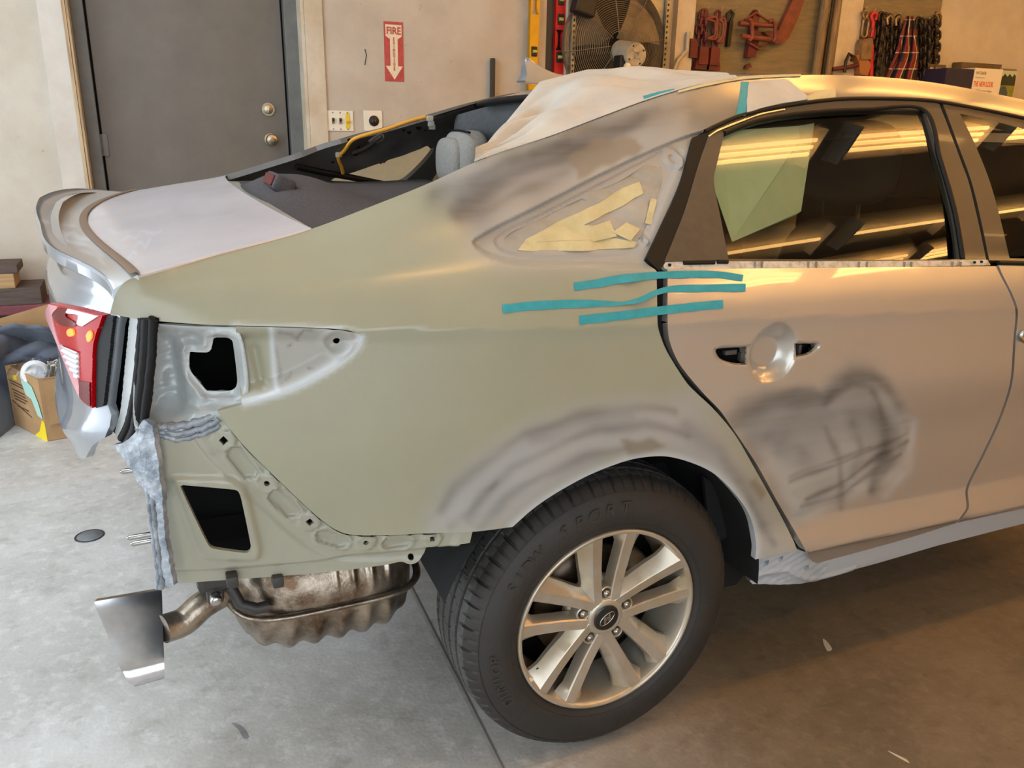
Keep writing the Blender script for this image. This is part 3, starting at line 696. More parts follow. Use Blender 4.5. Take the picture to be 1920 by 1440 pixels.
scr = strokes([([(526, 622), (548, 628), (560, 640)], 3, .6), ([(560, 634), (570, 622), (592, 621)], 2, .7), ([(515, 640), (524, 700), (520, 725)], 2.5, .45), ([(540, 650), (548, 646)], 2, .7), ([(578, 693), (592, 694)], 2, .6), ([(520, 725), (540, 710), (545, 700)], 2.5, .5)])
lr = panel('lamp_recess', reL_uv, side_surf(0.016, recl_relief), M_ecoat, car, [HC], step=0.004, thick=0.004, attrs={'prime': lambda px, P: 0.8*sst(495, 520, px[:, 0]), 'dark': scr, 'bare': lambda px, P: np.zeros(len(px)), 'pale': lambda px, P: 0.75*np.exp(-(segdist(px, smooth_poly(POCKET_R[:6], False))/14)**2)+0.6*np.exp(-(segdist(px, [(508, 612), (514, 700), (520, 735), (470, 757)])/5)**2)})
lr['label'] = 'tapered lamp recess scraped to grey'
PK_O = [(262, 598, 1), (340, 605), (440, 608, 1), (450, 626), (458, 662), (463, 710), (461, 740), (452, 757), (408, 772, 1), (396, 777), (348, 791), (300, 801), (268, 801), (252, 790), (250, 724), (256, 674), (263, 626)]
PK_H = [(357, 659.5, 1), (388.5, 660.7), (395.7, 654.7), (400.5, 634), (405, 631), (429, 632), (435, 638), (443.7, 707), (441, 724), (429, 733), (388.5, 733, 1), (384, 729), (358.6, 698, 1), (355, 688), (355.5, 662)]
pk_uv = poly_uv(PK_O, 0.03); pkh_uv = poly_uv(PK_H, 0.03)
ribs = [side_uv([(278, 641), (335, 627)], .03), side_uv([(278, 665), (332, 656)], .03), side_uv([(276, 687), (329, 677)], .03), side_uv([(279, 744), (329, 732)], .03), side_uv([(364, 770), (410, 762)], .03), side_uv([(400, 624), (428, 626)], .03)]
dims = side_uv([(358, 635), (374, 750), (352, 745), (320, 715), (365, 640)], .03)
def pk_relief(u, v):
    q = np.stack([u, v], 1); r = np.zeros(len(u))
    ed = np.minimum(sdf(q, pk_uv), 1); r += -0.022*sst(0.028, 0.0, ed)
    for k, rb in enumerate(ribs): r += -0.007*np.exp(-(segdist(q, rb)/0.0065)**2)
    for k, dm in enumerate(dims): r += (-1)**k*0.009*np.exp(-(np.hypot(*(q-dm).T)/0.011)**2)
    r += 0.035*sst(side_uv([(345, 690)], .03)[0][0]+0.004, side_uv([(325, 690)], .03)[0][0], u)*sst(0.0, 0.05, ed)
    r += -0.006*np.exp(-((sdf(q, pkh_uv)+0.012)/0.005)**2)
    r += 0.0006*np.sin(u*190+6*np.sin(v*120))*np.sin(v*160)
    return r
pk = panel('lamp_pocket', pk_uv, side_surf(0.03, pk_relief), M_galv, car, [pkh_uv], step=0.005, thick=0.006); pk['label'] = 'dented silver-grey lamp pocket with a dark hole'
# --- lower mounting panel behind the missing bumper
MB_O = [(268, 800, 1), (330, 797), (398, 776), (410, 771, 1), (452, 831), (530, 909), (592, 967), (627, 993), (658, 1003.5), (725, 1004.5), (802, 1001), (886, 996, 1), (880, 1022, 1), (840, 1026), (802, 1030, 1), (800, 1042), (786, 1058), (772, 1063), (755, 1058), (725, 1064), (640, 1075), (530, 1085), (420, 1093), (335, 1099), (309, 1101, 1), (297, 1020), (288, 949), (280, 880), (272, 815)]
MB_H = [(337.5, 908), (343, 906, 1), (440, 915), (447, 920), (452, 935), (469, 1018), (467, 1030), (458, 1033), (400, 1025), (390, 1018), (365, 968)]
sq = lambda x, y, r, rot=0: [(x+r*math.cos(a+rot), y+r*math.sin(a+rot)) for a in (0, PI/2, PI, 3*PI/2)]
ci = lambda x, y, r: [(x+r*math.cos(a), y+r*math.sin(a)) for a in np.linspace(0, 2*PI, 12, endpoint=False)]
mb_dep = 0.010
mb_uv = poly_uv(MB_O, mb_dep); mbh_uv = poly_uv(MB_H, mb_dep)
mholes = [side_uv(q, mb_dep) for q in (sq(419, 825.6, 9), ci(500, 906, 5.5), sq(580.5, 978, 8), ci(685.5, 1016.5, 5.2), sq(810, 1009.5, 7, PI/4), ci(774, 1050, 6))]
hc = [side_uv([q], mb_dep)[0] for q in ((419, 825.6), (500, 906), (580.5, 978), (685.5, 1016.5), (810, 1009.5))]
slots = [side_uv(q, mb_dep) for q in (([(443, 852), (468, 886)]), ([(520, 932), (548, 960)]), ([(609, 1007), (640, 1017)]), ([(733, 1019), (758, 1017)]))]
diag_uv = side_uv(smooth_poly([(412, 778), (452, 831), (530, 909), (592, 967), (627, 993), (658, 1003.5), (725, 1004.5), (802, 1001)], False), mb_dep)
lowl_uv = side_uv(smooth_poly([(315, 1070), (400, 1068), (520, 1058), (600, 1051), (660, 1042), (720, 1038), (800, 1030)], False), mb_dep)
frame_o = poly_uv([(320, 899), (330, 892), (440, 896), (463, 915), (491, 1024), (488, 1045), (470, 1052), (395, 1049), (372, 1036), (350, 985)], mb_dep)
def mb_relief(u, v):
    q = np.stack([u, v], 1); r = np.zeros(len(u))
    r += -0.008*sst(-0.004, 0.010, sdf(q, frame_o))
    dd = segdist(q, diag_uv); r += 0.004*sst(0.010, 0.018, dd)*sst(0.062, 0.05, dd)
    for c in hc:
        d = np.hypot(*(q-c).T); r += -0.005*sst(0.024, 0.016, d)
    for s_ in slots:
        d = segdist(q, s_); r += 0.006*sst(0.017, 0.010, d)-0.003*np.exp(-((d-0.017)/0.004)**2)
    d = segdist(q, lowl_uv); r += 0.010*sst(-0.002, 0.008, np.where(v < np.interp(u, lowl_uv[:, 0], lowl_uv[:, 1]), d, -d))
    return r
mz = lambda px, P: np.zeros(len(px))
mp_ = panel('bumper_mount_panel', mb_uv, side_surf(mb_dep, mb_relief), M_ecoat, car, [mbh_uv]+mholes, step=0.006, thick=0.008,
            attrs={'prime': lambda px, P: 0.25*np.ones(len(px)), 'dark': strokes([([(392, 848), (400, 852)], 5, .25), ([(312, 808), (316, 812)], 3, .6)]), 'bare': mz, 'pale': lambda px, P: np.maximum(0.8*sst(45, 0, px[:, 0]-np.interp(px[:, 1], [800, 950, 1100], [270, 289, 309]))*0.6, 0.8*np.exp(-(segdist(px, [(270, 802), (340, 806), (398, 782), (408, 773)])/8)**2))})  # even primer mix puts extra daylight on this panel into its colour
mp_['label'] = 'pale khaki mounting panel with a trapezoid opening and punched holes'
# --- dark inner body behind every opening
iv = side_uv(pz([(246, 600), (700, 610), (900, 640), (900, 1010), (780, 1040), (300, 1090)]))
iv[-2:, 1] -= 0.055; panel('inner_cavity', iv, side_surf(0.16), M_void, car, step=0.05, thick=0.14)
gap = np.concatenate([side_uv(pz([(1205, 505), (1205, 620), (1240, 700), (1300, 770), (1390, 905), (1450, 1020), (1490, 1052), (1545, 1040), (1500, 960), (1400, 800), (1290, 660), (1262, 600), (1262, 505)]))])
panel('door_jamb', gap, side_surf(0.03), M_black, car, step=0.03, thick=0.05)
# --- rear corner of the body and trunk lid: x = R(y, z)
RY = [0.03, 0.06, 0.09, 0.12, 0.16, 0.20, 0.25, 0.30, 0.40, 0.60, 0.93]
RX = [-0.82, -0.858, -0.888, -0.912, -0.938, -0.957, -0.976, -0.990, -1.008, -1.030, -1.045]
def Rx(y, z):
    yy = np.where(y > CARW/2, CARW-y, y)
    return cub(RY, RX, yy) + 0.0*z
def rear_yz(px, dx=0.0):
    """first crossing (or nearest approach) of the photo ray with the rear surface"""
    ys = np.linspace(0.03, 0.62, 400); out = []
    for p in np.atleast_2d(np.asarray(px, float)[:, :2]):
        d = ray(p)[0]; t = (ys-CAM[1])/d[1]; X = CAM[0]+d[0]*t; Z = CAM[2]+d[2]*t
        e = X-(Rx(ys, Z)+dx); i = np.where((e[:-1] <= 0) != (e[1:] <= 0))[0]
        # the ray starts outside at small y on the +x side of the corner
        k = i[0] if len(i) else int(np.argmin(np.abs(e)))
        out.append((ys[k], Z[k]))
    return np.array(out)
def rear_surf(dx=0.0, rel=None):
    def f(u, v):
        x = Rx(u, v)+dx
        if rel is not None: x = x+rel(u, v)
        return np.stack([x, u, v], 1)
    return f
def sym_uv(half):           # half outline (y, z) from right corner to centre -> closed outline over the full width
    h = np.asarray(half, float); return np.concatenate([h, np.stack([CARW-h[::-1, 0], h[::-1, 1]], 1)])
def dk(y): return np.clip(1-((y-CARW/2)/0.84)**2, 0, 1)
def Tz(x, y):
    zs = ditch(np.clip(x, -1.0, 2.0))[1]; return zs+0.025*np.clip(1-((y-CARW/2)/(CARW/2-ditch(np.clip(x, -1.0, 2.0))[0]))**2, 0, 1)
def xin(y): return -0.85-0.108*dk(y)**1.25
def xbl(y): return -0.567-0.047*dk(y)**0.9
# deck of the trunk lid
trunk = empty('trunk_lid', (-0.8, CARW/2, 1.0)); setp(trunk, car)
ys = np.linspace(0.09, CARW-0.09, 150)
G = []
for y in ys:
    row = []
    for t in np.linspace(0, 1, 70):
        y0 = y
        x0, x1 = xin(np.array(y)), xbl(np.array(y)); x = x0+(x1-x0)*t
        ye = ditch(np.array([x]))[0][0]; yy = CARW/2+(y-CARW/2)*(CARW/2-ye+0.001)/(CARW/2-0.09)
        row.append((float(x), yy, float(Tz(np.array([x]), np.array([yy]))[0])+0.002))
    G.append(row)
G = np.array(G)
G = np.concatenate([(G[:1]+[0, 0.002, -0.015]), G, (G[-1:]+[0, -0.002, -0.015])])

deck_o = MB().grid(G).build('deck_skin', M_deck, trunk); 
def setattrs(o, **kw):
    P = np.array([v.co for v in o.data.vertices]); px = project(P)
    for an, fn in kw.items():
        A = o.data.attributes.new(an, 'FLOAT', 'POINT'); A.data.foreach_set('value', np.clip(fn(px, P), 0, 1).astype(np.float32))
DSC = [([(228, 448), (240, 440), (252, 446), (262, 432), (286, 440), (300, 436)], 2.2, .8), ([(250, 462), (262, 452), (272, 466), (280, 448)], 2, .7), ([(240, 484), (250, 470), (256, 476)], 2, .8), ([(180, 395), (188, 402), (200, 398)], 3, .5), ([(206, 430), (222, 436), (250, 430)], 4, .4), ([(280, 380), (360, 372), (420, 384)], 10, .18), ([(300, 420), (400, 400)], 14, .15)]
DSM = [([(330, 392), (400, 372), (430, 352)], 12, .14), ([(300, 410), (420, 398), (520, 410)], 9, .12), ([(260, 370), (340, 352), (400, 340)], 8, .12)]
SSC = [([(108, 428), (124, 440), (140, 436), (150, 448), (170, 452), (184, 466)], 4, .75), ([(112, 438), (130, 452), (160, 462)], 3, .7), ([(120, 420), (140, 424)], 3, .5), ([(75, 412), (92, 416)], 3, .7), ([(150, 470), (180, 482), (200, 500)], 3, .4), ([(140, 444), (152, 456), (170, 466), (190, 480)], 5, .5)]
setattrs(deck_o, pale=strokes(DSC), dark=strokes(DSM))
deck_o['label'] = 'dusty scuffed silver deck skin'
# spoiler: swept lip
P_ = []
for y in np.linspace(0.088, CARW-0.088, 220):
    k = dk(np.array(y)); xi = float(xin(np.array(y))); zi = float(Tz(np.array([xi]), np.array([y]))[0])
    xo = float(cub([0.08, 0.09, 0.3, 0.51, 0.72, 0.93], [-0.886, -0.888, -0.985, -1.018, -1.043, -1.055], np.array(y if y < CARW/2 else CARW-y)))
    zo = 1.099+0.070*float(k)**0.62
    row = [(xi+0.004, y, zi-0.012), (xi, y, zi+0.004)]
    for t in np.linspace(0.06, 0.95, 22): row.append((xi+(xo-xi)*t, y, zi+0.004+(zo-zi-0.004)*t - 0.012*math.sin(PI*t)*float(k)))
    row += [(xo+0.004, y, zo), (xo, y, zo-0.004), (xo+0.001, y, zo-0.020), (xo+0.006, y, zo-0.025), (xo+0.03*float(k)+0.012, y, zo-0.030), (xo+0.05*float(k)+0.02, y, zo-0.045)]
    P_.append(row)
sp = MB().grid(np.array(P_))
for r_ in (P_[0], P_[-1]): sp.add(r_, [tuple(range(len(r_)))])
spo = autosmooth(sp.build('spoiler', M_silver, trunk), 40); setattrs(spo, pale=strokes(SSC), prime=lambda px, P: np.array([0.75 if (i < len(P_)*len(P_[0]) and 0 < i % len(P_[0]) < len(P_[0])-8) else 0.0 for i in range(len(P))]))
br = MB().grid(np.array([[(r[1][0]-0.012, r[1][1], r[1][2]+0.002), (r[1][0]-0.002, r[1][1], r[1][2]+0.0045), (r[1][0]+0.004, r[1][1], r[1][2]+0.0025)] for r in P_]))
br.build('dust_line', mat('brown_sealer_line', (120, 100, 82), 0.7), trunk)
# rear skin of the lid, both lamps' height, with the swept lower lip
half = np.concatenate([rear_yz([(207, 589), (211, 565), (217, 545), (224, 533)])[::-1]*[1, 1], [[0.10, 1.0]], rear_yz([(197, 764), (204, 779), (202, 800), (196, 821), (180, 834), (163, 850), (152, 862), (144, 845)])])
half[0] = (half[0][0], half[0][1])
half = np.concatenate([[[0.094, 1.085]], rear_yz([(206, 589)]), rear_yz([(216, 594), (206, 694), (198, 761)]), rear_yz([(204, 779), (202, 800), (196, 821), (180, 834), (163, 850), (152, 862)]), [[0.55, 0.715], [0.93, 0.70]]])
top_half = np.array([[0.93, 1.158], [0.6, 1.151], [0.4, 1.138], [0.25, 1.122], [0.15, 1.105]])
full = np.concatenate([half, np.stack([CARW-half[-2::-1, 0], half[-2::-1, 1]], 1), np.stack([CARW-top_half[::-1, 0], top_half[::-1, 1]], 1)[:-1], top_half])
def lid_rel(u, v):
    yy = np.where(u > CARW/2, CARW-u, u)
    r = 0.022*sst(1.05, 1.09, v)          # tucked under the spoiler
    r += -0.018*np.exp(-((v-0.80-0.25*(0.35-np.clip(yy, 0, 0.35)))/0.03)**2)*sst(0.12, 0.2, yy)
    return r
lid = panel('rear_skin', smooth_poly([tuple(q) for q in full], True, 0.02), rear_surf(0.004, lid_rel), M_silver, trunk, step=0.014, thick=0.014, out=(-0.7, -0.7, 0))
# tail lamp (right) and its mirror on the left
LAMP = [(204.5, 591, 1), (198, 610), (191, 628), (187, 645), (185, 700), (184.5, 764, 1), (176, 759), (163, 747), (152, 720), (135, 680), (119, 640), (104, 606), (98, 591), (101, 579), (106, 568, 1), (150, 578)]
lamp_yz = rear_yz(smooth_poly(LAMP, True, 3))
lamp = panel('tail_lamp', lamp_yz, rear_surf(-0.010), M_red, car, step=0.007, thick=0.02, out=(-0.7, -0.7, 0)); lamp['label'] = 'red and clear tail lamp, lit amber inside'
def lampbit(nm, pts, m_, dx, lbl=None, sub=lamp, rel=None):
    o = panel(nm, rear_yz(smooth_poly(pts, True, 2)), rear_surf(dx, rel), m_, sub, step=0.004, thick=0.004, out=(-0.7, -0.7, 0))
    if lbl: o['label'] = lbl
lampbit('clear_upper_lens', [(143, 578, 1), (200, 592, 1), (170, 611, 1), (160, 606), (162, 590), (140, 586)], M_white, -0.013)
def slat(u, v): return 0.002*np.sin(v*700)
lampbit('reverse_lens', [(129, 645, 1), (161, 659, 1), (162, 708, 1), (155, 703), (140, 676)], M_white, -0.0135, 'ribbed clear reversing lens', rel=slat)
lampbit('lens_rim', [(100, 580, 1), (106, 570, 1), (122, 575), (112, 590), (119, 624), (128, 650), (160, 708), (163, 744, 1), (150, 716), (118, 637), (99, 592)], M_pink, -0.012)
lampbit('dark_lens_band', [(112, 590, 1), (125, 577, 1), (140, 580), (139, 592), (158, 606), (150, 612), (125, 606)], M_redd, -0.0125)
lampbit('side_lens', [(164, 713, 1), (183, 716, 1), (184, 760, 1), (170, 750), (164, 740)], M_redd, -0.0125)
lampbit('glowing_bulb', [(141, 620), (147, 615), (153, 618), (154, 627), (147, 630), (142, 627)], M_amber, -0.013)
lampbit('glowing_bulb', [(179, 624), (186, 619), (188, 632), (182, 640), (178, 634)], M_amber, -0.013)
bl = rear_yz(smooth_poly([(205, 592, 1), (217, 594, 1), (212, 640), (206, 694), (198, 761, 1), (184.5, 765, 1), (185, 700), (188, 642)], True, 3))
panel('lamp_side_cover', bl, rear_surf(-0.004), M_black, car, step=0.01, thick=0.02, out=(-0.7, -0.7, 0))
lm = lamp_yz.copy(); lm[:, 0] = CARW-lm[:, 0]
panel('tail_lamp', lm, rear_surf(-0.010), M_red, car, step=0.012, thick=0.02, out=(-0.7, 0.7, 0))
# jamb and rubber seal between lid and body
jm = rear_yz(smooth_poly([(216, 593, 1), (234, 597, 1), (222, 720), (207, 800), (198, 824, 1), (190, 815), (200, 770), (207, 694)], True, 4))
panel('lid_flange', jm, rear_surf(0.020), M_galv, car, step=0.012, thick=0.01, out=(-0.7, -0.7, 0))
jj = rear_yz(smooth_poly([(150, 585, 1), (252, 600, 1), (246, 680), (240, 760), (226, 815), (205, 835), (165, 800)], True, 5))
panel('trunk_gutter', jj, rear_surf(0.032), M_void, car, step=0.02, thick=0.003, out=(-0.7, -0.7, 0))
sl = []
for cx_, wd in (((232, 598), (228, 660), (221, 735), (208, 800), (196, 826)), 0.012), (((241, 599), (238, 665), (231, 740), (222, 805), (207, 838)), 0.016), (((251, 600), (249, 668), (242, 745), (233, 810), (216, 842)), 0.012):
    yz = rear_yz(smooth_poly(list(cx_), False, 6)); X = Rx(yz[:, 0], 0)+0.026
    sl.append(([(x, y, z) for x, (y, z) in zip(X, yz)], wd))
sb = MB()
for pts, wd in sl: sb.tube(pts, wd*0.62, 10)
sb.build('trunk_seal', M_black, car)
# rear panel below the lid with the rough welded seam and studs
rp_half = np.concatenate([rear_yz([(309, 1101), (290, 949), (272, 813)]), [[0.10, 0.865]], rear_yz([(215, 834), (195, 836)])])
RPN = [(268, 800, 1), (272, 815), (280, 880), (289, 949), (297, 1020), (309, 1101, 1), (298, 1106), (292, 1085), (284, 1030), (279, 990), (277, 945), (262, 930), (242, 905), (222, 870), (196, 836, 1), (215, 832), (236, 815), (250, 790)]
rp = rear_yz(smooth_poly(RPN, True, 4))
def rp_rel(u, v): return 0.0015*np.sin(v*70+np.sin(u*120))*np.sin(u*90+v*40)+0.0005*np.sin(v*300+u*300)
panel('rear_body_panel', rp, rear_surf(0.012, rp_rel), M_scrape, car, step=0.006, thick=0.01, out=(-0.7, -0.7, 0))['label'] = 'scraped weld seam at the rear corner'
full_rp = np.array([[0.32, 0.62], [0.33, 0.80], [0.55, 0.80], [0.93, 0.78], [1.41, 0.80], [1.75, 0.84], [1.78, 0.62], [0.93, 0.6]])
panel('rear_cross_panel', full_rp, rear_surf(0.14), M_scrape, car, step=0.04, thick=0.02, out=(-1, 0, 0))
sm_ = MB()
sx = side_uv(smooth_poly([(266, 806), (273, 850), (281, 900), (287, 950), (293, 1000), (299, 1050), (305, 1098), (300, 1108)], False, 6))
for off, rr in ((0.0, 0.006), (0.008, 0.0045), (-0.006, 0.004)):
    pts = [(x+off+0.0008*math.sin(z*170+off*900), float(S(np.array([x]), np.array([z]))[0])+0.010+0.0008*math.sin(z*260+off*400), z) for x, z in sx]
    sm_.tube(pts, [rr*(0.85+0.3*random.random()) for _ in pts], 7)
sx2 = side_uv(smooth_poly([(270, 800), (300, 801), (340, 799), (375, 790), (400, 779), (410, 772)], False, 4), 0.01)
for off, rr in ((0, 0.007), (-0.010, 0.006), (-0.018, 0.005)):
    pts = [(x, float(S(np.array([x]), np.array([z]))[0])+0.012, z+off*(0.3+min(1, max(0, (x+0.87)/0.05)))+0.0008*math.sin(x*300)) for x, z in sx2]
    sm_.tube(pts, [rr*(0.8+0.4*random.random()) for _ in pts], 7)
sm_.build('seam_sealer', M_scrape, car)
for p_, y_, L_ in (((262, 879), 0.12, 0.026), ((277, 1002), 0.16, 0.03), ((278, 1014), 0.12, 0.024)):
    q = at_y(p_, y_)[0]
    sb = MB().tube([q+np.array([0.02, 0, 0]), q+np.array([-L_, 0, -0.001]), q+np.array([-L_-0.004, 0, -0.001])], [0.0045, 0.0045, 0.002], 10); sb.build('stud', M_bolt, car)

# --- rear window opening, shelf, roof, left side
fl_ = []
for y in np.linspace(0.2, CARW-0.2, 50):
    x0 = float(xbl(np.array(y))); z0 = float(Tz(np.array([x0]), np.array([y]))[0])
    fl_.append([(x0-0.001, y, z0+0.002), (x0+0.006, y, z0-0.004), (x0+0.012, y, z0-0.014), (x0+0.045, y, z0-0.016), (x0+0.06, y, z0-0.03)])
MB().grid(np.array(fl_)).build('window_flange', M_galv, car)
def shelf_z(x, y):
    return 1.150+0.004*np.sin(x*9)+0.060*np.exp(-((y-1.0)/0.30)**2)*sst(-0.22, -0.46, x)*sst(-0.64, -0.50, x)
sg = []
for y in np.linspace(0.20, CARW-0.20, 70):
    x0 = float(xbl(np.array(y)))+0.026
    sg.append([(x, y, float(shelf_z(np.array(x), np.array(y)))-(0.012 if i == 0 else 0)) for i, x in enumerate(np.linspace(x0, 0.12, 46))])
shelf = MB().grid(np.array(sg)).build('parcel_shelf', M_carpet, car); shelf['label'] = 'charcoal carpeted parcel shelf'
zq = 1.18
for _ in range(20): q = at_z((514, 335), zq)[0]; zq = 0.5*zq+0.5*(float(shelf_z(q[0], q[1]))+0.014)
hb = MB().box((q[0]+0.012, q[1], zq-0.012), (0.05, 0.17, 0.04), rot=Matrix.Rotation(0.45, 3, 'Y'), bev=0.010)
hb.build('brake_light_housing', M_carpet, shelf)
MB().box((q[0]-0.0125, q[1], zq-0.0005), (0.006, 0.130, 0.026), rot=Matrix.Rotation(0.45, 3, 'Y'), bev=0.002).build('high_brake_light', M_redd, shelf)
# roof skin
RF = []
for t in np.linspace(0, 1, 41):
    row = []
    for x in np.linspace(0, 1, 60):
        yl = 0.40; y = yl+(CARW-2*yl)*t
        xr = 0.205+0.05*((y-CARW/2)/0.55)**2; xx = xr+(2.15-xr)*x
        zL = float(ditch(np.array([xx]))[1][0]); e = min(t, 1-t)
        row.append((xx, y, zL+0.024*(1-((y-CARW/2)/(CARW/2-yl))**2)-0.0))
    RF.append(row)
RF = np.array(RF)
rf = MB().grid(RF)
eg = RF[:, 0]; rf.grid(np.stack([eg, eg+[0.006, 0, -0.012], eg+[0.05, 0, -0.02]], 1))
roof = rf.build('roof_skin', M_silver, car)
# gutter strip closing roof to body side (right and left)
for sgn in (0, 1):
    gx = np.linspace(0.10, 2.1, 50); yl, zl = ditch(gx)
    gr = np.stack([np.stack([gx, yl, zl], 1), np.stack([gx, yl+0.004, zl-0.008], 1), np.stack([gx, yl+0.014, zl-0.008], 1), np.stack([gx, np.maximum(yl+0.016, 0.402), zl+0.001], 1)], 1)
    if sgn: gr[:, :, 1] = CARW-gr[:, :, 1]
    MB().grid(gr).build('roof_gutter', M_silver, car)
bk = []
for y in np.linspace(0.36, CARW-0.36, 41):
    x = 0.205+0.05*((y-CARW/2)/0.55)**2; z = float(ditch(np.array([x]))[1][0])+0.024*(1-((y-CARW/2)/0.53)**2)
    bk.append((x-0.004+0.001*random.random(), y, z-0.008))
MB().tube(bk, 0.010, 8).build('rear_header_seal', M_black, car)
# shark fin
fb = at_y([(985, 107), (980, 156), (1062, 126)], CARW/2)
fx0, fz0 = fb[1][0], fb[1][2]+0.002; ft = fb[0]
prof = [(fx0-0.004, fz0), (fx0+0.003, fz0+0.022), (fx0+0.002, fz0+0.045), (ft[0]-0.001, ft[2]-0.004), (ft[0]+0.003, ft[2]), (ft[0]+0.012, ft[2]-0.002), (ft[0]+0.045, ft[2]-0.022), (ft[0]+0.09, ft[2]-0.038), (ft[0]+0.15, ft[2]-0.046), (ft[0]+0.17, fz0)]
pr = np.array(smooth_poly(prof, True, 0.006)); cx, cz = pr.mean(0)
rows = []
for k, (yy, sc_) in enumerate(((-0.030, 0.55), (-0.022, 0.78), (-0.012, 0.93), (-0.005, 1.0), (0.005, 1.0), (0.012, 0.93), (0.022, 0.78), (0.030, 0.55))):
    rw = []
    for x, z in pr:
        hgt = (z-fz0)/(ft[2]-fz0); wy = 1.0-0.72*max(0, min(1, hgt))
        rw.append((fx0+(x-fx0)*(1 if abs(yy) < 0.012 else 0.99), CARW/2+yy*wy, fz0+(z-fz0)*(1-0.25*(1-sc_))))
    rw.append(rw[0]); rows.append(rw)
fin = MB().grid(np.array(rows)); fin.add(rows[0][:-1], [tuple(range(len(pr)))]); fin.add(rows[-1][:-1], [tuple(range(len(pr)))])
autosmooth(fin.build('antenna_fin', M_silver, car), 50)
# left body side (mirror), with its windows
lw_uv = side_uv(smooth_poly([(1345, 250), (1420, 222), (1512, 208), (1621, 203), (1734, 206), (1762, 298), (1790, 397), (1806, 482), (1700, 484), (1500, 484), (1300, 482)]))
fw_uv = np.array([[0.98, 1.39], [1.3, 1.36], [1.75, 1.25], [2.0, 1.12], [2.0, 1.04], [1.06, 1.06], [1.02, 1.2]])
bottom = np.array([[2.1, 1.29], [2.1, 0.33], [0.45, 0.33], [0.40, 0.45], [0.33, 0.58], [0.2, 0.66], [0, 0.71], [-0.2, 0.66], [-0.33, 0.58], [-0.38, 0.5], [-0.86, 0.55], [-0.89, 1.06]])
panel('left_body_side', np.concatenate([top_uv, bottom]), mirror_surf(0), M_silver, car, [qwin_uv, lw_uv, fw_uv], step=0.03, thick=0.012, out=(0, 1, 0))
li = np.concatenate([top_uv[:-8]+[0, -0.012], np.array([[1.9, 1.05], [1.0, 0.95], [0.2, 0.95], [-0.6, 1.08], [-0.7, 1.12]])])
def inl(depth):
    def f(u, v):
        r = 0.012*np.sin(u*40)*np.exp(-((v-1.26)/0.03)**2)*(u < 0.1)
        return np.stack([u, CARW-S(u, v, False)-depth+r, v], 1)
    return f
qin = rec2_uv+(rec2_uv.mean(0)-rec2_uv)*0.08
inn = panel('left_inner_panel', li, inl(0.055), M_inner, car, [qwin_uv+(qwin_uv.mean(0)-qwin_uv)*0.05, lw_uv, fw_uv], step=0.02, thick=0.02, out=(0, -1, 0))
for hole, nm in ((qwin_uv, 'left_quarter_glass'), (lw_uv, 'left_rear_glass'), (fw_uv, 'left_front_glass')):
    panel(nm, hole, mirror_surf(0.015), glass_mat('green_tint_glass', (0.72, 0.74, 0.62)) if nm == 'left_quarter_glass' else M_glass_d, car, step=0.05, thick=0, out=(0, 1, 0))
# seals and wiring on the left inner pillar
def left_in(px, depth=0.06):
    px = np.atleast_2d(np.asarray(px, float)); y = np.full(len(px), 1.6); d = ray(px)
    for _ in range(60):
        t = (y-CAM[1])/d[:, 1]; P = CAM+d*t[:, None]; y = y+0.6*((CARW-S(P[:, 0], P[:, 2], False)-depth)-y)
    return P
M_wire = mat('orange_wire_loom', (206, 146, 40), 0.55); M_dwire = mat('dark_loom_tape', (50, 40, 34), 0.7); M_clip = mat('pale_clip', (176, 178, 170), 0.5)
wp = [(643, 325), (640, 312), (634, 296), (646, 282), (662, 262), (690, 252), (728, 241), (765, 228), (798, 219)]
MB().tube(left_in(smooth_poly(wp, False, 6), 0.075), 0.0065, 8).build('yellow_wiring_loom', M_wire, car)
MB().tube(left_in(smooth_poly([(660, 287), (685, 278), (706, 262), (716, 256)], False, 6), 0.07), 0.008, 8).build('side_wiring', M_dwire, car)
gl_ = MB()
for p_ in ((635, 290), (808, 232), (806, 222), (810, 238)): gl_.box(left_in([p_], 0.07)[0], (0.022, 0.012, 0.018), bev=0.003)
gl_.build_each('wiring_clip', M_clip, car)
hl = MB()
for p_, r_ in (((655, 263), .006), ((673, 277), .005), ((667, 289), .006), ((624, 303), .006), ((757, 243), .006), ((767, 247), .008), ((785, 238), .010), ((797, 244), .004), ((559, 308), .004)):
    q = left_in([p_], 0.0565)[0]; hl.lathe([(0, 0), (r_, 0.0), (r_, 0.002)], q, n=14)
hl.build_each('trim_hole', M_void, inn)
oval = left_in(smooth_poly([(690, 264), (706, 253), (718, 251), (720, 259), (708, 268), (694, 268)], True, 3), 0.058)
MB().add(oval, [tuple(range(len(oval)))]).build('access_hole', mat('bright_inner_gap', (196, 194, 186), 0.6), inn)
ws = left_in(smooth_poly([(555, 312), (600, 322), (660, 333), (720, 345), (760, 350)], False, 8), 0.07)
MB().tube(ws, 0.011, 8).build('shelf_edge_seal', M_black, car)
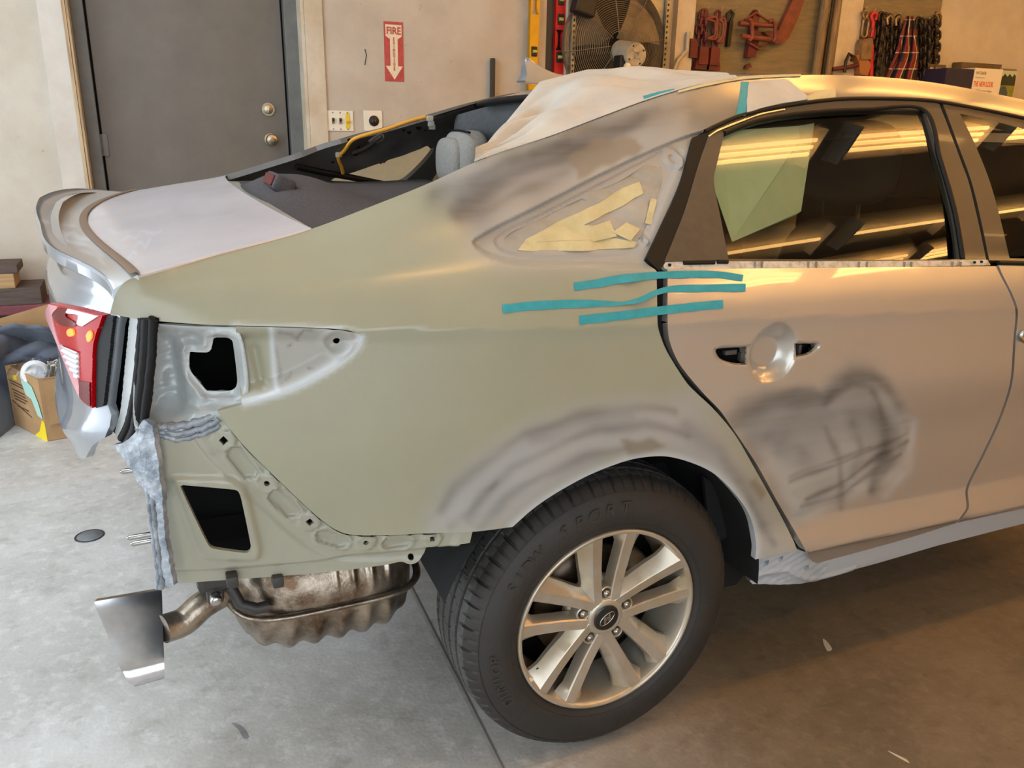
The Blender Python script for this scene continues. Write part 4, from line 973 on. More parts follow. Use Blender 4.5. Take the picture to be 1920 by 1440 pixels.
# drooping headliner at the rear header
hg = []
for t in np.linspace(0, 1, 50):
    y = 0.42+t*1.06; e = sst(1.30, 1.48, np.array(y))
    xr = 0.215+0.05*((y-CARW/2)/0.55)**2-0.10*float(e); z0 = min(float(ditch(np.array([xr]))[1][0])+0.024*(1-((y-CARW/2)/0.53)**2)-0.016, float(ditch(np.array([xr]))[1][0])-0.005 if y > 1.46 else 9)
    drop = 0.155-0.02*float(e)
    row = []
    for s_ in np.linspace(0, 1, 14):
        a = s_*PI/2; row.append((xr+0.012-0.020*math.sin(PI*s_)+0.11*s_**2.2, y+0.02*s_*float(e), z0-drop*math.sin(a)**1.1))
    for s_ in (0.3, 0.7, 1.5): row.append((xr+0.12+s_, y, z0-drop+0.10*min(1, s_*2)))
    hg.append(row)
MB().grid(np.array(hg)).build('headliner', M_head, car)
# rear bench with headrests, front seat with headrest
def headrest(c, d, m_, nm='headrest', par=None):
    b = MB(); n = 26; mm = 18; P2 = []
    for i in range(n+1):
        th = PI*i/n-PI/2; row = []
        for j in range(mm+1):
            ph = 2*PI*j/mm; f = lambda v, e: math.copysign(abs(v)**e, v)
            row.append((c[0]+d[0]/2*f(math.cos(th), .55)*f(math.cos(ph), .6), c[1]+d[1]/2*f(math.cos(th), .55)*f(math.sin(ph), .6), c[2]+d[2]/2*f(math.sin(th), .7)))
        P2.append(row)
    return b.grid(np.array(P2)).build(nm, m_, par)
rs = headrest((0.22, 1.0, 0.98), (0.26, 1.25, 0.42), M_fabric_d, 'rear_seat_back', car)
for yy in (1.40, 0.93):
    qh = (0.18, yy, 1.235)
    h_ = headrest(qh, (0.11, 0.26, 0.19), M_fabric_l, 'headrest', rs)
    headrest((qh[0]-0.045, yy+0.02, qh[2]-0.005), (0.07, 0.20, 0.15), M_fabric_l, 'cushion_panel', rs)
    MB().tube([(qh[0]-0.032, yy-0.12+0.24*k/20, qh[2]+0.093-0.00005*(k-10)**2) for k in range(21)], 0.004, 6).build('piping', M_black, rs)
bp = left_in([(868, 258), (905, 250), (885, 300), (850, 296)], 0.10)
st = MB(); st.tube([(0.42, 1.55, 1.36), (0.36, 1.58, 1.22), (0.33, 1.62, 1.0)], [0.05, 0.06, 0.08], 12, flat=0.5); st.build('left_pillar_trim', M_head, car)
fs = headrest((1.05, 0.52, 0.78), (0.22, 0.50, 0.66), M_fabric_d, 'front_seat', car)
headrest((1.02, 0.54, 1.265), (0.13, 0.32, 0.23), M_fabric_d, 'headrest', fs)
ps = MB()
for yy in (0.48, 0.62): ps.tube([(1.03, yy, 1.02), (1.02, yy, 1.20)], 0.007, 8)
ps.build_each('headrest_post', M_chrome, fs)
fs2 = headrest((1.10, 1.36, 0.78), (0.22, 0.50, 0.66), M_fabric_d, 'front_seat', car)
headrest((1.03, 1.36, 1.21), (0.12, 0.28, 0.21), mat('mid_grey_headrest', (92, 92, 88), 0.85), 'headrest', fs2)
dl_ = MB()
dl_.box((0.9, CARW/2, 0.62), (2.2, 1.45, 0.05)); dl_.box((-0.45, CARW/2, 0.60), (0.75, 1.40, 0.05)); dl_.box((0.05, CARW/2, 0.88), (0.05, 1.4, 0.5)); dl_.box((-0.3, CARW/2, 1.105), (0.8, 1.36, 0.03))
dl_.box((2.0, CARW/2, 0.85), (0.2, 1.4, 0.5))
dl_.build('dark_floor_pan', M_void, car)
MB().box((2.06, CARW/2, 0.84), (0.03, 1.60, 0.96)).box((2.0, CARW/2, 1.0), (0.16, 1.55, 0.2), bev=0.03).build('front_bulkhead', M_void, car)
MB().box((0.55, 0.10, 0.86), (1.0, 0.05, 0.36)).build('door_inner_trim', M_void, car)

# --- right doors
DSKIN = [(1252, 505, 1), (1252, 600), (1256, 640), (1274, 682), (1314, 732), (1351, 771), (1372, 801), (1419, 871), (1458, 941), (1497, 1007), (1513, 1036), (1522, 1052), (1533, 1056, 1), (1690, 1013), (1792, 981, 1), (1802, 968), (1812, 951), (1810, 922), (1816, 902), (1843.5, 848), (1875, 778), (1894, 715.6), (1900, 638), (1904, 583), (1894, 552), (1876, 517), (1867, 499, 1)]
HL = [(1345, 655), (1352, 675), (1378, 684), (1402, 685, 1), (1402, 650, 1), (1378, 651)]
HR = [(1493, 644, 1), (1531, 644), (1533, 652), (1517, 665), (1495, 670, 1)]
BOWL = side_uv([(1450, 664)])[0]
hl_uv = side_uv(smooth_poly(HL, True, 3)); hr_uv = side_uv(smooth_poly(HR, True, 3))
handle_o = side_uv(smooth_poly([(1340, 652), (1405, 645), (1490, 640), (1537, 641), (1537, 654), (1518, 669), (1494, 676), (1450, 705), (1405, 690), (1350, 680)], True, 4))
def d_relief(u, v):
    Q = np.stack([u, v], 1); r = np.zeros(len(u)); near = np.hypot(*(Q-BOWL).T) < 0.25
    if near.any():
        q = Q[near]; d = np.hypot((q[:, 0]-BOWL[0])/1.0, (q[:, 1]-BOWL[1])/0.98)
        a = 0.026*sst(0.066, 0.030, d)+0.003*sst(0.068, 0.060, d)
        a = np.maximum(a, 0.004*sst(0.0, 0.008, sdf(q, handle_o)))
        r[near] = a
    return r
DPR = [pz([(1378, 800), (1395, 775), (1440, 745), (1530, 725), (1580, 700), (1620, 692), (1660, 712), (1700, 770), (1712, 800), (1700, 850), (1690, 890), (1655, 915), (1610, 930), (1570, 945), (1520, 975), (1490, 990), (1440, 900)])]
DSTR = [([(1390+14*k, 800+9*k), (1420+11*k, 765+9*k), (1490+8*k, 742+10*k), (1560+6*k, 730+12*k), (1630+3*k, 745+14*k), (1670, 800+10*k), (1660-4*k, 880+2*k)], 9+(k*7) % 5, .13+.05*((k*3) % 4)) for k in range(9)]+[([(1490+10*k, 925+8*k), (1570+8*k, 890+6*k), (1660, 850-2*k)], 6, .18) for k in range(4)]+[([(1372, 795), (1400, 765), (1440, 746), (1500, 735), (1545, 742), (1575, 715), (1600, 702), (1630, 706), (1660, 725), (1685, 755)], 15, .75), ([(1380, 790), (1430, 765), (1480, 755), (1530, 760)], 14, .5), ([(1545, 758), (1560, 735), (1595, 718), (1630, 728), (1650, 760), (1660, 800), (1655, 850), (1634, 920)], 7, .6), ([(1590, 715), (1640, 740), (1672, 790), (1684, 830)], 12, .45),
        ([(1480, 904), (1560, 872), (1640, 842), (1700, 810)], 3.5, .7), ([(1478, 896), (1560, 862), (1630, 840)], 3, .5), ([(1515, 938), (1590, 898), (1650, 856), (1702, 825)], 4, .75), ([(1505, 952), (1580, 925), (1640, 885), (1690, 850)], 4, .5), ([(1493, 968), (1550, 945), (1600, 920)], 5, .35),
        ([(1575, 950), (1580, 910), (1572, 860), (1550, 800)], 6, .55), ([(1634, 925), (1650, 900), (1680, 860), (1700, 825)], 8, .6), ([(1520, 880), (1500, 840), (1440, 820)], 12, .25), ([(1600, 790), (1612, 840), (1600, 890)], 8, .35), ([(1420, 860), (1400, 820), (1480, 800), (1560, 780)], 14, .3), ([(1640, 780), (1660, 830), (1640, 880)], 10, .35), ([(1690, 770), (1700, 800)], 12, .4), ([(1500, 760), (1600, 770), (1660, 800)], 26, .3), ([(1410, 800), (1500, 860), (1620, 870)], 34, .22), ([(1500, 985), (1470, 950), (1440, 890)], 12, .2)]
def d_fine(Q):
    px = project(np.stack([Q[:, 0], S(Q[:, 0], Q[:, 1], False), Q[:, 1]], 1)); x, y = px[:, 0], px[:, 1]
    return ((x > 1360) & (x < 1720) & (y > 685) & (y < 1000)) | ((x > 1330) & (x < 1545) & (y > 610) & (y < 715))
def door_pr(px, P):
    a = np.zeros(len(px))
    for z_ in DPR: a = np.maximum(a, sst(-14, 20, sdf(px, z_)))
    return a
rdoor = panel('rear_door_skin', side_uv(smooth_poly(DSKIN)), side_surf(0, d_relief), M_door, car, [hl_uv, hr_uv], step=0.0095, thick=0.022, refine=d_fine, attrs={'prime': door_pr, 'dark': strokes(DSTR), 'bare': mz, 'pale': lambda px, P: 0.5*np.exp(-(segdist(px, [(1716, 790), (1705, 880), (1660, 930)])/8)**2)})
rdoor['label'] = 'glossy champagne silver rear door with a sanded grey patch'
for h_, nm in ((hl_uv, 'handle_socket'), (hr_uv, 'handle_socket')):
    c_ = h_.mean(0); panel(nm, c_+(h_-c_)*1.15, side_surf(0.03), M_void, rdoor, step=0.02, thick=0)
    cm = h_.mean(0); rg = MB(); pts = [(u, float(S(np.array([u]), np.array([v]))[0])+0.005+float(d_relief(np.array([u]), np.array([v]))[0])*0.5, v) for u, v in h_]
    rg.tube(pts, 0.0028, 6, closed=True); rg.build('socket_gasket', mat('dirty_gasket', (150, 138, 122), 0.7, c2=(60, 54, 48), nscale=60), rdoor)
rib_ = MB()
for (px_, w_, h2) in (((1368, 660), 0.030, 0.010), ((1392, 668), 0.018, 0.02), ((1497, 655), 0.008, 0.024), ((1523, 655), 0.014, 0.008)):
    q = at_y(px_, 0.028)[0]; rib_.box(q, (w_, 0.012, h2), bev=0.002)
rib_.build_each('handle_bracket', M_inner, rdoor)
# window frame, glass, pillar applique, seals
WIN = [(1358, 249, 1), (1385, 237), (1420, 225.6), (1465, 216), (1512, 210.5), (1565, 206), (1621, 204), (1680, 204), (1732, 206, 1), (1748, 250), (1761, 298.5), (1775, 346), (1789, 397), (1798, 440), (1804, 486, 1), (1600, 487), (1366, 485, 1), (1352, 412), (1338.5, 339), (1346, 300)]
FR_O = [(1328, 252, 1), (1340, 241), (1384, 221), (1457, 203), (1566, 188.5), (1657, 187), (1749, 192), (1761, 195, 1), (1775, 230), (1787, 262), (1803, 305), (1816.5, 342), (1834, 415), (1849, 486, 1), (1849, 492, 1), (1600, 493), (1246, 494, 1), (1283, 397), (1309, 311)]
_gx, _gz = np.meshgrid(np.linspace(0.25, 1.0, 24), np.linspace(1.10, 1.38, 16)); _gx, _gz = _gx.ravel(), _gz.ravel()
_gm = np.linalg.lstsq(np.stack([np.ones_like(_gx), _gx, _gz, _gx**2, _gx*_gz, _gz**2], 1), S(_gx, _gz), rcond=None)[0]
def glass_surf(dep):
    def f(u, v): return np.stack([u, np.stack([np.ones_like(u), u, v, u**2, u*v, v**2], 1)@_gm+dep, v], 1)
    return f
win_uv = side_uv(smooth_poly(WIN, True, 4), 0.004)
frame = panel('rear_window_frame', side_uv(smooth_poly(FR_O), 0.004), side_surf(0.004), M_frame, car, [win_uv], step=0.014, thick=0.02)
panel('rear_window_glass', side_uv(smooth_poly([(p[0]+(2 if p[0] > 1600 else -2), p[1]+(2 if p[1] > 350 else -2), *p[2:]) for p in WIN]), 0.016), glass_surf(0.016), M_glass, car, step=0.04, thick=0)
panel('pillar_applique', side_uv(smooth_poly([(1246, 490, 1), (1283, 397), (1309, 311), (1328, 256, 1), (1357, 249, 1), (1345, 300), (1337.5, 339), (1351, 412), (1365, 487, 1)]), 0.0), side_surf(0.0), M_appl, car, step=0.015, thick=0.006)
def side_tube(nm, px, r, m_, depth=0.0, par=car, flat=1.0):
    uv = side_uv(smooth_poly(px, False, 5), depth); y = S(uv[:, 0], uv[:, 1])+depth
    return MB().tube([(u, yy, v) for (u, v), yy in zip(uv, y)], r, 8, flat=flat).build(nm, m_, par)
side_tube('bright_frame_trim', [(1327, 257), (1342, 247), (1384, 230), (1425, 215), (1470, 206)], 0.0035, M_chrome, 0.003, frame)
side_tube('glass_run_seal', [(1358, 250), (1420, 226.5), (1512, 211.5), (1621, 205), (1732, 207), (1762, 298), (1790, 397), (1805, 485)], 0.006, M_black, 0.004, frame)
side_tube('roof_drip_seal', [(1322, 247), (1340, 238), (1384, 219), (1457, 201.5), (1566, 187), (1657, 185.5), (1749, 190), (1840, 205.5), (1925, 223)], 0.0055, M_black, 0.004)
SEAL = [(1212, 484, 1), (1240, 424), (1278, 338), (1298, 258, 1), (1332, 245, 1), (1310, 311), (1285, 397), (1250, 487), (1236, 508, 1)]
panel('pillar_seal', side_uv(smooth_poly(SEAL), 0.002), side_surf(0.002), M_black, car, step=0.012, thick=0.02)
panel('door_gap_seal', side_uv(smooth_poly([(1228, 500, 1), (1256, 500, 1), (1256, 560), (1258, 640), (1274, 682), (1312, 733), (1300, 738), (1260, 690), (1240, 650), (1228, 600)]), 0.02), side_surf(0.02), M_black, car, step=0.02, thick=0.02)
M_belt = mat('grimy_white_belt_flange', (206, 198, 182), 0.45, c2=(150, 136, 112), nscale=45, contrast=(0.45, 0.7))
belt = panel('belt_flange', side_uv(smooth_poly([(1247, 491, 1), (1300, 490), (1500, 490), (1700, 489), (1852, 487, 1), (1857, 497, 1), (1600, 502), (1300, 505), (1250, 505), (1244, 499)]), 0.003), side_surf(0.003), M_belt, car, step=0.012, thick=0.01); belt['label'] = 'grimy bare belt flange with clip slots'
cl = MB()
for a, b in (((1282, 493), (1340, 492)), ((1345, 491), (1365, 491))):
    uv = side_uv([a, b], 0); cl.tube([(u, float(S(np.array([u]), np.array([v]))[0])+0.001, v) for u, v in uv], 0.0045, 6)
for p_ in ((1256, 497), (1841, 491), (1828, 492)):
    u, v = side_uv([p_])[0]; cl.lathe([(0, 0), (0.003, 0), (0.003, 0.004)], (u, float(S(np.array([u]), np.array([v]))[0])-0.001, v), n=10)
cl.build_each('clip_slot', M_black, belt)
cp = MB()
for p_ in (1415, 1428, 1515, 1530, 1610, 1625, 1695, 1708, 1785, 1800):
    u, v = side_uv([(p_, 496)])[0]; cp.box((u, float(S(np.array([u]), np.array([v]))[0])-0.0005, v), (0.002, 0.0055, 0.013))
cp.build_each('clip_mark', mat('grimy_clip', (140, 126, 106), 0.6), belt)
# front door
FD = [(1796, 980, 1), (1807, 968), (1817, 951), (1815, 922), (1821, 903), (1848, 849), (1879.5, 778), (1898.5, 716), (1904.5, 638), (1908.5, 583), (1898.5, 552), (1881, 517), (1872, 497, 1), (1920, 498)]
f_uv = side_uv(smooth_poly(FD, False)); xr_ = f_uv[-1]
f_uv = np.concatenate([f_uv, [[2.1, 1.03], [2.1, 0.335]], side_uv([(1920, 953)])])
fdoor = panel('front_door_skin', f_uv, side_surf(0), M_door, car, step=0.016, thick=0.022, attrs={'prime': mz, 'dark': mz, 'bare': mz, 'pale': mz})
FF = side_uv(smooth_poly([(1855, 488, 1), (1840, 415), (1822, 342), (1793, 262), (1780, 226), (1768, 195, 1), (1840, 208), (1920, 225)], False), 0.004)
FF = np.concatenate([FF, [[1.75, 1.31], [2.1, 1.17], [2.1, 1.04]], side_uv([(1920, 490), (1890, 489)])])
FW = side_uv(smooth_poly([(1893, 484, 1), (1873, 400), (1854, 335), (1826, 266), (1800, 213, 1), (1860, 226), (1920, 243)], False), 0.004)
FW = np.concatenate([FW, [[1.7, 1.29], [2.0, 1.17], [2.05, 1.06]], side_uv([(1920, 485)])])
panel('front_window_frame', FF, side_surf(0.004), M_frame, car, [FW], step=0.02, thick=0.02)
panel('front_window_glass', FW, glass_surf(0.016), M_glass, car, step=0.05, thick=0)
side_tube('front_belt_trim', [(1872, 493), (1920, 494), (1990, 494)], 0.005, M_black, -0.002)
panel('pillar_gap', side_uv(smooth_poly([(1752, 185, 1), (1782, 188, 1), (1805, 262), (1830, 342), (1850, 420), (1862, 492), (1905, 560), (1915, 600), (1910, 700), (1860, 850), (1826, 905), (1825, 955), (1800, 985, 1), (1785, 975), (1800, 920), (1800, 890), (1850, 780), (1880, 700), (1890, 590), (1860, 510), (1838, 490), (1800, 342)]), 0.03), side_surf(0.03), M_black, car, step=0.04, thick=0.02)
side_tube('door_handle_tip', [(1919, 621), (1914, 630), (1920, 640)], 0.006, M_chrome, -0.006, fdoor)
# sill
SILL = [(1419, 1047, 1), (1494, 1030, 1), (1512, 1036), (1534, 1052), (1690, 1008), (1920, 947, 1)]
sl_uv = side_uv(smooth_poly(SILL, False), 0.022)
low = side_uv(smooth_poly([(1920, 985), (1830, 1007), (1740, 1033), (1655, 1058), (1600, 1073), (1545, 1088), (1490, 1099), (1440, 1099), (1416, 1099, 1), (1406, 1086), (1409, 1064), (1417, 1052)], False), 0.022)
sl_uv = np.concatenate([sl_uv, [[2.1, 0.335], [2.1, 0.28]], low])
holes_s = [side_uv(q, .022) for q in ([(1433, 1052), (1442, 1050), (1440, 1060), (1432, 1062)], [(1462, 1044), (1469, 1042), (1467, 1051), (1460, 1053)], [(1509, 1061), (1517, 1059), (1516, 1067), (1508, 1069)])]
wav = side_uv(smooth_poly([(1405, 1085), (1440, 1074), (1475, 1070), (1490, 1078), (1520, 1086), (1560, 1078), (1600, 1066)], False), .022)
def sill_rel(u, v):
    q = np.stack([u, v], 1); d = segdist(q, wav); below = v < np.interp(u, wav[:, 0], wav[:, 1])
    return -0.006*np.exp(-(d/0.006)**2)+np.where(below, 0.010*sst(0, 0.03, d), 0)+0.0015*np.sin(u*120)*np.sin(v*200)*(u < 0.7)
sill = panel('sill', sl_uv, side_surf(0.022, sill_rel), M_ecoat, car, holes_s, step=0.009, thick=0.02, attrs={'prime': lambda px, P: 0.8*sst(1560, 1500, px[:, 0])*0+0.9*np.ones(len(px)), 'dark': strokes([([(1410, 1082), (1445, 1075), (1478, 1074), (1492, 1083), (1525, 1090), (1560, 1080)], 3.5, .6), ([(1418, 1060), (1414, 1082)], 1.5, .8), ([(1528, 1072), (1534, 1068)], 5, .4), ([(1560, 1078), (1700, 1042), (1900, 988)], 2.5, .4)]), 'bare': mz, 'pale': lambda px, P: 0.85*sst(1540, 1480, px[:, 0])+0.6*sst(1480, 1560, px[:, 0])})
sill['label'] = 'pale scraped sill with square clip holes'
tb = side_uv([(1397, 1046), (1412, 1050), (1408, 1072), (1396, 1058)], .04)
panel('sill_tab', tb, side_surf(0.04), M_ecoat, car, [side_uv([(1401, 1055), (1405, 1056), (1404, 1062), (1400, 1061)], .04)], step=0.02, thick=0.004, attrs={'prime': lambda px, P: 0.8+0*px[:, 0], 'dark': mz, 'bare': mz, 'pale': mz})
# wheel-arch liner
al = []
for a in np.linspace(math.radians(0), math.radians(160), 60):
    al.append([(rr*math.cos(a), yy, 0.325+rr*math.sin(a)) for rr, yy in ((0.402, 0.03), (0.400, 0.08), (0.395, 0.2), (0.385, 0.36))])
lb_ = MB().grid(np.array(al)); lb_.build('wheel_arch_liner', M_liner, car)
MB().prism([(0.39*math.cos(a), 0.325+0.39*math.sin(a)) for a in np.linspace(math.radians(8), math.radians(158), 30)], 0.34, 0.35).build('arch_inner_wall', M_liner, car)
pl = side_uv(pz([(1330, 900), (1410, 960), (1414, 1050), (1406, 1084), (1388, 1104), (1366, 1108), (1330, 1100)]), .10)
panel('liner_flap', pl, side_surf(0.12), M_liner, car, step=0.03, thick=0.01)

# --- rear wheel
WC = (0.0, 0.0, 0.325)
wheel = empty('rear_wheel', WC); setp(wheel, car)
NT = 720
prof = [(.214, .046), (.2185, .036), (.226, .029), (.240, .0245), (.258, .0225), (.270, .0235), (.284, .027), (.296, .0315), (.304, .037), (.3055, .0365), (.312, .043), (.319, .050), (.325, .058), (.3285, .066), (.3305, .074), (.3318, .082),
        (.3322, .0885), (.323, .0895), (.323, .0985), (.333, .0995), (.3338, .112), (.3342, .1255), (.324, .1265), (.324, .1365), (.3343, .1375), (.3343, .150), (.3343, .1635), (.324, .1645), (.324, .1745), (.3342, .1755), (.333, .190), (.3325, .2005), (.323, .2015), (.323, .2105), (.332, .2115), (.330, .226), (.322, .244), (.300, .262), (.262, .270), (.214, .255)]
vs = []; K = len(prof)
ZF = -0.009
for i in range(NT):
    a = 2*PI*i/NT; ph = i % 9
    for k, (r, h) in enumerate(prof):
        rr = r
        if 10 <= k <= 15:                        # shoulder sipes
            deep = 0.006 if (i//9) % 2 == 0 else 0.0035
            if ph in (0, 1): rr -= deep*(1 if 11 <= k <= 15 else 0.4)
        if k in (19, 20, 21, 24, 25, 26, 29, 30, 31) and (i+int((k-19)*2.5)) % 12 == 0: rr -= 0.0035
        if 33 < k < 37 and ph in (0, 1): rr -= 0.005
        z = 0.325+rr*math.sin(a)
        vs.append((rr*math.cos(a), h-(0.004*sst(0.05, 0.0, np.array(z-ZF)) if k < 12 else 0), max(z, ZF+0.0005)))
fs = []
for i in range(NT):
    j = (i+1) % NT
    for k in range(K-1): fs.append((i*K+k, j*K+k, j*K+k+1, i*K+k+1))
tyre = MB().add(vs, fs, True).build('tyre', M_tyre, wheel); autosmooth(tyre, 38); tyre.data.materials.append(M_tread)
for pi_, pl_ in enumerate(tyre.data.polygons):
    if np.hypot(pl_.center.x, pl_.center.z-.325) > .3265 and pl_.center.y > .062: pl_.material_index = 1
tyre['label'] = 'black road tyre with sipes and raised lettering'
# raised lettering and rib lines on the sidewall
tx = MB()
def sidewall(r): return float(np.interp(r, [.2185, .226, .240, .258, .270, .284, .296, .304], [.036, .029, .0245, .0225, .0235, .027, .0315, .037]))
for r_ in (0.2345, 0.3045): tx.tube([(r_*math.cos(t), sidewall(r_)-0.0002, 0.325+r_*math.sin(t)) for t in np.linspace(0, 2*PI, 160, endpoint=False)], 0.0008, 5, closed=True)
for a0 in (82, 85, 217, 219, 275, 277, -2, 0): tx.tube([(r_*math.cos(math.radians(a0)+(r_-.27)*(0.0 if a0 % 2 else 0.3)), sidewall(r_)-0.0003, 0.325+r_*math.sin(math.radians(a0)+(r_-.27)*(0.0 if a0 % 2 else 0.3))) for r_ in np.linspace(.238, .298, 8)], 0.0007, 4)
tx.build('sidewall_rib', M_tyre, wheel)
def arc_text(body, a_mid, rad, size, step):
    n = len(body)
    for i, ch in enumerate(body):
        if ch == ' ': continue
        a = math.radians(a_mid)-(i-(n-1)/2)*step/rad
        x, z = rad*math.cos(a), 0.325+rad*math.sin(a)
        textobj('sidewall_letter', ch, size, (x, sidewall(rad)-0.0006, z), (math.sin(a), 0, -math.cos(a)), (math.cos(a), 0, math.sin(a)), M_letter, wheel, depth=0.0012, shear=0.15)
M_letter = mat('raised_rubber_letter', (54, 49, 44), 0.5)
arc_text('SPORT', 102, 0.272, 0.040, 0.036)
arc_text('SIDW', 141, 0.272, 0.036, 0.027)
arc_text('DUNLOP', 196, 0.272, 0.032, 0.023)
# alloy rim
rim = MB().lathe([(.2175, .043), (.2185, .034), (.2170, .0300), (.2130, .0290), (.2090, .0315), (.2065, .038), (.2045, .055), (.200, .085), (.193, .115), (.190, .20), (.200, .235)], (0, 0, .325), n=128)
rimo = rim.build('rim_barrel', M_rim, wheel); rimo['label'] = 'silver alloy rim with brake dust'
def spoke(ang, sgn):
    pc = math.radians(ang); rows = []
    for t in np.linspace(0, 1, 14):
        r = 0.026+(0.2085-0.026)*t
        off = sgn*(0.0185+0.0225*t)
        hw = 0.0115+0.0028*t; sw_out = 0.011+0.013*t+0.014*sst(.75, 1.0, t)+0.012*sst(.32, .08, t); sw_in = 0.004+0.002*t+0.012*sst(.82, 1.0, t)
        y0 = 0.0475-0.014*t**1.3+0.003*math.sin(PI*t); dp = 0.034-0.006*t
        dx, dz = math.cos(pc), math.sin(pc); tx_, tz_ = -math.sin(pc), math.cos(pc)
        sec = [(-sgn*(hw*0.9+sw_in), y0+dp), (-sgn*hw*0.95, y0+0.004), (-sgn*hw*0.75, y0+0.0015), (sgn*hw*0.85, y0), (sgn*hw, y0+0.001), (sgn*(hw+sw_out), y0+0.024+0.004*t), (sgn*(hw+sw_out*1.05), y0+dp+0.006)]
        rr = math.sqrt(max(r*r-off*off, 1e-6)) if t > 0.5 else r
        rows.append([(dx*rr+tx_*(off+s_), y, .325+dz*rr+tz_*(off+s_)) for s_, y in sec])
    b = MB().grid(np.array(rows)); return b
for k in range(5):
    for sg_ in (-1, 1): autosmooth(spoke(89.5-72*k, sg_).build('spoke', M_rim, wheel), 28)
hb = MB().lathe([(0.0, .0465), (.030, .0465), (.0315, .0455), (.040, .0465), (.043, .049), (.045, .058), (.046, .085)], (0, 0, .325), n=72)
hb.build('hub', M_rim, wheel)
back = MB().lathe([(.046, .079), (.08, .083), (.082, .10)], (0, 0, .325), n=60); back.build('hub_web', M_rim, wheel)
for k in range(5):
    a = math.radians(90-72*k-1); x, z = .0572*math.cos(a), .325+.0572*math.sin(a)
    MB().lathe([(.0165, .085), (.0165, .056), (.0150, .0515), (.0130, .053), (.0120, .060), (.0115, .078), (0, .079)], (x, 0, z), n=28).build('lug_seat', M_rim, wheel)
    MB().lathe([(0, .047), (.004, .0475), (.0075, .051), (.0085, .058), (.0090, .080)], (x, 0, z), n=6 if False else 20).build('lug_nut', M_bolt, wheel)
M_cap = mat('black_hub_cap', (24, 24, 24), 0.35, coat=0.4)
MB().lathe([(0, .0430), (.026, .0432), (.0300, .0443), (.0318, .0470)], (0, 0, .325), n=60).build('hub_cap', M_cap, wheel)
em = MB(); tr_ = math.radians(38)
def EM(u, v): 
    return (u*math.cos(tr_)-v*math.sin(tr_), 0.0420, .325+u*math.sin(tr_)+v*math.cos(tr_))
em.tube([EM(.0205*math.cos(t), .0105*math.sin(t)) for t in np.linspace(0, 2*PI, 60, endpoint=False)], 0.0012, 8, closed=True, flat=0.6)
def bar(pts):
    P3 = [EM(*p) for p in pts]; n = len(P3); em.add([(x, y-.0006, z) for x, y, z in P3]+[(x, y+.001, z) for x, y, z in P3], [tuple(range(n)), tuple(range(2*n-1, n-1, -1))]+[(i, i+n, (i+1) % n+n, (i+1) % n) for i in range(n)])
def flow(pts): return [tuple(q) for q in smooth_poly(pts, True, 0.0012)]
bar(flow([(-.0135, -.0062), (-.0105, -.0078), (-.006, -.0035), (-.002, .0025), (.001, .0062), (-.001, .0082), (-.005, .0082), (-.008, .003)]))
bar(flow([(.0135, .0062), (.0105, .0078), (.006, .0035), (.002, -.0025), (-.001, -.0062), (.001, -.0082), (.005, -.0082), (.008, -.003)]))
bar(flow([(-.0065, -.0012), (-.003, -.0026), (.0065, .0012), (.003, .0026)]))
em.build('emblem', M_chrome, wheel)['label'] = 'chrome slanted letter in an oval'
MB().lathe([(0, .118), (.075, .118), (.078, .112), (.142, .112), (.142, .135), (0, .135)], (0, 0, .325), n=72).build('brake_disc', M_disc, wheel)
MB().lathe([(0, .145), (.192, .145), (.192, .15)], (0, 0, .325), n=48).build('backing_plate', M_void, wheel)
cpz = MB()
ac = [[(rr*math.cos(a), yy, .325+rr*math.sin(a)) for rr, yy in ((.10, .135), (.10, .085), (.155, .08), (.160, .10), (.160, .14))] for a in np.linspace(math.radians(8), math.radians(62), 14)]
cpz.grid(np.array(ac)); cpz.add(ac[0], [(0, 1, 2, 3, 4)]); cpz.add(ac[-1], [(4, 3, 2, 1, 0)]); cpz.build('brake_caliper', M_disc, wheel)
vx, vz = .187*math.cos(math.radians(213)), .325+.187*math.sin(math.radians(213))
MB().tube([(vx*0.98, .085, vz), (vx*1.0, .058, vz+0.004)], [.0045, .004], 10).build('valve_stem', M_black, wheel)
a = math.radians(207); MB().tube([(.2095*math.cos(a), .034, .325+.2095*math.sin(a)), (.2098*math.cos(a), .0295, .325+.2098*math.sin(a))], .006, 14).build('sticker_dot', mat('pale_dot', (222, 196, 160), 0.6), wheel)

# --- exhaust
M_ms = M_steel_h
MC = (-0.545, 0.45, 0.365)
def muffler():
    b = MB(); nx = 90; na = 56; rows = []
    for i in range(nx+1):
        t = -1+2*i/nx; x = MC[0]+0.205*t
        e = (1-abs(t)**5.5)**(1/2.6) if abs(t) < 1 else 0.0
        row = []
        for j in range(na+1):
            a = 2*PI*j/na; cs, sn = math.cos(a), math.sin(a)
            sc_ = 1.0+(0.034*math.cos(i*2*PI/12.0)*float(sst(-.03, -.3, np.array(sn))) if sn < -0.03 and abs(t) < .86 else (0.040*max(0, math.cos(i*2*PI/9.0))**2*float(sst(.1, .3, np.array(sn))) if sn > 0.1 and 0.0 < t < .8 else 0))
            yy = MC[1]+0.195*e*math.copysign(abs(cs)**.75, cs)*(0.75+0.25*(1-abs(t)**3))*sc_
            zz = MC[2]+0.145*e*math.copysign(abs(sn)**.85, sn)*sc_
            row.append((x, yy, zz))
        rows.append(row)
    return b.grid(np.array(rows))
muf = muffler().build('muffler', M_ms, car); muf['label'] = 'rust-tinged steel muffler with ribbed shell'
seam = []
for a in np.linspace(0, 2*PI, 90, endpoint=False):
    cs, sn = math.cos(a), math.sin(a); seam.append((MC[0]+0.212*math.copysign(abs(cs)**.45, cs), MC[1]+0.200*math.copysign(abs(sn)**.6, sn)*0.99, MC[2]-0.004))
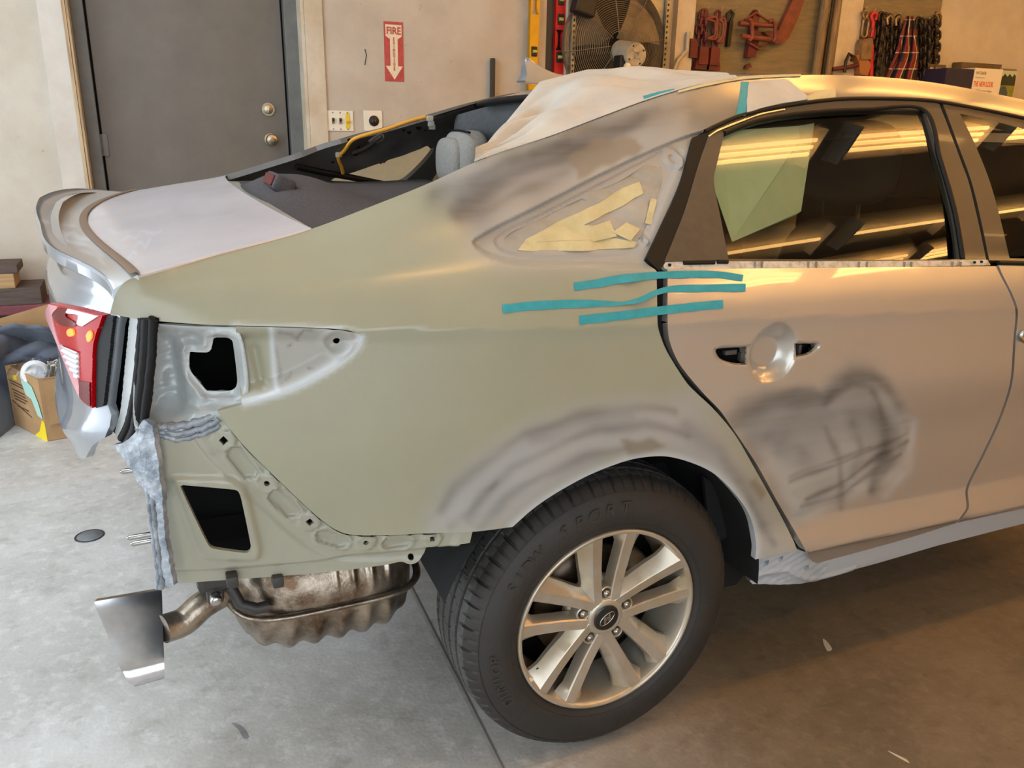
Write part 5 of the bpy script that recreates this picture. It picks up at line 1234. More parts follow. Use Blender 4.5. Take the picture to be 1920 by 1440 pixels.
MB().tube(seam, 0.009, 8, closed=True, flat=0.7).build('muffler_seam', M_ms, muf)
TIPN, TIPF = [(225, 1272), (315, 1264)], None
tp = at_y([(306, 1180), (345, 1172), (380, 1148), (425, 1130), (470, 1120)], 0.33)
pp = [tuple(q) for q in smooth_poly([tuple(v) for v in tp[:, [0, 2]]], False, 0.01)]
MB().tube([(x, 0.33+0.06*i/len(pp), z) for i, (x, z) in enumerate(pp)], 0.030, 20).build('tail_pipe', M_ms, car)
tip = MB(); rows = []
sec = smooth_poly([(.385, .405), (.330, .358), (.272, .312), (.262, .298), (.266, .272), (.285, .262), (.395, .292), (.418, .318), (.412, .385), (.400, .402)], True, 0.012)
xe = lambda y, z: -0.948-0.062*np.clip((z-.262)/.143, 0, 1)-0.0*y
sc = sec.mean(0)
def tipring(f, xf): 
    r = [(xf(y, z), sc[0]+(y-sc[0])*f, sc[1]+(z-sc[1])*f) for y, z in sec]; return r+[r[0]]
x0_ = lambda y, z: -0.889+0.006*(z-.33)/.07
rows = [tipring(.90, x0_), tipring(.99, x0_), tipring(1.0, lambda y, z: x0_(y, z)-.004), tipring(1.02, lambda y, z: xe(y, z)+.012), tipring(1.025, lambda y, z: xe(y, z)+.003), tipring(1.01, xe), tipring(.93, lambda y, z: xe(y, z)+.001), tipring(.90, lambda y, z: xe(y, z)+.006), tipring(.90, lambda y, z: x0_(y, z)-.01)]
tip.grid(np.array(rows)); tip.add(rows[0][:-1], [tuple(range(len(sec)))])
tpo = autosmooth(tip.build('exhaust_tip', M_tip, car), 50); tpo['label'] = 'bright slant-cut exhaust tip'
hg = MB(); q = at_y([(405, 1122)], 0.26)[0]
hg.box((q[0]+0.005, 0.30, q[2]+0.045), (0.075, 0.06, 0.075), bev=0.012); hg.box((q[0], 0.30, q[2]), (0.034, 0.05, 0.05), bev=0.01)
hg.tube([(q[0]+0.03, 0.28, q[2]+0.01), (q[0]+0.045, 0.27, q[2]-0.03), (q[0]+0.075, 0.265, q[2]-0.045), (q[0]+0.10, 0.265, q[2]-0.045)], 0.012, 10)
hg.build('exhaust_hanger', M_hanger, car)
MB().lathe([(0, -0.034), (.010, -0.034), (.012, -0.030), (.012, 0)], (q[0], 0.285, q[2]-0.004), n=18).lathe([(0, -0.036), (.005, -0.036)], (q[0], 0.285, q[2]-0.004), n=12).build('hanger_bolt', M_bolt, car)
bb = MB()
for px_ in (435, 520): 
    q = at_y([(px_, 1086)], 0.09)[0]; bb.box((q[0], 0.09, q[2]), (0.02, 0.03, 0.022), bev=0.004)
bb.build_each('flange_clip', M_hanger, car)

# ------------------------------------------------------------------ masking tape and paper on the car
def strip(name, px, width, m_, label, group=None, lift=0.0015, pinch=None, thick=0.0006):
    """tape ribbon following the body surface; px centreline, width in pixels per point"""
    pts = smooth_poly(px, False, 5); n = len(pts)
    tg = np.gradient(pts, axis=0); nr = np.stack([-tg[:, 1], tg[:, 0]], 1); nr /= np.linalg.norm(nr, axis=1)[:, None]
    s_ = np.linspace(0, 1, n); wd = np.interp(s_, np.linspace(0, 1, len(width)), width) if hasattr(width, '__len__') else np.full(n, width)
    rows = []
    for k in np.linspace(-0.5, 0.5, 5):
        q = pts+nr*(wd*k)[:, None]; uv = side_uv(q); y = S(uv[:, 0], uv[:, 1])
        lf = lift+0.0006*np.sin(s_*40+k*3)
        if pinch is not None:
            for (pc, pw, h) in pinch: lf = lf+h*np.exp(-((s_-pc)/pw)**2)*(0.6+k)
        rows.append(np.stack([uv[:, 0], y-lf, uv[:, 1]], 1))
    g = np.stack(rows, 1); b = MB().grid(g); g2 = g.copy(); g2[:, :, 1] += thick; b.grid(g2[:, ::-1])
    o = b.build(name, m_, None, tuple(g.reshape(-1, 3).mean(0)), recalc=False)
    return tag(o, label, 'tape', group)
strip('masking_tape', [(1076, 537), (1120, 531), (1165, 522), (1230, 516), (1300, 514), (1350, 515), (1392, 521)], [15, 16, 14, 13, 14, 13, 12], M_teal, 'teal tape strip over the door gap, topmost of three and twisted', 'teal tape across the door gap', pinch=[(0.33, 0.08, 0.006)])
strip('masking_tape', [(942, 579), (1000, 573), (1090, 569), (1160, 569), (1195, 562), (1225, 550), (1255, 542), (1320, 540), (1397, 539)], [16, 16, 16, 13, 5, 9, 14, 14, 15], M_teal, 'longest teal tape strip bridging the door gap, pinched and kinked in the middle', 'teal tape across the door gap', pinch=[(0.56, 0.05, 0.008)])
strip('masking_tape', [(1086, 600), (1160, 592), (1230, 583), (1300, 575), (1355, 570)], [17, 16, 16, 16, 16], M_teal, 'straight teal tape strip bridging the door gap, lowest of the three', 'teal tape across the door gap')
strip('masking_tape', [(1396, 153), (1394, 175), (1391, 198), (1388, 216)], [15, 15, 16, 18], M_teal, 'short upright teal tape strip on the roof rail above the rear window', 'teal tape on the roof rail')
strip('masking_tape', [(1208, 184), (1235, 177), (1265, 169)], [9, 10, 6], M_teal, 'faded teal tape strip lying along the masking paper edge', 'teal tape on the roof rail', lift=-0.001)
strip('masking_tape', [(1513, 186), (1535, 178), (1566, 176)], [10, 17, 19], M_yel, 'torn cream tape piece at the front of the white paper on the roof rail', 'cream tape on the car')
strip('masking_tape', [(1270, 172), (1320, 159), (1384, 147), (1440, 143), (1500, 141)], [4, 6, 6, 5, 4], M_yel, 'long thin cream tape run along the roof gutter', 'cream tape on the car', lift=0.003)
strip('masking_tape', [(1236, 374), (1225, 422)], [12, 12], M_yel, 'short cream tape strip on the pillar beside the quarter window', 'cream tape on the car', lift=-0.019)
# white paper on the roof rail
pw = smooth_poly([(1402, 153, 1), (1470, 148), (1482, 155), (1512, 180, 1), (1510, 186, 1), (1450, 196), (1398, 210, 1), (1398, 185)], True, 6)
pwu = side_uv(pw)
wp_ = panel('masking_paper', pwu, side_surf(-0.004, lambda u, v: -0.0035*np.abs(np.sin(u*40+v*50))*(0.6+0.4*np.sin(u*90))), M_paper, None, step=0.008, thick=0.002)
tag(wp_, 'small white paper sheet taped on the roof rail above the rear window', 'masking paper')
# large sheet from the roof down to the quarter panel
edge = side_uv(smooth_poly([(889, 305), (960, 279), (1044, 251.5), (1106, 227.5), (1180, 200), (1248, 177), (1321, 157), (1384, 146)], False, 8))
ye, ze = ditch(edge[:, 0]); E3 = np.stack([edge[:, 0], ye-0.001, ze+0.002], 1)
roofpts = at_z([(1008, 157)], 1.462)
top3 = np.array([at_y((893, 300), 0.26)[0], at_y((940, 240), 0.40)[0], at_y((985, 185), 0.58)[0], at_y((1012, 153), 0.68)[0]])
rl = np.array([[0.26, 0.72, 1.490], [0.36, 0.69, 1.496], [0.44, 0.58, 1.490], [0.485, 0.44, 1.478]])
T3 = np.concatenate([top3, rl])
def resample(P3, n):
    d = np.r_[0, np.cumsum(np.linalg.norm(np.diff(P3, axis=0), axis=1))]; s_ = np.linspace(0, d[-1], n); return np.stack([np.interp(s_, d, P3[:, k]) for k in range(3)], 1)
A_, B_ = resample(E3, 70), resample(T3, 70)
g = np.zeros((70, 30, 3))
for j, t in enumerate(np.linspace(0, 1, 30)):
    g[:, j] = A_*(1-t)+B_*t
    i = np.arange(70.0); wv = np.sin(PI*t)*(1-0.75*sst(40, 66, i)); i = i/69
    g[:, j, 2] += wv*(0.007*np.sin(i*22+t*5)+0.012*np.sin(i*9-t*7)+0.010*np.abs(np.sin(i*14+t*12))+0.008*np.abs(np.sin(i*6+t*16)))
    on = g[:, j, 0] > 0.25
    zr = cub(D_X, D_Z, g[:, j, 0])+0.024*(1-((np.clip(g[:, j, 1], .4, 1.4)-CARW/2)/0.53)**2)+0.004
    g[on, j, 2] = np.maximum(g[on, j, 2], zr[on]*(1 if t > 0.02 else 0))
sheet = MB().grid(g); g2 = g.copy(); g2[:, :, 2] -= 0.0008; sheet.grid(g2[:, ::-1])
tag(sheet.build('masking_paper', M_paper, None, tuple(g.reshape(-1, 3).mean(0)), recalc=False), 'large white paper sheet draped from the roof over the rear window opening', 'masking paper')
# crumpled paper and cream tape closing the quarter-window opening
wc = qwin_uv.mean(0)
def crump(u, v):
    return 0.004*np.abs(np.sin(u*22+v*41+2*np.sin(v*15)))+0.0016*np.sin(u*60-v*50)+0.0012*np.abs(np.sin(v*130+u*40))
wm = panel('window_masking', wc+(qwin_uv-wc)*1.03, side_surf(0.026, lambda u, v: -crump(u, v)), mat('grey_masking_film', (168, 163, 152), 0.5, c2=(152, 147, 136), nscale=9), None, step=0.006, thick=0.002)
tag(wm, 'crumpled grey masking film with cream tape closing the small quarter window', 'masking paper')
bands = [[(968, 468), (985, 447), (1012, 432), (1060, 408), (1120, 380), (1165, 352), (1196, 340), (1202, 362), (1160, 388), (1110, 412), (1050, 440), (1015, 458), (1000, 470)], [(1000, 469), (1003, 452), (1090, 448), (1150, 446), (1190, 452), (1185, 463), (1100, 469)], [(1004, 452), (1014, 432), (1070, 418), (1106, 422), (1112, 448), (1060, 450)], [(1093, 427), (1140, 412), (1152, 442), (1110, 452)], [(1144, 434), (1170, 416), (1196, 428), (1176, 450)]]
for k, bd in enumerate(bands):
    uv = side_uv(pz(bd), .026); o = panel('tape_band', uv, side_surf(0.0235-0.0008*k, lambda u, v: -crump(u, v)), M_yel, wm, step=0.007, thick=0.001)
# folded paper hanging behind the rear door glass
c0 = [(1355, 246), (1527, 231), (1525, 300), (1502, 398), (1440, 425), (1366, 452), (1336, 339)]
f3 = at_y(c0, 0.0)
def paper_pt(p, dd):
    uv = side_uv([p], 0.045+dd)[0]; return (uv[0], float(S(np.array([uv[0]]), np.array([uv[1]]))[0])+0.045+dd, uv[1])
b = MB(); A = [paper_pt(p, d_) for p, d_ in (((1352, 246), .0), ((1497, 236), .01), ((1372, 452), .0), ((1334, 340), .0))]; b.add(A, [(0, 1, 2, 3)])
b.add([paper_pt(p, d_) for p, d_ in (((1497, 236), .012), ((1527, 231), .04), ((1502, 396), .07), ((1494, 402), .07), ((1372, 454), .004))], [(0, 1, 2, 3, 4)])
b.add([paper_pt(p, d_) for p, d_ in (((1427, 255), .006), ((1497, 236), .0115), ((1500, 260), .012), ((1372, 453), .003))], [(0, 1, 2, 3)])
tag(b.build('folded_paper', M_paperg, None, A[0]), 'folded pale green paper hanging inside the rear door window', 'paper')

# ------------------------------------------------------------------ things on the back wall
M_signr = mat('faded_red_sign', (176, 60, 58), 0.6, c2=(190, 84, 78), nscale=40)
M_signw = mat('sign_cream', (232, 218, 190), 0.65, c2=(222, 206, 176), nscale=30)
M_blackp = mat('black_paint', (26, 24, 22), 0.5)
M_platew = mat('ivory_switch_plate', (232, 226, 208), 0.4)
M_yl = mat('yellow_level_paint', (232, 172, 24), 0.4, c2=(216, 156, 18), nscale=10)
M_rd = mat('red_level_paint', (204, 36, 32), 0.38, c2=(184, 28, 26), nscale=10)
M_vial = mat('vial_liquid', (190, 186, 90), 0.15, coat=0.6)
M_alum = mat('dull_aluminium', (170, 164, 150), 0.4, 0.8, c2=(140, 132, 116), nscale=14)
M_fan = mat('dusty_fan_steel', (142, 128, 104), 0.5, 0.5, c2=(108, 94, 74), nscale=12)
M_blade = mat('dull_fan_blade', (150, 134, 106), 0.5, 0.35, c2=(120, 104, 80), nscale=8)
M_motor = mat('grey_motor_housing', (186, 176, 156), 0.45, 0.2, c2=(164, 152, 130), nscale=10)
M_board = mat('olive_plywood_board', (136, 122, 92), 0.8, c2=(118, 106, 78), nscale=6, stretch=(1, 1, 7), bump=0.1, bscale=40)
M_stick = mat('weathered_stick', (150, 124, 84), 0.7, c2=(106, 84, 56), nscale=8, stretch=(14, 14, 0.8))
M_rust = mat('oxide_red_steel', (108, 34, 29), 0.55, c2=(84, 28, 24), nscale=20, bump=0.08, bscale=90)
M_rust2 = mat('worn_red_brown_arm', (130, 66, 47), 0.55, c2=(106, 50, 37), nscale=14)
M_chain = mat('dark_chain_steel', (70, 58, 48), 0.42, 0.7, c2=(52, 42, 34), nscale=30)
M_brass = mat('worn_bare_steel', (160, 134, 100), 0.4, 0.6, c2=(128, 104, 76), nscale=20)
M_nail = mat('bright_nail', (230, 206, 150), 0.3, 0.7)
def wp3(x, y, Y): a, b = wallp(x, y, Y); return (a, Y, b)

# fire extinguisher sign
x0, z0 = wallp(722, 152, WY); x1, z1 = wallp(755, 42, WY); sw, sh = x1-x0+0.0, z1-z0; cx = (x0+x1)/2
sg = MB().box((cx, WY-0.0015, (z0+z1)/2), (sw, 0.003, sh)).build('fire_extinguisher_sign', M_signr, None, (cx, WY, z0))
tag(sg, 'red and cream fire extinguisher arrow sign on the wall', 'sign')
ins = MB()
ay = WY-0.0036
bar_ = [(cx-sw*.42, z1-sh*.05), (cx+sw*.42, z1-sh*.05), (cx+sw*.42, z1-sh*.24), (cx+sw*.20, z1-sh*.29), (cx+sw*.20, z1-sh*.74), (cx+sw*.45, z1-sh*.74), (cx, z1-sh*.97), (cx-sw*.45, z1-sh*.74), (cx-sw*.20, z1-sh*.74), (cx-sw*.20, z1-sh*.29), (cx-sw*.42, z1-sh*.24)]
ins.prism(bar_, ay, WY-0.002); ins.build('arrow_panel', M_signw, sg)
textobj('sign_word', 'FIRE', 0.05, (cx, ay-0.0008, z1-sh*.155), (1, 0, 0), (0, 0, 1), M_signr, sg, 0.0004, fit=sw*.74, bold=0.0012)
n_ = 'EXTINGUISHER'
for i, ch in enumerate(n_):
    textobj('sign_letter', ch, 0.018, (cx, ay-0.0008, z1-sh*(.285+.047*i)), (1, 0, 0), (0, 0, 1), M_signr, sg, 0.0004, bold=0.0004)
# switch plate and outlet
def plate(nm, c0, c1, lbl, cat):
    xa, za = wallp(*c0, WY); xb, zb = wallp(*c1, WY)
    o = MB().box(((xa+xb)/2, WY-0.003, (za+zb)/2), (xb-xa, 0.006, za-zb), bev=0.002).build(nm, M_platew, None, ((xa+xb)/2, WY, zb)); tag(o, lbl, cat); return o, xa, xb, za, zb
o, xa, xb, za, zb = plate('switch_plate', (611, 207), (663, 246), 'ivory three-gang switch plate with a yellow label, left of the round outlet', 'light switch')
for k in range(3):
    xx = xa+(xb-xa)*(.24+.27*k); zc = (za+zb)/2
    if k < 2:
        MB().box((xx, WY-0.008, zc), (0.014, 0.006, 0.03)).build('switch_slot', M_alum, o); MB().box((xx, WY-0.014, zc+0.005), (0.008, 0.014, 0.012), rot=Matrix.Rotation(0.4, 3, 'X')).build('toggle', M_blackp, o)
    else: MB().box((xx, WY-0.0075, zc+0.0), (0.020, 0.003, 0.078)).build('yellow_label', mat('yellow_sticker', (226, 200, 40), 0.5), o); MB().box((xx+0.004, WY-0.013, zc-0.004), (0.020, 0.010, 0.010)).build('toggle', M_yl, o)
    for s_ in (-1, 1): MB().lathe([(0, -0.0025), (0.0035, -0.002), (0.004, 0)], (xx, WY-0.006, zc+s_*0.042), n=12).build('plate_screw', M_alum, o)
o, xa, xb, za, zb = plate('outlet_plate', (681, 207), (717, 246), 'ivory plate with a round black power outlet', 'power outlet')
MB().lathe([(0, -0.006), (0.024, -0.006), (0.028, -0.003), (0.028, 0)], ((xa+xb)/2+0.004, WY-0.006, (za+zb)/2), n=28).build('socket_face', M_blackp, o)
for s_ in (-1, 1): MB().box(((xa+xb)/2+0.004+s_*0.008, WY-0.0125, (za+zb)/2), (0.003, 0.002, 0.012)).build('pin_slot', M_alum, o)
# crack on the wall, dark post
ck = MB().tube([wp3(684, 92, WY-0.001), wp3(687, 103, WY-0.001), wp3(684, 122, WY-0.001)], 0.0025, 5); tag(ck.build('wall_crack', M_blackp), 'thin dark crack in the wall left of the fire sign', 'crack')
px_, pz0 = wallp(924, 150, WY-0.03); _, pz1 = wallp(924, 109, WY-0.03)
ps_ = MB().box((px_, WY-0.025, (pz1+0.4)/2), (0.022, 0.03, pz1-0.4), bev=0.004); ps_.box((px_, WY-0.02, 0.2), (0.08, 0.03, 0.42))
tag(ps_.build('steel_bar', M_hanger, None, (px_, WY, 0)), 'dark upright bar standing against the wall behind the car', 'bar')
# spirit levels
def level(cx_, top, bot, wd, m_, lbl, cut, vials, lean):
    xb_, zb_ = wallp(cx_[1], bot, WY-0.05); xt, zt = wallp(cx_[0], top, WY-0.05)
    zb2 = 1.42; ztop = zt+0.12; Y0, Y1 = WY-0.064, WY-0.034
    def X(z): return xb_+(xt-xb_)*(z-zb_)/(zt-zb_)
    root = empty('spirit_level', (X(zb2), WY-0.05, zb2), lbl, 'spirit level')
    holes = []
    b = MB(); w2 = wd/2
    edges = [zb2]+[q for c in sorted(cut) for q in c]+[ztop]
    for (a, c) in zip(edges[0::2], edges[1::2]):
        b.prism([(X(a)-w2, a), (X(a)+w2, a), (X(c)+w2, c), (X(c)-w2, c)], Y0, Y1)
    for a, c in cut:
        for s_ in (-1, 1):
            n = 9; L = [(X(a)+s_*w2, a), (X(c)+s_*w2, c)]
            arc = [(X(c+(a-c)*t)+s_*(w2*0.42+w2*0.5*abs(2*t-1)**4), c+(a-c)*t) for t in np.linspace(0, 1, n)]
            b.prism(L+arc, Y0, Y1)
    b.build('level_body', m_, root)
    for s_ in (-1, 1): MB().prism([(X(zb2)+s_*(w2-0.004), zb2), (X(zb2)+s_*w2, zb2), (X(ztop)+s_*w2, ztop), (X(ztop)+s_*(w2-0.004), ztop)], Y0-0.002, Y1+0.0).build('edge_rail', m_, root)
    for z in vials:
        MB().box((X(z), Y0-0.003, z), (wd*0.62, 0.008, wd*0.95), bev=0.003).build('vial_frame', M_blackp, root)
        MB().tube([(X(z)-wd*.2, Y0-0.008, z), (X(z)+wd*.2, Y0-0.008, z)], wd*.16, 10).build('vial', M_vial, root)
zz = lambda y: wallp(1000, y, WY-0.05)[1]
level((1002, 999), 0, 105, 0.056, M_yl, 'yellow spirit level hanging on the wall', [(zz(27)-0.0, zz(-14))], [zz(97)], 0)
level((1050, 1046), 0, 120, 0.060, M_rd, 'red spirit level hanging between the grey posts', [(zz(92), zz(53))], [zz(33), zz(105), zz(-4)], 0)
sb = MB().box((wallp(1050, 1, WY-0.05)[0], WY-0.05, zz(1)), (0.062, 0.034, 0.018), bev=0.002)
# posts around the fan
def post(nm, xa, xb, Y, m_, d=0.06, z0=1.2, z1=2.9, lean=0.0):
    a, _ = wallp(xa, 60, Y-d); b_, _ = wallp(xb, 60, Y-d)
    o = MB().prism([(a-lean*(z0-1.85), z0), (b_-lean*(z0-1.85), z0), (b_-lean*(z1-1.85), z1), (a-lean*(z1-1.85), z1)], Y-d, Y).build(nm, m_); o['kind'] = 'structure'; return o
post('trim_5', 1011, 1024, WY, M_trimw, 0.03); post('trim_6', 1024, 1037, WY, mat('dark_grey_stud', (96, 86, 70), 0.8), 0.012); post('trim_7', 1060, 1067, WY, M_trimw, 0.07)  # second strip is a plain dark grey stud
post('trim_8', 1037, 1060, WY, M_alum, 0.012)
# wall fan
fc = wp3(1161, 85, WY-0.16); FR = 0.335; FY = WY-0.16
fan = empty('wall_fan', (fc[0], WY, fc[2]-FR), 'large round wire-guard shop fan mounted on the back wall', 'fan')
bx0, bx1 = wallp(1070, 60, FY+0.05)[0], wallp(1256, 60, FY+0.05)[0]
fp = MB()
ringo = [(fc[0]+(FR+0.005)*math.cos(a), fc[2]+(FR+0.005)*math.sin(a)) for a in np.linspace(0, 2*PI, 49)]
sqr = []
for a in np.linspace(0, 2*PI, 49):
    c_, s_ = math.cos(a), math.sin(a); k = min(((bx1-fc[0]) if c_ > 0 else (fc[0]-bx0))/max(abs(c_), 1e-6), 0.36/max(abs(s_), 1e-6)); sqr.append((fc[0]+c_*k, fc[2]+s_*k))
fp.grid(np.array([[(a, FY+0.05, b) for a, b in ringo], [(a, FY+0.05, b) for a, b in sqr], [(a, WY, b) for a, b in sqr]]), False)
fp.build('fan_plate', M_alum, fan)
MB().lathe([(FR+0.004, 0.04), (FR+0.006, 0.05), (FR-0.02, 0.13)], (fc[0], FY, fc[2]), n=64).build('fan_ring', M_fan, fan)
MB().lathe([(0, 0.145), (FR+0.03, 0.145)], (fc[0], FY, fc[2]), n=48).build('fan_backing', mat('dark_disc_behind_fan', (44, 38, 30), 0.8), fan)  # plain dark disc added behind the blades as background
g_ = MB()
for k in range(24):
    r = 0.075+(FR-0.075)*k/23; yb = FY-0.005+0.05*(r/FR)**4
    g_.tube([(fc[0]+r*math.cos(t), yb, fc[2]+r*math.sin(t)) for t in np.linspace(0, 2*PI, 72, endpoint=False)], 0.0020, 5, closed=True)
for k in range(8):
    a = 2*PI*k/8+0.15; g_.tube([(fc[0]+r*math.cos(a), FY-0.006+0.05*(r/FR)**4-0.002, fc[2]+r*math.sin(a)) for r in np.linspace(0.06, FR+0.01, 12)], 0.0028, 6)
g_.build('wire_guard', M_fan, fan)
for k in range(3):
    a0 = math.radians(35+120*k); rows = []
    for r in np.linspace(0.06, FR-0.03, 12):
        hw = math.radians(30)*(0.55+0.55*r/FR); rows.append([(fc[0]+r*math.cos(a0+hw*s_), FY+0.07+0.03*s_, fc[2]+r*math.sin(a0+hw*s_)) for s_ in np.linspace(-1, 1, 8)])
    MB().grid(np.array(rows)).build('fan_blade', M_blade, fan)
mc = wp3(1192, 103, FY-0.13)
mt = MB().tube([(mc[0]+(fc[0]-mc[0])*0.55, FY+0.02, mc[2]+(fc[2]-mc[2])*0.4), mc], [0.066, 0.066], 36); mt.tube([(mc[0], FY-0.128, mc[2]), (mc[0], FY-0.134, mc[2]), (mc[0], FY-0.137, mc[2])], [0.068, 0.066, 0.055], 36)
autosmooth(mt.build('fan_motor', M_motor, fan), 40)
mr = MB().lathe([(0.013, -0.143), (0.018, -0.145), (0.018, -0.137)], (mc[0], FY, mc[2]), n=24)
for k in range(4): a = PI/4+k*PI/2; mr.tube([(mc[0]+0.022*math.cos(a), FY-0.139, mc[2]+0.022*math.sin(a)), (mc[0]+0.055*math.cos(a), FY-0.137, mc[2]+0.055*math.sin(a))], 0.003, 6)
mr.build_each('motor_cap_rib', M_motor, fan)
for k in range(4):
    a = k*PI/2+0.5; MB().lathe([(0, -0.142), (0.005, -0.142), (0.005, -0.136)], (mc[0]+0.052*math.cos(a), FY, mc[2]+0.052*math.sin(a)), n=10).build('motor_bolt', M_blackp, fan)
jb = wp3(1178, 112, FY-0.08); MB().box((jb[0]-0.02, FY-0.07, jb[2]-0.015), (0.10, 0.08, 0.075), bev=0.01).build('motor_bracket', M_blackp, fan)
vb = wp3(1176, 128, FY-0.12); MB().tube([(vb[0], FY-0.12, vb[2]-0.04), (vb[0], FY-0.12, vb[2]+0.012), (vb[0]+0.008, FY-0.12, vb[2]+0.045)], [0.022, 0.022, 0.006], 14).build('pull_switch', mat('cream_switch', (222, 206, 168), 0.4), fan)
kb = wp3(1095, 10, FY-0.02); MB().box((kb[0]+0.01, FY+0.0, kb[2]), (0.13, 0.08, 0.10), rot=Matrix.Rotation(0.25, 3, 'Y'), bev=0.012).build('switch_box', M_blackp, fan)
for xx in (1075, 1249):
    s_ = MB(); a = wallp(xx, 60, FY+0.03)[0]; s_.box((a, FY+0.035, fc[2]), (0.022, 0.02, 0.72)); 
    s_.build('slotted_angle', M_alum, fan)
    st = MB()
    for k in range(22): st.box((a, FY+0.023, fc[2]-0.33+0.03*k), (0.007, 0.006, 0.012))
    st.build_each('angle_slot', M_blackp, fan)
# plywood boards with hooks, posts and sticks
def board(pts, Y, lbl, d=0.018):
    P2 = [wallp(x, y, Y-d) for x, y in pts]; o = MB().prism(P2, Y-d, Y-0.003).build('plywood_board', M_board, None, (P2[0][0], Y, P2[0][1])); return tag(o, lbl, 'board')
post('trim_9', 1268, 1301, WY, M_trimw, 0.05, lean=0.0)
cv = MB().tube([wp3(1290, 60, WY-0.07), wp3(1288, 95, WY-0.07), wp3(1272, 112, WY-0.07), wp3(1262, 135, WY-0.07), wp3(1256, 170, WY-0.07)], 0.014, 10); tag(cv.build('conduit_pipe', M_motor), 'bent grey conduit pipe right of the fan', 'pipe')
board([(1304, -80), (1566, -80), (1540, 160), (1286, 160)], WY, 'olive plywood tool board with red chains and clamps, right of the fan')
board([(1616, -6), (1768, -2), (1738, 175), (1580, 175)], WY, 'olive plywood board holding dark chains and a plaid shirt')
post('trim_10', 1572, 1612, WY, M_trimw, 0.04)
def stick(a, b, r, lbl, m_=M_stick):
    z1 = 2.75; A, B = wp3(*a, WY-0.07), wp3(*b, WY-0.07); dx = (B[0]-A[0])/(B[2]-A[2])
    pts = [(A[0]+dx*(z-A[2])+0.004*math.sin(z*5), WY-0.07+0.05*max(0, (z-2.2))*0, z) for z in np.linspace(0.0, 2.6, 24)]
    tag(MB().tube(pts, r, 9).build('wooden_stick', m_, None, pts[0]), lbl, 'stick')
stick((1549, 0), (1530, 130), 0.030, 'thick weathered wooden stick leaning beside the tool board, left one')
stick((1572, 0), (1552, 130), 0.024, 'thinner weathered stick leaning against the white post, right one')
M_bpipe = mat('dark_pipe', (40, 34, 28), 0.6); stick((1563, 0), (1543, 130), 0.009, 'thin dark rod standing between the two weathered sticks', M_bpipe)
BY = WY-0.018
def ringlink(b, c, L, W, r, ax, ang=0.0, n=18):
    """one chain link: stadium loop, long axis ax (unit vec), twisted by ang"""
    t = Vector(ax).normalized(); s_ = t.cross(Vector((0, 1, 0))); s_ = s_.normalized() if s_.length > 1e-5 else Vector((1, 0, 0)); o_ = t.cross(s_)
    s2 = s_*math.cos(ang)+o_*math.sin(ang); pts = []
    h = (L-W)/2
    for i in range(n):
        a = 2*PI*i/n; cs, sn = math.cos(a), math.sin(a)
        pts.append(Vector(c)+s2*(W/2*cs)+t*(W/2*sn+(h if sn >= 0 else -h)))
    b.tube(pts, r, 6, closed=True)
def chain_mb(b, path, L, W, r, ph=0.0):
    P3 = np.array(path, float); d = np.r_[0, np.cumsum(np.linalg.norm(np.diff(P3, axis=0), axis=1))]; n = max(2, int(d[-1]/(L-2.3*r)))
    s_ = np.linspace(0, d[-1], n+1)
    Q = np.stack([np.interp(s_, d, P3[:, k]) for k in range(3)], 1)
    for i in range(n): ringlink(b, (Q[i]+Q[i+1])/2, L, W, r, Q[i+1]-Q[i], (PI/2 if i % 2 else 0)+ph)
    return b
def nail(x, y, Y=None, par=None):
    p = wp3(x, y, BY-0.03); MB().tube([(p[0], BY, p[2]-0.004), (p[0], BY-0.05, p[2]), (p[0]+0.002, BY-0.056, p[2]+0.018)], 0.0035, 6).build('hook_nail', M_nail, par)
# red chain clamps on the first board
def chain_clamp(xt, yt, xl, lbl, dx, ring, double):
    root = empty('chain_clamp', wp3(xt, yt, BY), lbl, 'chain', 'red chain clamps on the tool board')
    c1 = chain_mb(MB(), [wp3(xt, yt, BY-0.04), wp3(xl, yt+36, BY-0.035), wp3(xl-1, yt+68, BY-0.03)], 0.058, 0.036, 0.0085); c1.build('chain', M_rust, root)
    if double: chain_mb(MB(), [wp3(xt-2, yt, BY-0.035), wp3(xt-9, yt+26, BY-0.03), wp3(xt-13, yt+55, BY-0.03)], 0.058, 0.036, 0.0085, 0.5).build('chain', M_rust, root)
    a, b_ = wp3(xl-8, yt+66, BY-0.05), wp3(xl+5, yt+100, BY-0.05)
    MB().prism([(a[0], a[2]), (b_[0], a[2]), (b_[0]+0.004, b_[2]), (a[0]-0.004, b_[2])], BY-0.06, BY-0.02).build('clamp_body', M_rust, root)
    MB().prism([(a[0]-0.012, b_[2]+0.02), (b_[0]+0.016, b_[2]+0.018), (b_[0]+0.02, b_[2]-0.03), (a[0]-0.02, b_[2]-0.03)], BY-0.05, BY-0.012).build('jaw', M_rust, root)
    rp_ = [wp3(x, y, BY-0.055) for x, y in ring]; MB().tube([tuple(q) for q in smooth_poly([(q[0], q[2]) for q in rp_], True, 0.006)] and [(q[0], BY-0.055, q[1]) for q in smooth_poly([(q[0], q[2]) for q in rp_], True, 0.006)], 0.0095, 8, closed=True).build('pull_ring', M_rust2, root)
    nail(xt+3, yt-3, par=root)
chain_clamp(1321, 21, 1320, 'red chain clamp with doubled chain, left of the pair on the tool board', 0, [(1326, 36), (1342, 33), (1344, 52), (1342, 72), (1328, 72), (1340, 66), (1340, 42)], True)
chain_clamp(1346, 23, 1341, 'red chain clamp with single chain, right of the pair on the tool board', 0, [(1350, 38), (1358, 35), (1360, 50), (1355, 76), (1346, 78), (1354, 68), (1356, 44)], False)
a, b_ = wp3(1297, 72, BY-0.05), wp3(1308, 109, BY-0.05)
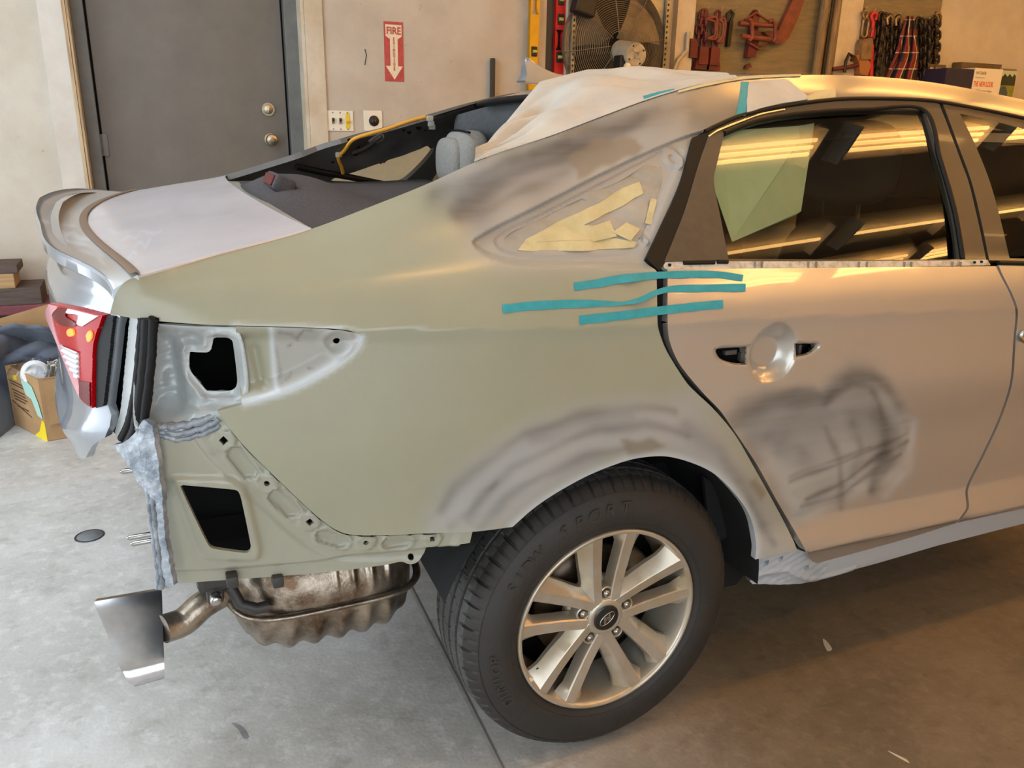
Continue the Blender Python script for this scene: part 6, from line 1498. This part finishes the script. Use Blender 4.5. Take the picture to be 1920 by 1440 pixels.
tag(MB().prism([(a[0], a[2]), (b_[0], a[2]), (b_[0], b_[2]), (a[0], b_[2])], BY-0.045, BY-0.002).build('clamp_block', M_rust, None, a), 'plain red steel clamp block at the left edge of the tool board', 'clamp')
# black strap wrench
root = empty('strap_wrench', wp3(1371, 22, BY), 'black wrench hanging beside the red chain clamps', 'wrench')
MB().prism([(q[0], q[2]) for q in (wp3(1363, 40, BY), wp3(1370, 40, BY), wp3(1364, 88, BY), wp3(1358, 88, BY))], BY-0.03, BY-0.004).build('handle', M_blackp, root)
rr_ = [wp3(x, y, BY-0.02) for x, y in ((1364, 42), (1364, 26), (1370, 20), (1375, 26), (1372, 36), (1369, 44))]
MB().tube(rr_, 0.010, 8).build('loop_head', M_blackp, root); nail(1377, 18, par=root)
# tubular pull clamp: two rods, two frames, bent wires
root = empty('frame_clamp', wp3(1418, 20, BY), 'red pull clamp of rods and bent frames beside the curved arm', 'clamp')
def W(pts, dy): return [wp3(x, y, BY-dy) for x, y in pts]
MB().tube(W([(1386, 44), (1450, 48)], .07), 0.016, 12).build('rod', M_rust2, root); MB().tube(W([(1390, 68), (1452, 75)], .07), 0.016, 12).build('rod', M_rust2, root)
MB().tube(W([(1402, 38), (1407, 36), (1410, 52), (1411, 70), (1404, 77)], .085), 0.013, 10).build('frame', M_rust2, root); MB().tube(W([(1441, 41), (1448, 38), (1453, 46), (1454, 72), (1448, 79)], .085), 0.013, 10).build('frame', M_rust2, root)
MB().tube(W([(1396, 37), (1418, 24), (1440, 39)], .05), 0.007, 8).tube(W([(1402, 79), (1424, 93), (1443, 81)], .05), 0.007, 8).build('bent_wire', M_rust2, root)
MB().prism([(q[0], q[2]) for q in W([(1410, 26), (1416, 18), (1422, 26), (1418, 60), (1424, 60), (1414, 108), (1398, 108), (1404, 70)], .03)], BY-0.045, BY-0.008).build('hanging_plate', M_rust, root)
nail(1418, 27, par=root)
bmg = W([(1500, -40), (1478, 15), (1458, 57), (1454, 60), (1440, 58), (1430, 60), (1446, 74), (1452, 82), (1462, 82), (1470, 79), (1478, 70), (1494, 36), (1520, -40)], .03)
tag(MB().prism([(q[0], q[2]) for q in bmg], BY-0.04, BY-0.012).build('curved_arm', M_rust2, None, bmg[5]), 'long red-brown hooked steel arm hung on the tool board', 'arm')
sc_ = W([(1398, 122), (1405, 119), (1408, 126), (1396, 128)], .02); tag(MB().prism([(q[0], q[2]) for q in sc_], BY-0.03, BY-0.004).build('small_clip', M_rust, None, sc_[0]), 'small dark red clip under the pull clamp, just above the car roof', 'clip')
# second board: binders, chains, shirt
B2 = WY-0.018
root = empty('load_binder', wp3(1622, 20, B2), 'tan ratchet load binder hanging left of the red one', 'load binder')
MB().tube(W([(1620, 36), (1616, 24), (1620, 18), (1627, 22), (1624, 34)], .05), 0.010, 8).build('hook', M_brass, root)
ringlink(*(b := MB(), wp3(1622, 52, B2-.05), 0.12, 0.05, 0.009, (0, 0, 1))); b.build('link', M_brass, root)
MB().prism([(q[0], q[2]) for q in W([(1612, 74), (1628, 72), (1630, 80), (1626, 112), (1606, 112), (1609, 82)], .05)], B2-0.085, B2-0.03).build('handle', M_brass, root)
MB().prism([(q[0], q[2]) for q in W([(1600, 105), (1608, 102), (1622, 110), (1628, 122), (1622, 142), (1608, 140), (1606, 118)], .05)], B2-0.075, B2-0.02).build('pivot', mat('tan_orange_paint', (160, 104, 58), 0.5), root); nail(1620, 18, par=root)
root = empty('load_binder', wp3(1636, 22, B2), 'bright red load binder with hook, right of the tan one', 'load binder')
MB().tube(W([(1636, 42), (1633, 30), (1636, 24), (1644, 26), (1641, 38)], .05), 0.012, 8).tube(W([(1637, 40), (1634, 70)], .05), 0.014, 8).build('hook', M_rd, root)
ringlink(*(b := MB(), wp3(1634, 64, B2-.05), 0.07, 0.055, 0.011, (0, 0, 1))); b.build('eye', M_rust, root)
MB().tube(W([(1634, 84), (1632, 145)], .05), 0.017, 12).build('barrel', M_rd, root); MB().tube(W([(1631, 72), (1632, 86)], .05), 0.013, 10).build('neck', M_rust, root); nail(1636, 22, par=root)
def hung_chain(path, lbl, L=0.062, Wd=0.040, r=0.0095, dbl=False, hook=False, dy=0.0):
    root = empty('chain', wp3(path[0][0], path[0][1], B2), lbl, 'chain', 'dark chains on the second board')
    chain_mb(MB(), W(path, .05+dy), L, Wd, r).build('chain_strand', M_chain, root)
    if dbl: chain_mb(MB(), W([(x+6, y+2) for x, y in path], .042+dy), L, Wd, r, 0.7).build('chain_strand', M_chain, root)
    if hook: MB().tube(W([(path[0][0]-4, path[0][1]+16), (path[0][0]-5, path[0][1]+4), (path[0][0]+1, path[0][1]-1), (path[0][0]+6, path[0][1]+5), (path[0][0]+4, path[0][1]+14)], .06), 0.010, 8).build('hook', M_brass, root)
    nail(path[0][0]-2, path[0][1]-2, par=root)
hung_chain([(1652, 26), (1650, 60), (1644, 100), (1638, 150)], 'heavy doubled dark chain right of the red load binder', dbl=True)
hung_chain([(1668, 30), (1668, 60), (1666, 120)], 'short single dark chain, third from the left on the second board', hook=True)
hung_chain([(1684, 32), (1684, 60), (1681, 90), (1679, 120)], 'dark chain with a bare hook just left of the plaid shirt', hook=True)
hung_chain([(1722, 36), (1723, 80), (1722, 150)], 'dark chain hanging right beside the plaid shirt', dbl=True)
hung_chain([(1738, 40), (1739, 90), (1735, 155)], 'dark chain second from the right end of the board', dbl=False, dy=0.05)
hung_chain([(1751, 36), (1751, 80), (1748, 120), (1744, 160)], 'dark chain at the right end of the board, under the open hook', dbl=True)
oh = W([(1759, 40), (1757, 30), (1752, 28), (1755, 24), (1761, 25), (1764, 32), (1762, 40)], .05); tag(MB().tube(oh, 0.011, 8).build('open_hook', M_brass, None, oh[2]), 'open steel hook at the right edge of the second board', 'hook')
lb = W([(1560, 130), (1588, 126), (1612, 121)], .06); root = empty('grab_hook', lb[0], 'red bar with a dark grab hook below the load binders', 'hook')
MB().tube(lb, 0.014, 8).build('bar', M_rust, root); MB().tube(W([(1583, 136), (1586, 115), (1592, 101), (1600, 106), (1596, 114)], .07), 0.011, 8).build('hook', M_chain, root)
# plaid shirt
Mp = bpy.data.materials.new('plaid_cloth'); Mp.use_nodes = True; nt = Mp.node_tree; bs = nt.nodes['Principled BSDF']; bs.inputs['Roughness'].default_value = 0.9
uvn = nt.nodes.new('ShaderNodeUVMap'); sx_ = nt.nodes.new('ShaderNodeSeparateXYZ'); nt.links.new(uvn.outputs[0], sx_.inputs[0])
def stripe(sock, freq, off, wid):
    m1 = nt.nodes.new('ShaderNodeMath'); m1.operation = 'MULTIPLY_ADD'; m1.inputs[1].default_value = freq; m1.inputs[2].default_value = off; nt.links.new(sock, m1.inputs[0])
    m2 = nt.nodes.new('ShaderNodeMath'); m2.operation = 'FRACT'; nt.links.new(m1.outputs[0], m2.inputs[0])
    m3 = nt.nodes.new('ShaderNodeMath'); m3.operation = 'LESS_THAN'; nt.links.new(m2.outputs[0], m3.inputs[0]); m3.inputs[1].default_value = wid; return m3.outputs[0]
col = None
for sock, fq, of, wd_, c in ((sx_.outputs[0], 3, 0, .42, (128, 40, 40)), (sx_.outputs[1], 4, .2, .4, (120, 46, 44)), (sx_.outputs[0], 3, .62, .07, (206, 196, 170)), (sx_.outputs[1], 4, .8, .06, (196, 186, 160)), (sx_.outputs[0], 3, .3, .05, (24, 24, 28))):
    mx = nt.nodes.new('ShaderNodeMix'); mx.data_type = 'RGBA'; nt.links.new(stripe(sock, fq, of, wd_), mx.inputs[0])
    if col is None: mx.inputs[6].default_value = (*lin((48, 44, 50)), 1)
    else: nt.links.new(col, mx.inputs[6])
    mx.inputs[7].default_value = (*lin(c), 1); col = mx.outputs[2]
nt.links.new(col, bs.inputs['Base Color'])
nr, nc = 40, 60; rows = []
for i in range(nr):
    t = i/(nr-1); y = 30+(150-30)*t; row = []
    xl = np.interp(t, [0, .2, .5, .8, 1], [1700, 1692, 1682, 1668, 1660]); xr2 = np.interp(t, [0, .15, .6, 1], [1712, 1720, 1724, 1722])
    for j in range(nc):
        s_ = j/(nc-1); dep = 0.06+0.05*math.sin(s_*PI)*(0.3+t)+0.020*math.sin(s_*17+2*t)*min(1, t*4+.3)+0.01*math.sin(s_*31+t*6)
        row.append(wp3(xl+(xr2-xl)*s_, y, B2-dep))
    rows.append(row)
sh = MB().grid(np.array(rows)).build('plaid_shirt', Mp, None, wp3(1706, 30, B2)); tag(sh, 'red and dark plaid shirt hung over the chains', 'shirt')
uvl = sh.data.uv_layers.new(name='UVMap')
for lp in sh.data.loops: i, j = divmod(lp.vertex_index, nc); uvl.data[lp.index].uv = (j/nc+0.06*math.sin(i*.2), i/nr)
M_ = sh.modifiers.new('solid', 'SOLIDIFY'); M_.thickness = 0.003
# shelf with boxes on the right
SY = WY
sx0, sx1 = 4.25, 6.1; szz = 1.545
shf = MB().box(((sx0+sx1)/2, SY-0.17, szz-0.012), (sx1-sx0, 0.34, 0.024)); shr = empty('wall_shelf', ((sx0+sx1)/2, SY, szz), 'plain wooden wall shelf carrying the boxes', 'shelf'); shf.build('shelf_board', M_stick, shr)
for xx in (4.5, 5.8): MB().prism([(SY, szz-0.024), (SY-0.28, szz-0.024), (SY, szz-0.24)], xx-0.01, xx+0.01, 'yz').build('shelf_bracket', M_alum, shr)
def wbox_thing(nm, xa, xb, ytop, m_, lbl, d=0.22, Yf=SY-0.30, cat='box'):
    a, zt = wallp(xa, ytop, Yf); b_, _ = wallp(xb, ytop, Yf); root = empty(nm, ((a+b_)/2, Yf+d/2, szz), lbl, cat)
    MB().box(((a+b_)/2, Yf+d/2, (szz+zt)/2), (b_-a, d, zt-szz), bev=0.002).build('box_body', m_, root); return root, a, b_, zt, Yf
M_navy = mat('navy_carton', (40, 34, 58), 0.5); M_brownlid = mat('brown_carton', (104, 86, 62), 0.8, c2=(88, 72, 50), nscale=12); M_card = mat('corrugated_cardboard', (176, 140, 98), 0.85, c2=(162, 126, 86), nscale=9)
M_creamp = mat('cream_printed_carton', (230, 222, 204), 0.5); M_org = mat('orange_print', (224, 92, 44), 0.5); M_grayp = mat('grey_print', (120, 112, 100), 0.5)
r1, a, b_, zt, Yf = wbox_thing('white_carton', 1744, 1773, 126, mat('off_white_carton', (206, 190, 156), 0.6), 'off-white carton with brown lid, left end of the shelf', d=0.08, Yf=SY-0.09)
MB().box(((a+b_)/2, Yf+0.04, zt+0.01), (b_-a+0.006, 0.082, 0.022), bev=0.002).build('lid', M_brownlid, r1)
r2, a, b_, zt, Yf = wbox_thing('navy_carton', 1776, 1828, 127, M_navy, 'dark navy carton between the off-white carton and the printed one', d=0.2)
r3, a, b_, zt, Yf = wbox_thing('printed_carton', 1829, 1882, 127, M_creamp, 'cream carton with orange lettering on the shelf', d=0.2)
wd_ = b_-a; hh = zt-szz
textobj('print_brand', "W'GNER", 0.03, (a+wd_*.24, Yf-0.0008, zt-hh*.14), (1, 0, 0), (0, 0, 1), M_grayp, r3, 0.0004, fit=wd_*.36)
textobj('print_title', 'THE NEW LOOK', 0.05, (a+wd_*.38, Yf-0.0008, zt-hh*.44), (1, 0, 0), (0, 0, 1), M_org, r3, 0.0004, fit=wd_*.70, bold=0.0008)
textobj('print_script', 'of Automotive', 0.04, (a+wd_*.40, Yf-0.0008, zt-hh*.63), (1, 0, 0), (0, 0, 1), M_grayp, r3, 0.0004, fit=wd_*.60, shear=0.3)
MB().box((a+wd_*.22, Yf-0.0006, zt-hh*.26), (wd_*.34, 0.001, 0.003)).build('print_rule', M_grayp, r3)
r4, a, b_, zt, Yf = wbox_thing('brown_carton', 1804, 1880, 116, M_brownlid, 'flat brown carton lying behind the navy and printed cartons', d=0.08, Yf=SY-0.085)
r5, a, b_, zt, Yf = wbox_thing('picture_carton', 1878, 1908, 131, mat('green_field_print', (150, 146, 42), 0.5, c2=(120, 126, 36), nscale=20), 'carton with a car-in-a-field picture, right end of the shelf', d=0.14, Yf=SY-0.24)
wd_ = b_-a; hh = zt-szz
MB().box((a+wd_*.5, Yf-0.0006, zt-hh*.10), (wd_*.98, 0.001, hh*.18)).build('printed_sky', mat('print_sky', (190, 196, 178), 0.5), r5)
tr = MB(); tr.prism([(a+.01*wd_, zt-hh*.42), (a+.01*wd_, zt-hh*.2)]+[(a+wd_*(.05+.1*k), zt-hh*(.14+.05*math.sin(k*2.1))) for k in range(10)]+[(a+.99*wd_, zt-hh*.42)], Yf-0.0016, Yf-0.0008); tr.build('printed_trees', mat('print_trees', (52, 56, 32), 0.6), r5)
cr = MB(); cr.prism([(a+wd_*x, zt-hh*y) for x, y in ((.02, .72), (.02, .56), (.2, .46), (.42, .45), (.55, .56), (.62, .62), (.6, .75), (.3, .8))], Yf-0.0022, Yf-0.0014); cr.build('printed_car', mat('print_car', (70, 84, 104), 0.4), r5)
MB().tube([(a, Yf+0.02, zt+0.008), (b_+0.01, Yf+0.02, zt+0.004)], 0.008, 8).build('rolled_edge', M_alum, r5)

# ------------------------------------------------------------------ floor things on the left
def timber(x0, x1, z0, z1, y0, y1, m_, lbl, nm='timber_block'):
    o = MB().box(((x0+x1)/2, (y0+y1)/2, (z0+z1)/2), (x1-x0, y1-y0, z1-z0), bev=0.005).build(nm, m_, None, ((x0+x1)/2, (y0+y1)/2, z0)); return tag(o, lbl, 'timber')
TY0 = 3.035; zf = -0.009
zA = at_y((20, 513), TY0)[0][2]; zB = at_y((20, 541), TY0)[0][2]; zC = at_y((40, 572), TY0)[0][2]; zD = at_y((40, 589), TY0)[0][2]; zTop = at_y((20, 497), TY0)[0][2]
x1a = at_y((33, 505), TY0)[0][0]; x1b = at_y((28, 530), TY0)[0][0]; x1c = at_y((78, 555), TY0)[0][0]
M_w1 = mat('dark_weathered_timber', (92, 76, 68), 0.8, c2=(70, 58, 52), nscale=7, stretch=(1, 6, 12)); M_w2 = mat('tan_pine_timber', (178, 146, 104), 0.75, c2=(150, 118, 78), nscale=4, stretch=(1, 3, 16)); M_w3 = mat('maroon_painted_timber', (122, 62, 68), 0.7, c2=(106, 54, 60), nscale=14)
timber(-2.1, x1a, zA, zTop, TY0, TY0+0.2, M_w1, 'dark maroon-topped timber offcut, topmost of the stack by the wall')
timber(-2.0, x1b, zB, zA, TY0, TY0+0.18, M_w2, 'tan pine block in the timber stack, second from the top')
timber(-2.2, x1c, zC, zB, TY0, TY0+0.22, M_w1, 'dark grey weathered timber below the tan pine block')
timber(-2.3, -1.0, zD, zC, TY0-0.01, TY0+0.24, M_w3, 'maroon painted plank under the weathered timber')
timber(-2.3, -1.05, 0.2, zD, TY0+0.02, TY0+0.24, M_w1, 'grey timber at the bottom of the stack, mostly behind the blanket'); timber(-2.3, -1.05, zf, 0.2, TY0+0.02, TY0+0.24, M_w1, 'lowest grey timber on the floor behind the blanket')
# open carton behind the blanket
bx = MB(); A1, A2 = at_y((0, 606), 3.0)[0], at_y((98, 565), 3.0)[0]
bx.prism([(A1[0]-0.3, zf), (A2[0]+0.12, zf), (A2[0]+0.12, A2[2]+0.02), (A1[0]-0.3, A1[2]-0.06)], 3.016, 3.026)
tag(bx.build('cardboard_sheet', M_card, None, (A1[0], 3.0, zf)), 'brown cardboard panel standing behind the dark blanket', 'cardboard')
# blanket heap
M_blk = mat('slate_blue_blanket', (92, 100, 116), 0.75, c2=(74, 82, 96), nscale=5, bump=0.25, bscale=18, sheen=0.3)
rows = []
nu, nv = 110, 70
for i in range(nu):
    u = i/(nu-1); row = []
    x = -2.05+u*0.98
    for j in range(nv):
        v = j/(nv-1)
        hmax = np.interp(u, [0, .25, .5, .72, .9, 1], [0.34, 0.42, 0.43, 0.42, 0.36, 0.22])
        prof_ = np.interp(v, [0, .06, .25, .6, 1], [0.0, 0.25, 0.62, 0.95, 1.0])
        y = np.interp(u, [0, .47, .56, 1], [2.62, 2.66, 2.935, 2.94])+np.interp(u, [0, .47, .56, 1], [.30, .27, .03, .03])*v
        fold = 0.022*math.sin(u*22+v*9+2.2*math.sin(v*7))+0.016*math.sin(u*41-v*17)+0.028*abs(math.sin(u*8+v*13))*(v < .95)
        if u > .45: fold += 0.04*math.sin(v*15+u*5)*sst(.45, .65, u)
        row.append((x+0.05*math.sin(v*11+u*4)*(1-u*0.6), y-fold*(1.3 if u < .5 else 0.9), max(zf+0.002, zf+prof_*hmax+fold*0.6*prof_)))
    rows.append(row)
rows = np.array(rows); 
bl_ = MB().grid(rows); bo = bl_.build('blanket', M_blk, None, (-1.5, 2.75, zf)); tag(bo, 'crumpled slate blue blanket heaped beside the cardboard box', 'blanket')
so = bo.modifiers.new('solid', 'SOLIDIFY'); so.thickness = 0.01; so.offset = -1
# cardboard box with odds and ends
c_ = np.array([at_z(p, zf)[0][:2] for p in ((90, 828), (29, 797))]); f0, f1 = c_[0], c_[1]
dv = f1-f0; right = np.array([0.30, 0.06]); H = 0.285
root = empty('cardboard_box', (f0[0], f0[1], zf), 'open cardboard box with yellow corner, printed side and green slip', 'box')
def wall_(p, q, h, nm, m_, th=0.006, zz0=zf+0.002, lean=0.0, skew=0):
    p, q = np.array(p), np.array(q); d = (q-p)/np.linalg.norm(q-p); n = np.array([-d[1], d[0]])*th
    vs = [(*p, zz0), (*q, zz0), (*(q+n), zz0), (*(p+n), zz0)]
    tp_ = [(*(np.array(v[:2])+np.array([d[1], -d[0]])*lean), zz0+h+(skew if k in (1, 2) else 0)) for k, v in enumerate(vs)]
    return MB().add(vs+tp_, [(0, 1, 2, 3), (7, 6, 5, 4), (0, 4, 5, 1), (1, 5, 6, 2), (2, 6, 7, 3), (3, 7, 4, 0)]).build(nm, m_, root)
P0, P1, P2_, P3_ = f1, f0, f0+right, f1+right
front = wall_(P0, P1, H, 'printed_side', M_card); wall_(P1, P2_, H, 'box_side', M_card); wall_(P2_, P3_, H, 'box_side', M_card); wall_(P3_, P0, H, 'box_side', M_card)
MB().add([(*P0, zf+.003), (*P1, zf+.003), (*P2_, zf+.003), (*P3_, zf+.003)], [(0, 1, 2, 3)]).build('box_bottom', M_card, root)
fl2 = wall_(P1+np.array([0.02, -0.012]), P2_+np.array([0, -0.012]), 0.20, 'open_flap', M_card, zz0=zf+H-0.205, lean=-0.0)
dF = (P1-P0)/np.linalg.norm(P1-P0); nF = np.array([dF[1], -dF[0]])*0.0012; LW = np.linalg.norm(P1-P0)
def onside(pts, nm, m_, off=1.0):
    vs = [(*(P0+dF*LW*s_+nF*off), zf+H*h) for s_, h in pts]; return MB().add(vs, [tuple(range(len(vs)))]).build(nm, m_, front)
onside([(.62, .0), (1.0, .0), (1.0, .30), (.93, .34), (.80, .12)], 'yellow_corner', mat('yellow_print', (236, 206, 20), 0.5))
onside([(.48, .86), (.60, .92), (.80, .84), (.92, .60), (.98, .36), (.84, .38), (.72, .62), (.56, .66)], 'green_slip', mat('pale_green_slip', (168, 206, 190), 0.6), 3.0)
for k, (a_, b2, h) in enumerate(((.08, .52, .80), (.10, .50, .755), (.12, .50, .66), (.14, .52, .61), (.14, .56, .56), (.16, .5, .51), (.2, .56, .40))): onside([(a_, h), (b2, h-.01), (b2, h-.035), (a_, h-.025)], 'printed_line', mat('brown_print', (96, 72, 52), 0.7))
onside([(.22, .90), (.34, .92), (.34, .84), (.22, .82)], 'yellow_mark', mat('yellow_mark', (230, 200, 40), 0.5))
onside([(.06, .45), (.62, .30), (.62, .285), (.06, .435)], 'print_rule', M_blackp)
# things in the box
ctr = (P0+P2_)/2
b = MB(); q = at_y((62, 700), ctr[1]-0.04)[0]
root2 = empty('filter_canister', (q[0], q[1], zf+0.16), 'round white part in clear plastic lying in the cardboard box', 'part')
MB().tube([(q[0]-0.01, q[1]+0.06, zf+0.25), (q[0]+0.01, q[1]-0.01, q[2]+0.005)], [0.052, 0.056], 26).build('white_body', mat('white_plastic', (232, 234, 236), 0.35), root2)
MB().lathe([(0.036, -0.004), (0.042, -0.006), (0.05, 0.004)], (q[0]+0.012, q[1]-0.012, q[2]+0.006), n=26).build('white_rim', mat('light_grey_plastic', (206, 210, 214), 0.4), root2)
bag = []
for i in range(16):
    row = []
    for j in range(24):
        u, v = i/15, j/23; row.append((P0[0]+0.02+0.26*v, ctr[1]-0.09+0.17*u+0.05*(1-v), zf+H-0.015+0.055*math.sin(PI*u)*math.sin(PI*min(1, v*1.1))+0.012*abs(math.sin(u*13+v*19))+0.006*math.sin(v*40)))
    bag.append(row)
M_bag = glass_mat('clear_plastic_film', (0.86, 0.88, 0.90)); tag(MB().grid(np.array(bag), False).build('plastic_bag', M_bag, None, (ctr[0], ctr[1], zf+H)), 'crinkled clear plastic bag over the contents of the cardboard box', 'bag')
mp2 = MB(); q0 = at_y((108, 690), ctr[1])[0]
for k in range(26):
    a = random.uniform(-.6, .9); L = random.uniform(.05, .09); x0 = q0[0]+random.uniform(-.045, .045); y0_ = ctr[1]+random.uniform(-.03, .05)
    mp2.tube([(x0, y0_, zf+H-0.05), (x0+L*.4*math.sin(a), y0_-0.01, zf+H+0.02), (x0+L*math.sin(a), y0_-0.03, zf+H+0.005+random.uniform(-.02, .03))], [0.004, 0.0045, 0.003], 6)
tag(mp2.build('string_mop', mat('off_white_yarn', (214, 210, 198), 0.9), None, (q0[0], ctr[1], zf+H-0.05)), 'frayed off-white yarn strands sticking out of the cardboard box', 'yarn')
stf = MB().box((ctr[0], ctr[1], zf+0.10), (0.2, 0.16, 0.18)); tag(stf.build('carton_filler', M_brownlid, None, (ctr[0], ctr[1], zf)), 'brown filler carton at the bottom inside the cardboard box', 'box')
# floor: drain cover, control joint, small stains
dq = at_z((168, 1005), zf)[0]; dr_ = empty('floor_drain', (dq[0], dq[1], zf), 'round grey floor cover left of the car', 'drain cover')
MB().lathe([(0, 0.0018), (0.040, 0.0018), (0.041, 0.0)], dq, 'z', n=40).build('cover_plate', mat('grey_cover', (120, 122, 124), 0.5, c2=(104, 108, 112), nscale=60), dr_)
MB().lathe([(0.041, 0.0005), (0.041, 0.0022), (0.046, 0.0022), (0.047, 0.0)], dq, 'z', n=40).build('cover_ring', M_hanger, dr_)
ja, jb_ = at_z((775, 1112), zf)[0], at_z((945, 1450), zf)[0]; dj = (jb_-ja)/np.linalg.norm(jb_-ja); s0, s1 = ja-dj*2.6, jb_+dj*2.5; nj = np.array([-dj[1], dj[0], 0])*0.006
gj = MB().add([s0-nj+[0, 0, .0008], s1-nj+[0, 0, .0008], s1+nj+[0, 0, .0008], s0+nj+[0, 0, .0008]], [(0, 1, 2, 3)]).build('trim_11', mat('pale_joint_filler', (172, 167, 160), 0.8, c2=(150, 145, 138), nscale=30)); gj['kind'] = 'structure'
nj2 = nj*0.35; off = np.array([-dj[1], dj[0], 0])*0.004
gj = MB().add([s0-nj2+off+[0, 0, .0014], s1-nj2+off+[0, 0, .0014], s1+nj2+off+[0, 0, .0014], s0+nj2+off+[0, 0, .0014]], [(0, 1, 2, 3)]).build('trim_12', mat('joint_dark_line', (112, 106, 98), 0.9)); gj['kind'] = 'structure'  # thin dark line along one edge of the joint
M_st1 = mat('dark_floor_stain', (118, 118, 118), 0.7, c2=(146, 142, 138), nscale=40); M_st2 = mat('pale_fleck', (206, 196, 174), 0.7)
for pts, m_, lbl, cat in (([(434, 1356), (452, 1362), (466, 1382), (458, 1386), (446, 1368)], M_st1, 'curved grey scuff on the floor below the exhaust', 'stain'), ([(1543, 1198), (1552, 1205), (1560, 1218), (1552, 1222), (1545, 1210)], M_st2, 'pale paper scrap on the brown floor right of the wheel', 'scrap'), ([(1665, 1408), (1700, 1425), (1705, 1432), (1672, 1414)], M_st2, 'pale scratch on the floor near the bottom right corner', 'scratch')):
    P3 = [at_z(q, zf)[0]+[0, 0, .0012] for q in smooth_poly(pts, True, 3)]; n = len(P3)
    tag(MB().add(P3, [tuple(range(n))]).build('floor_mark', m_, None, P3[0]), lbl, cat)
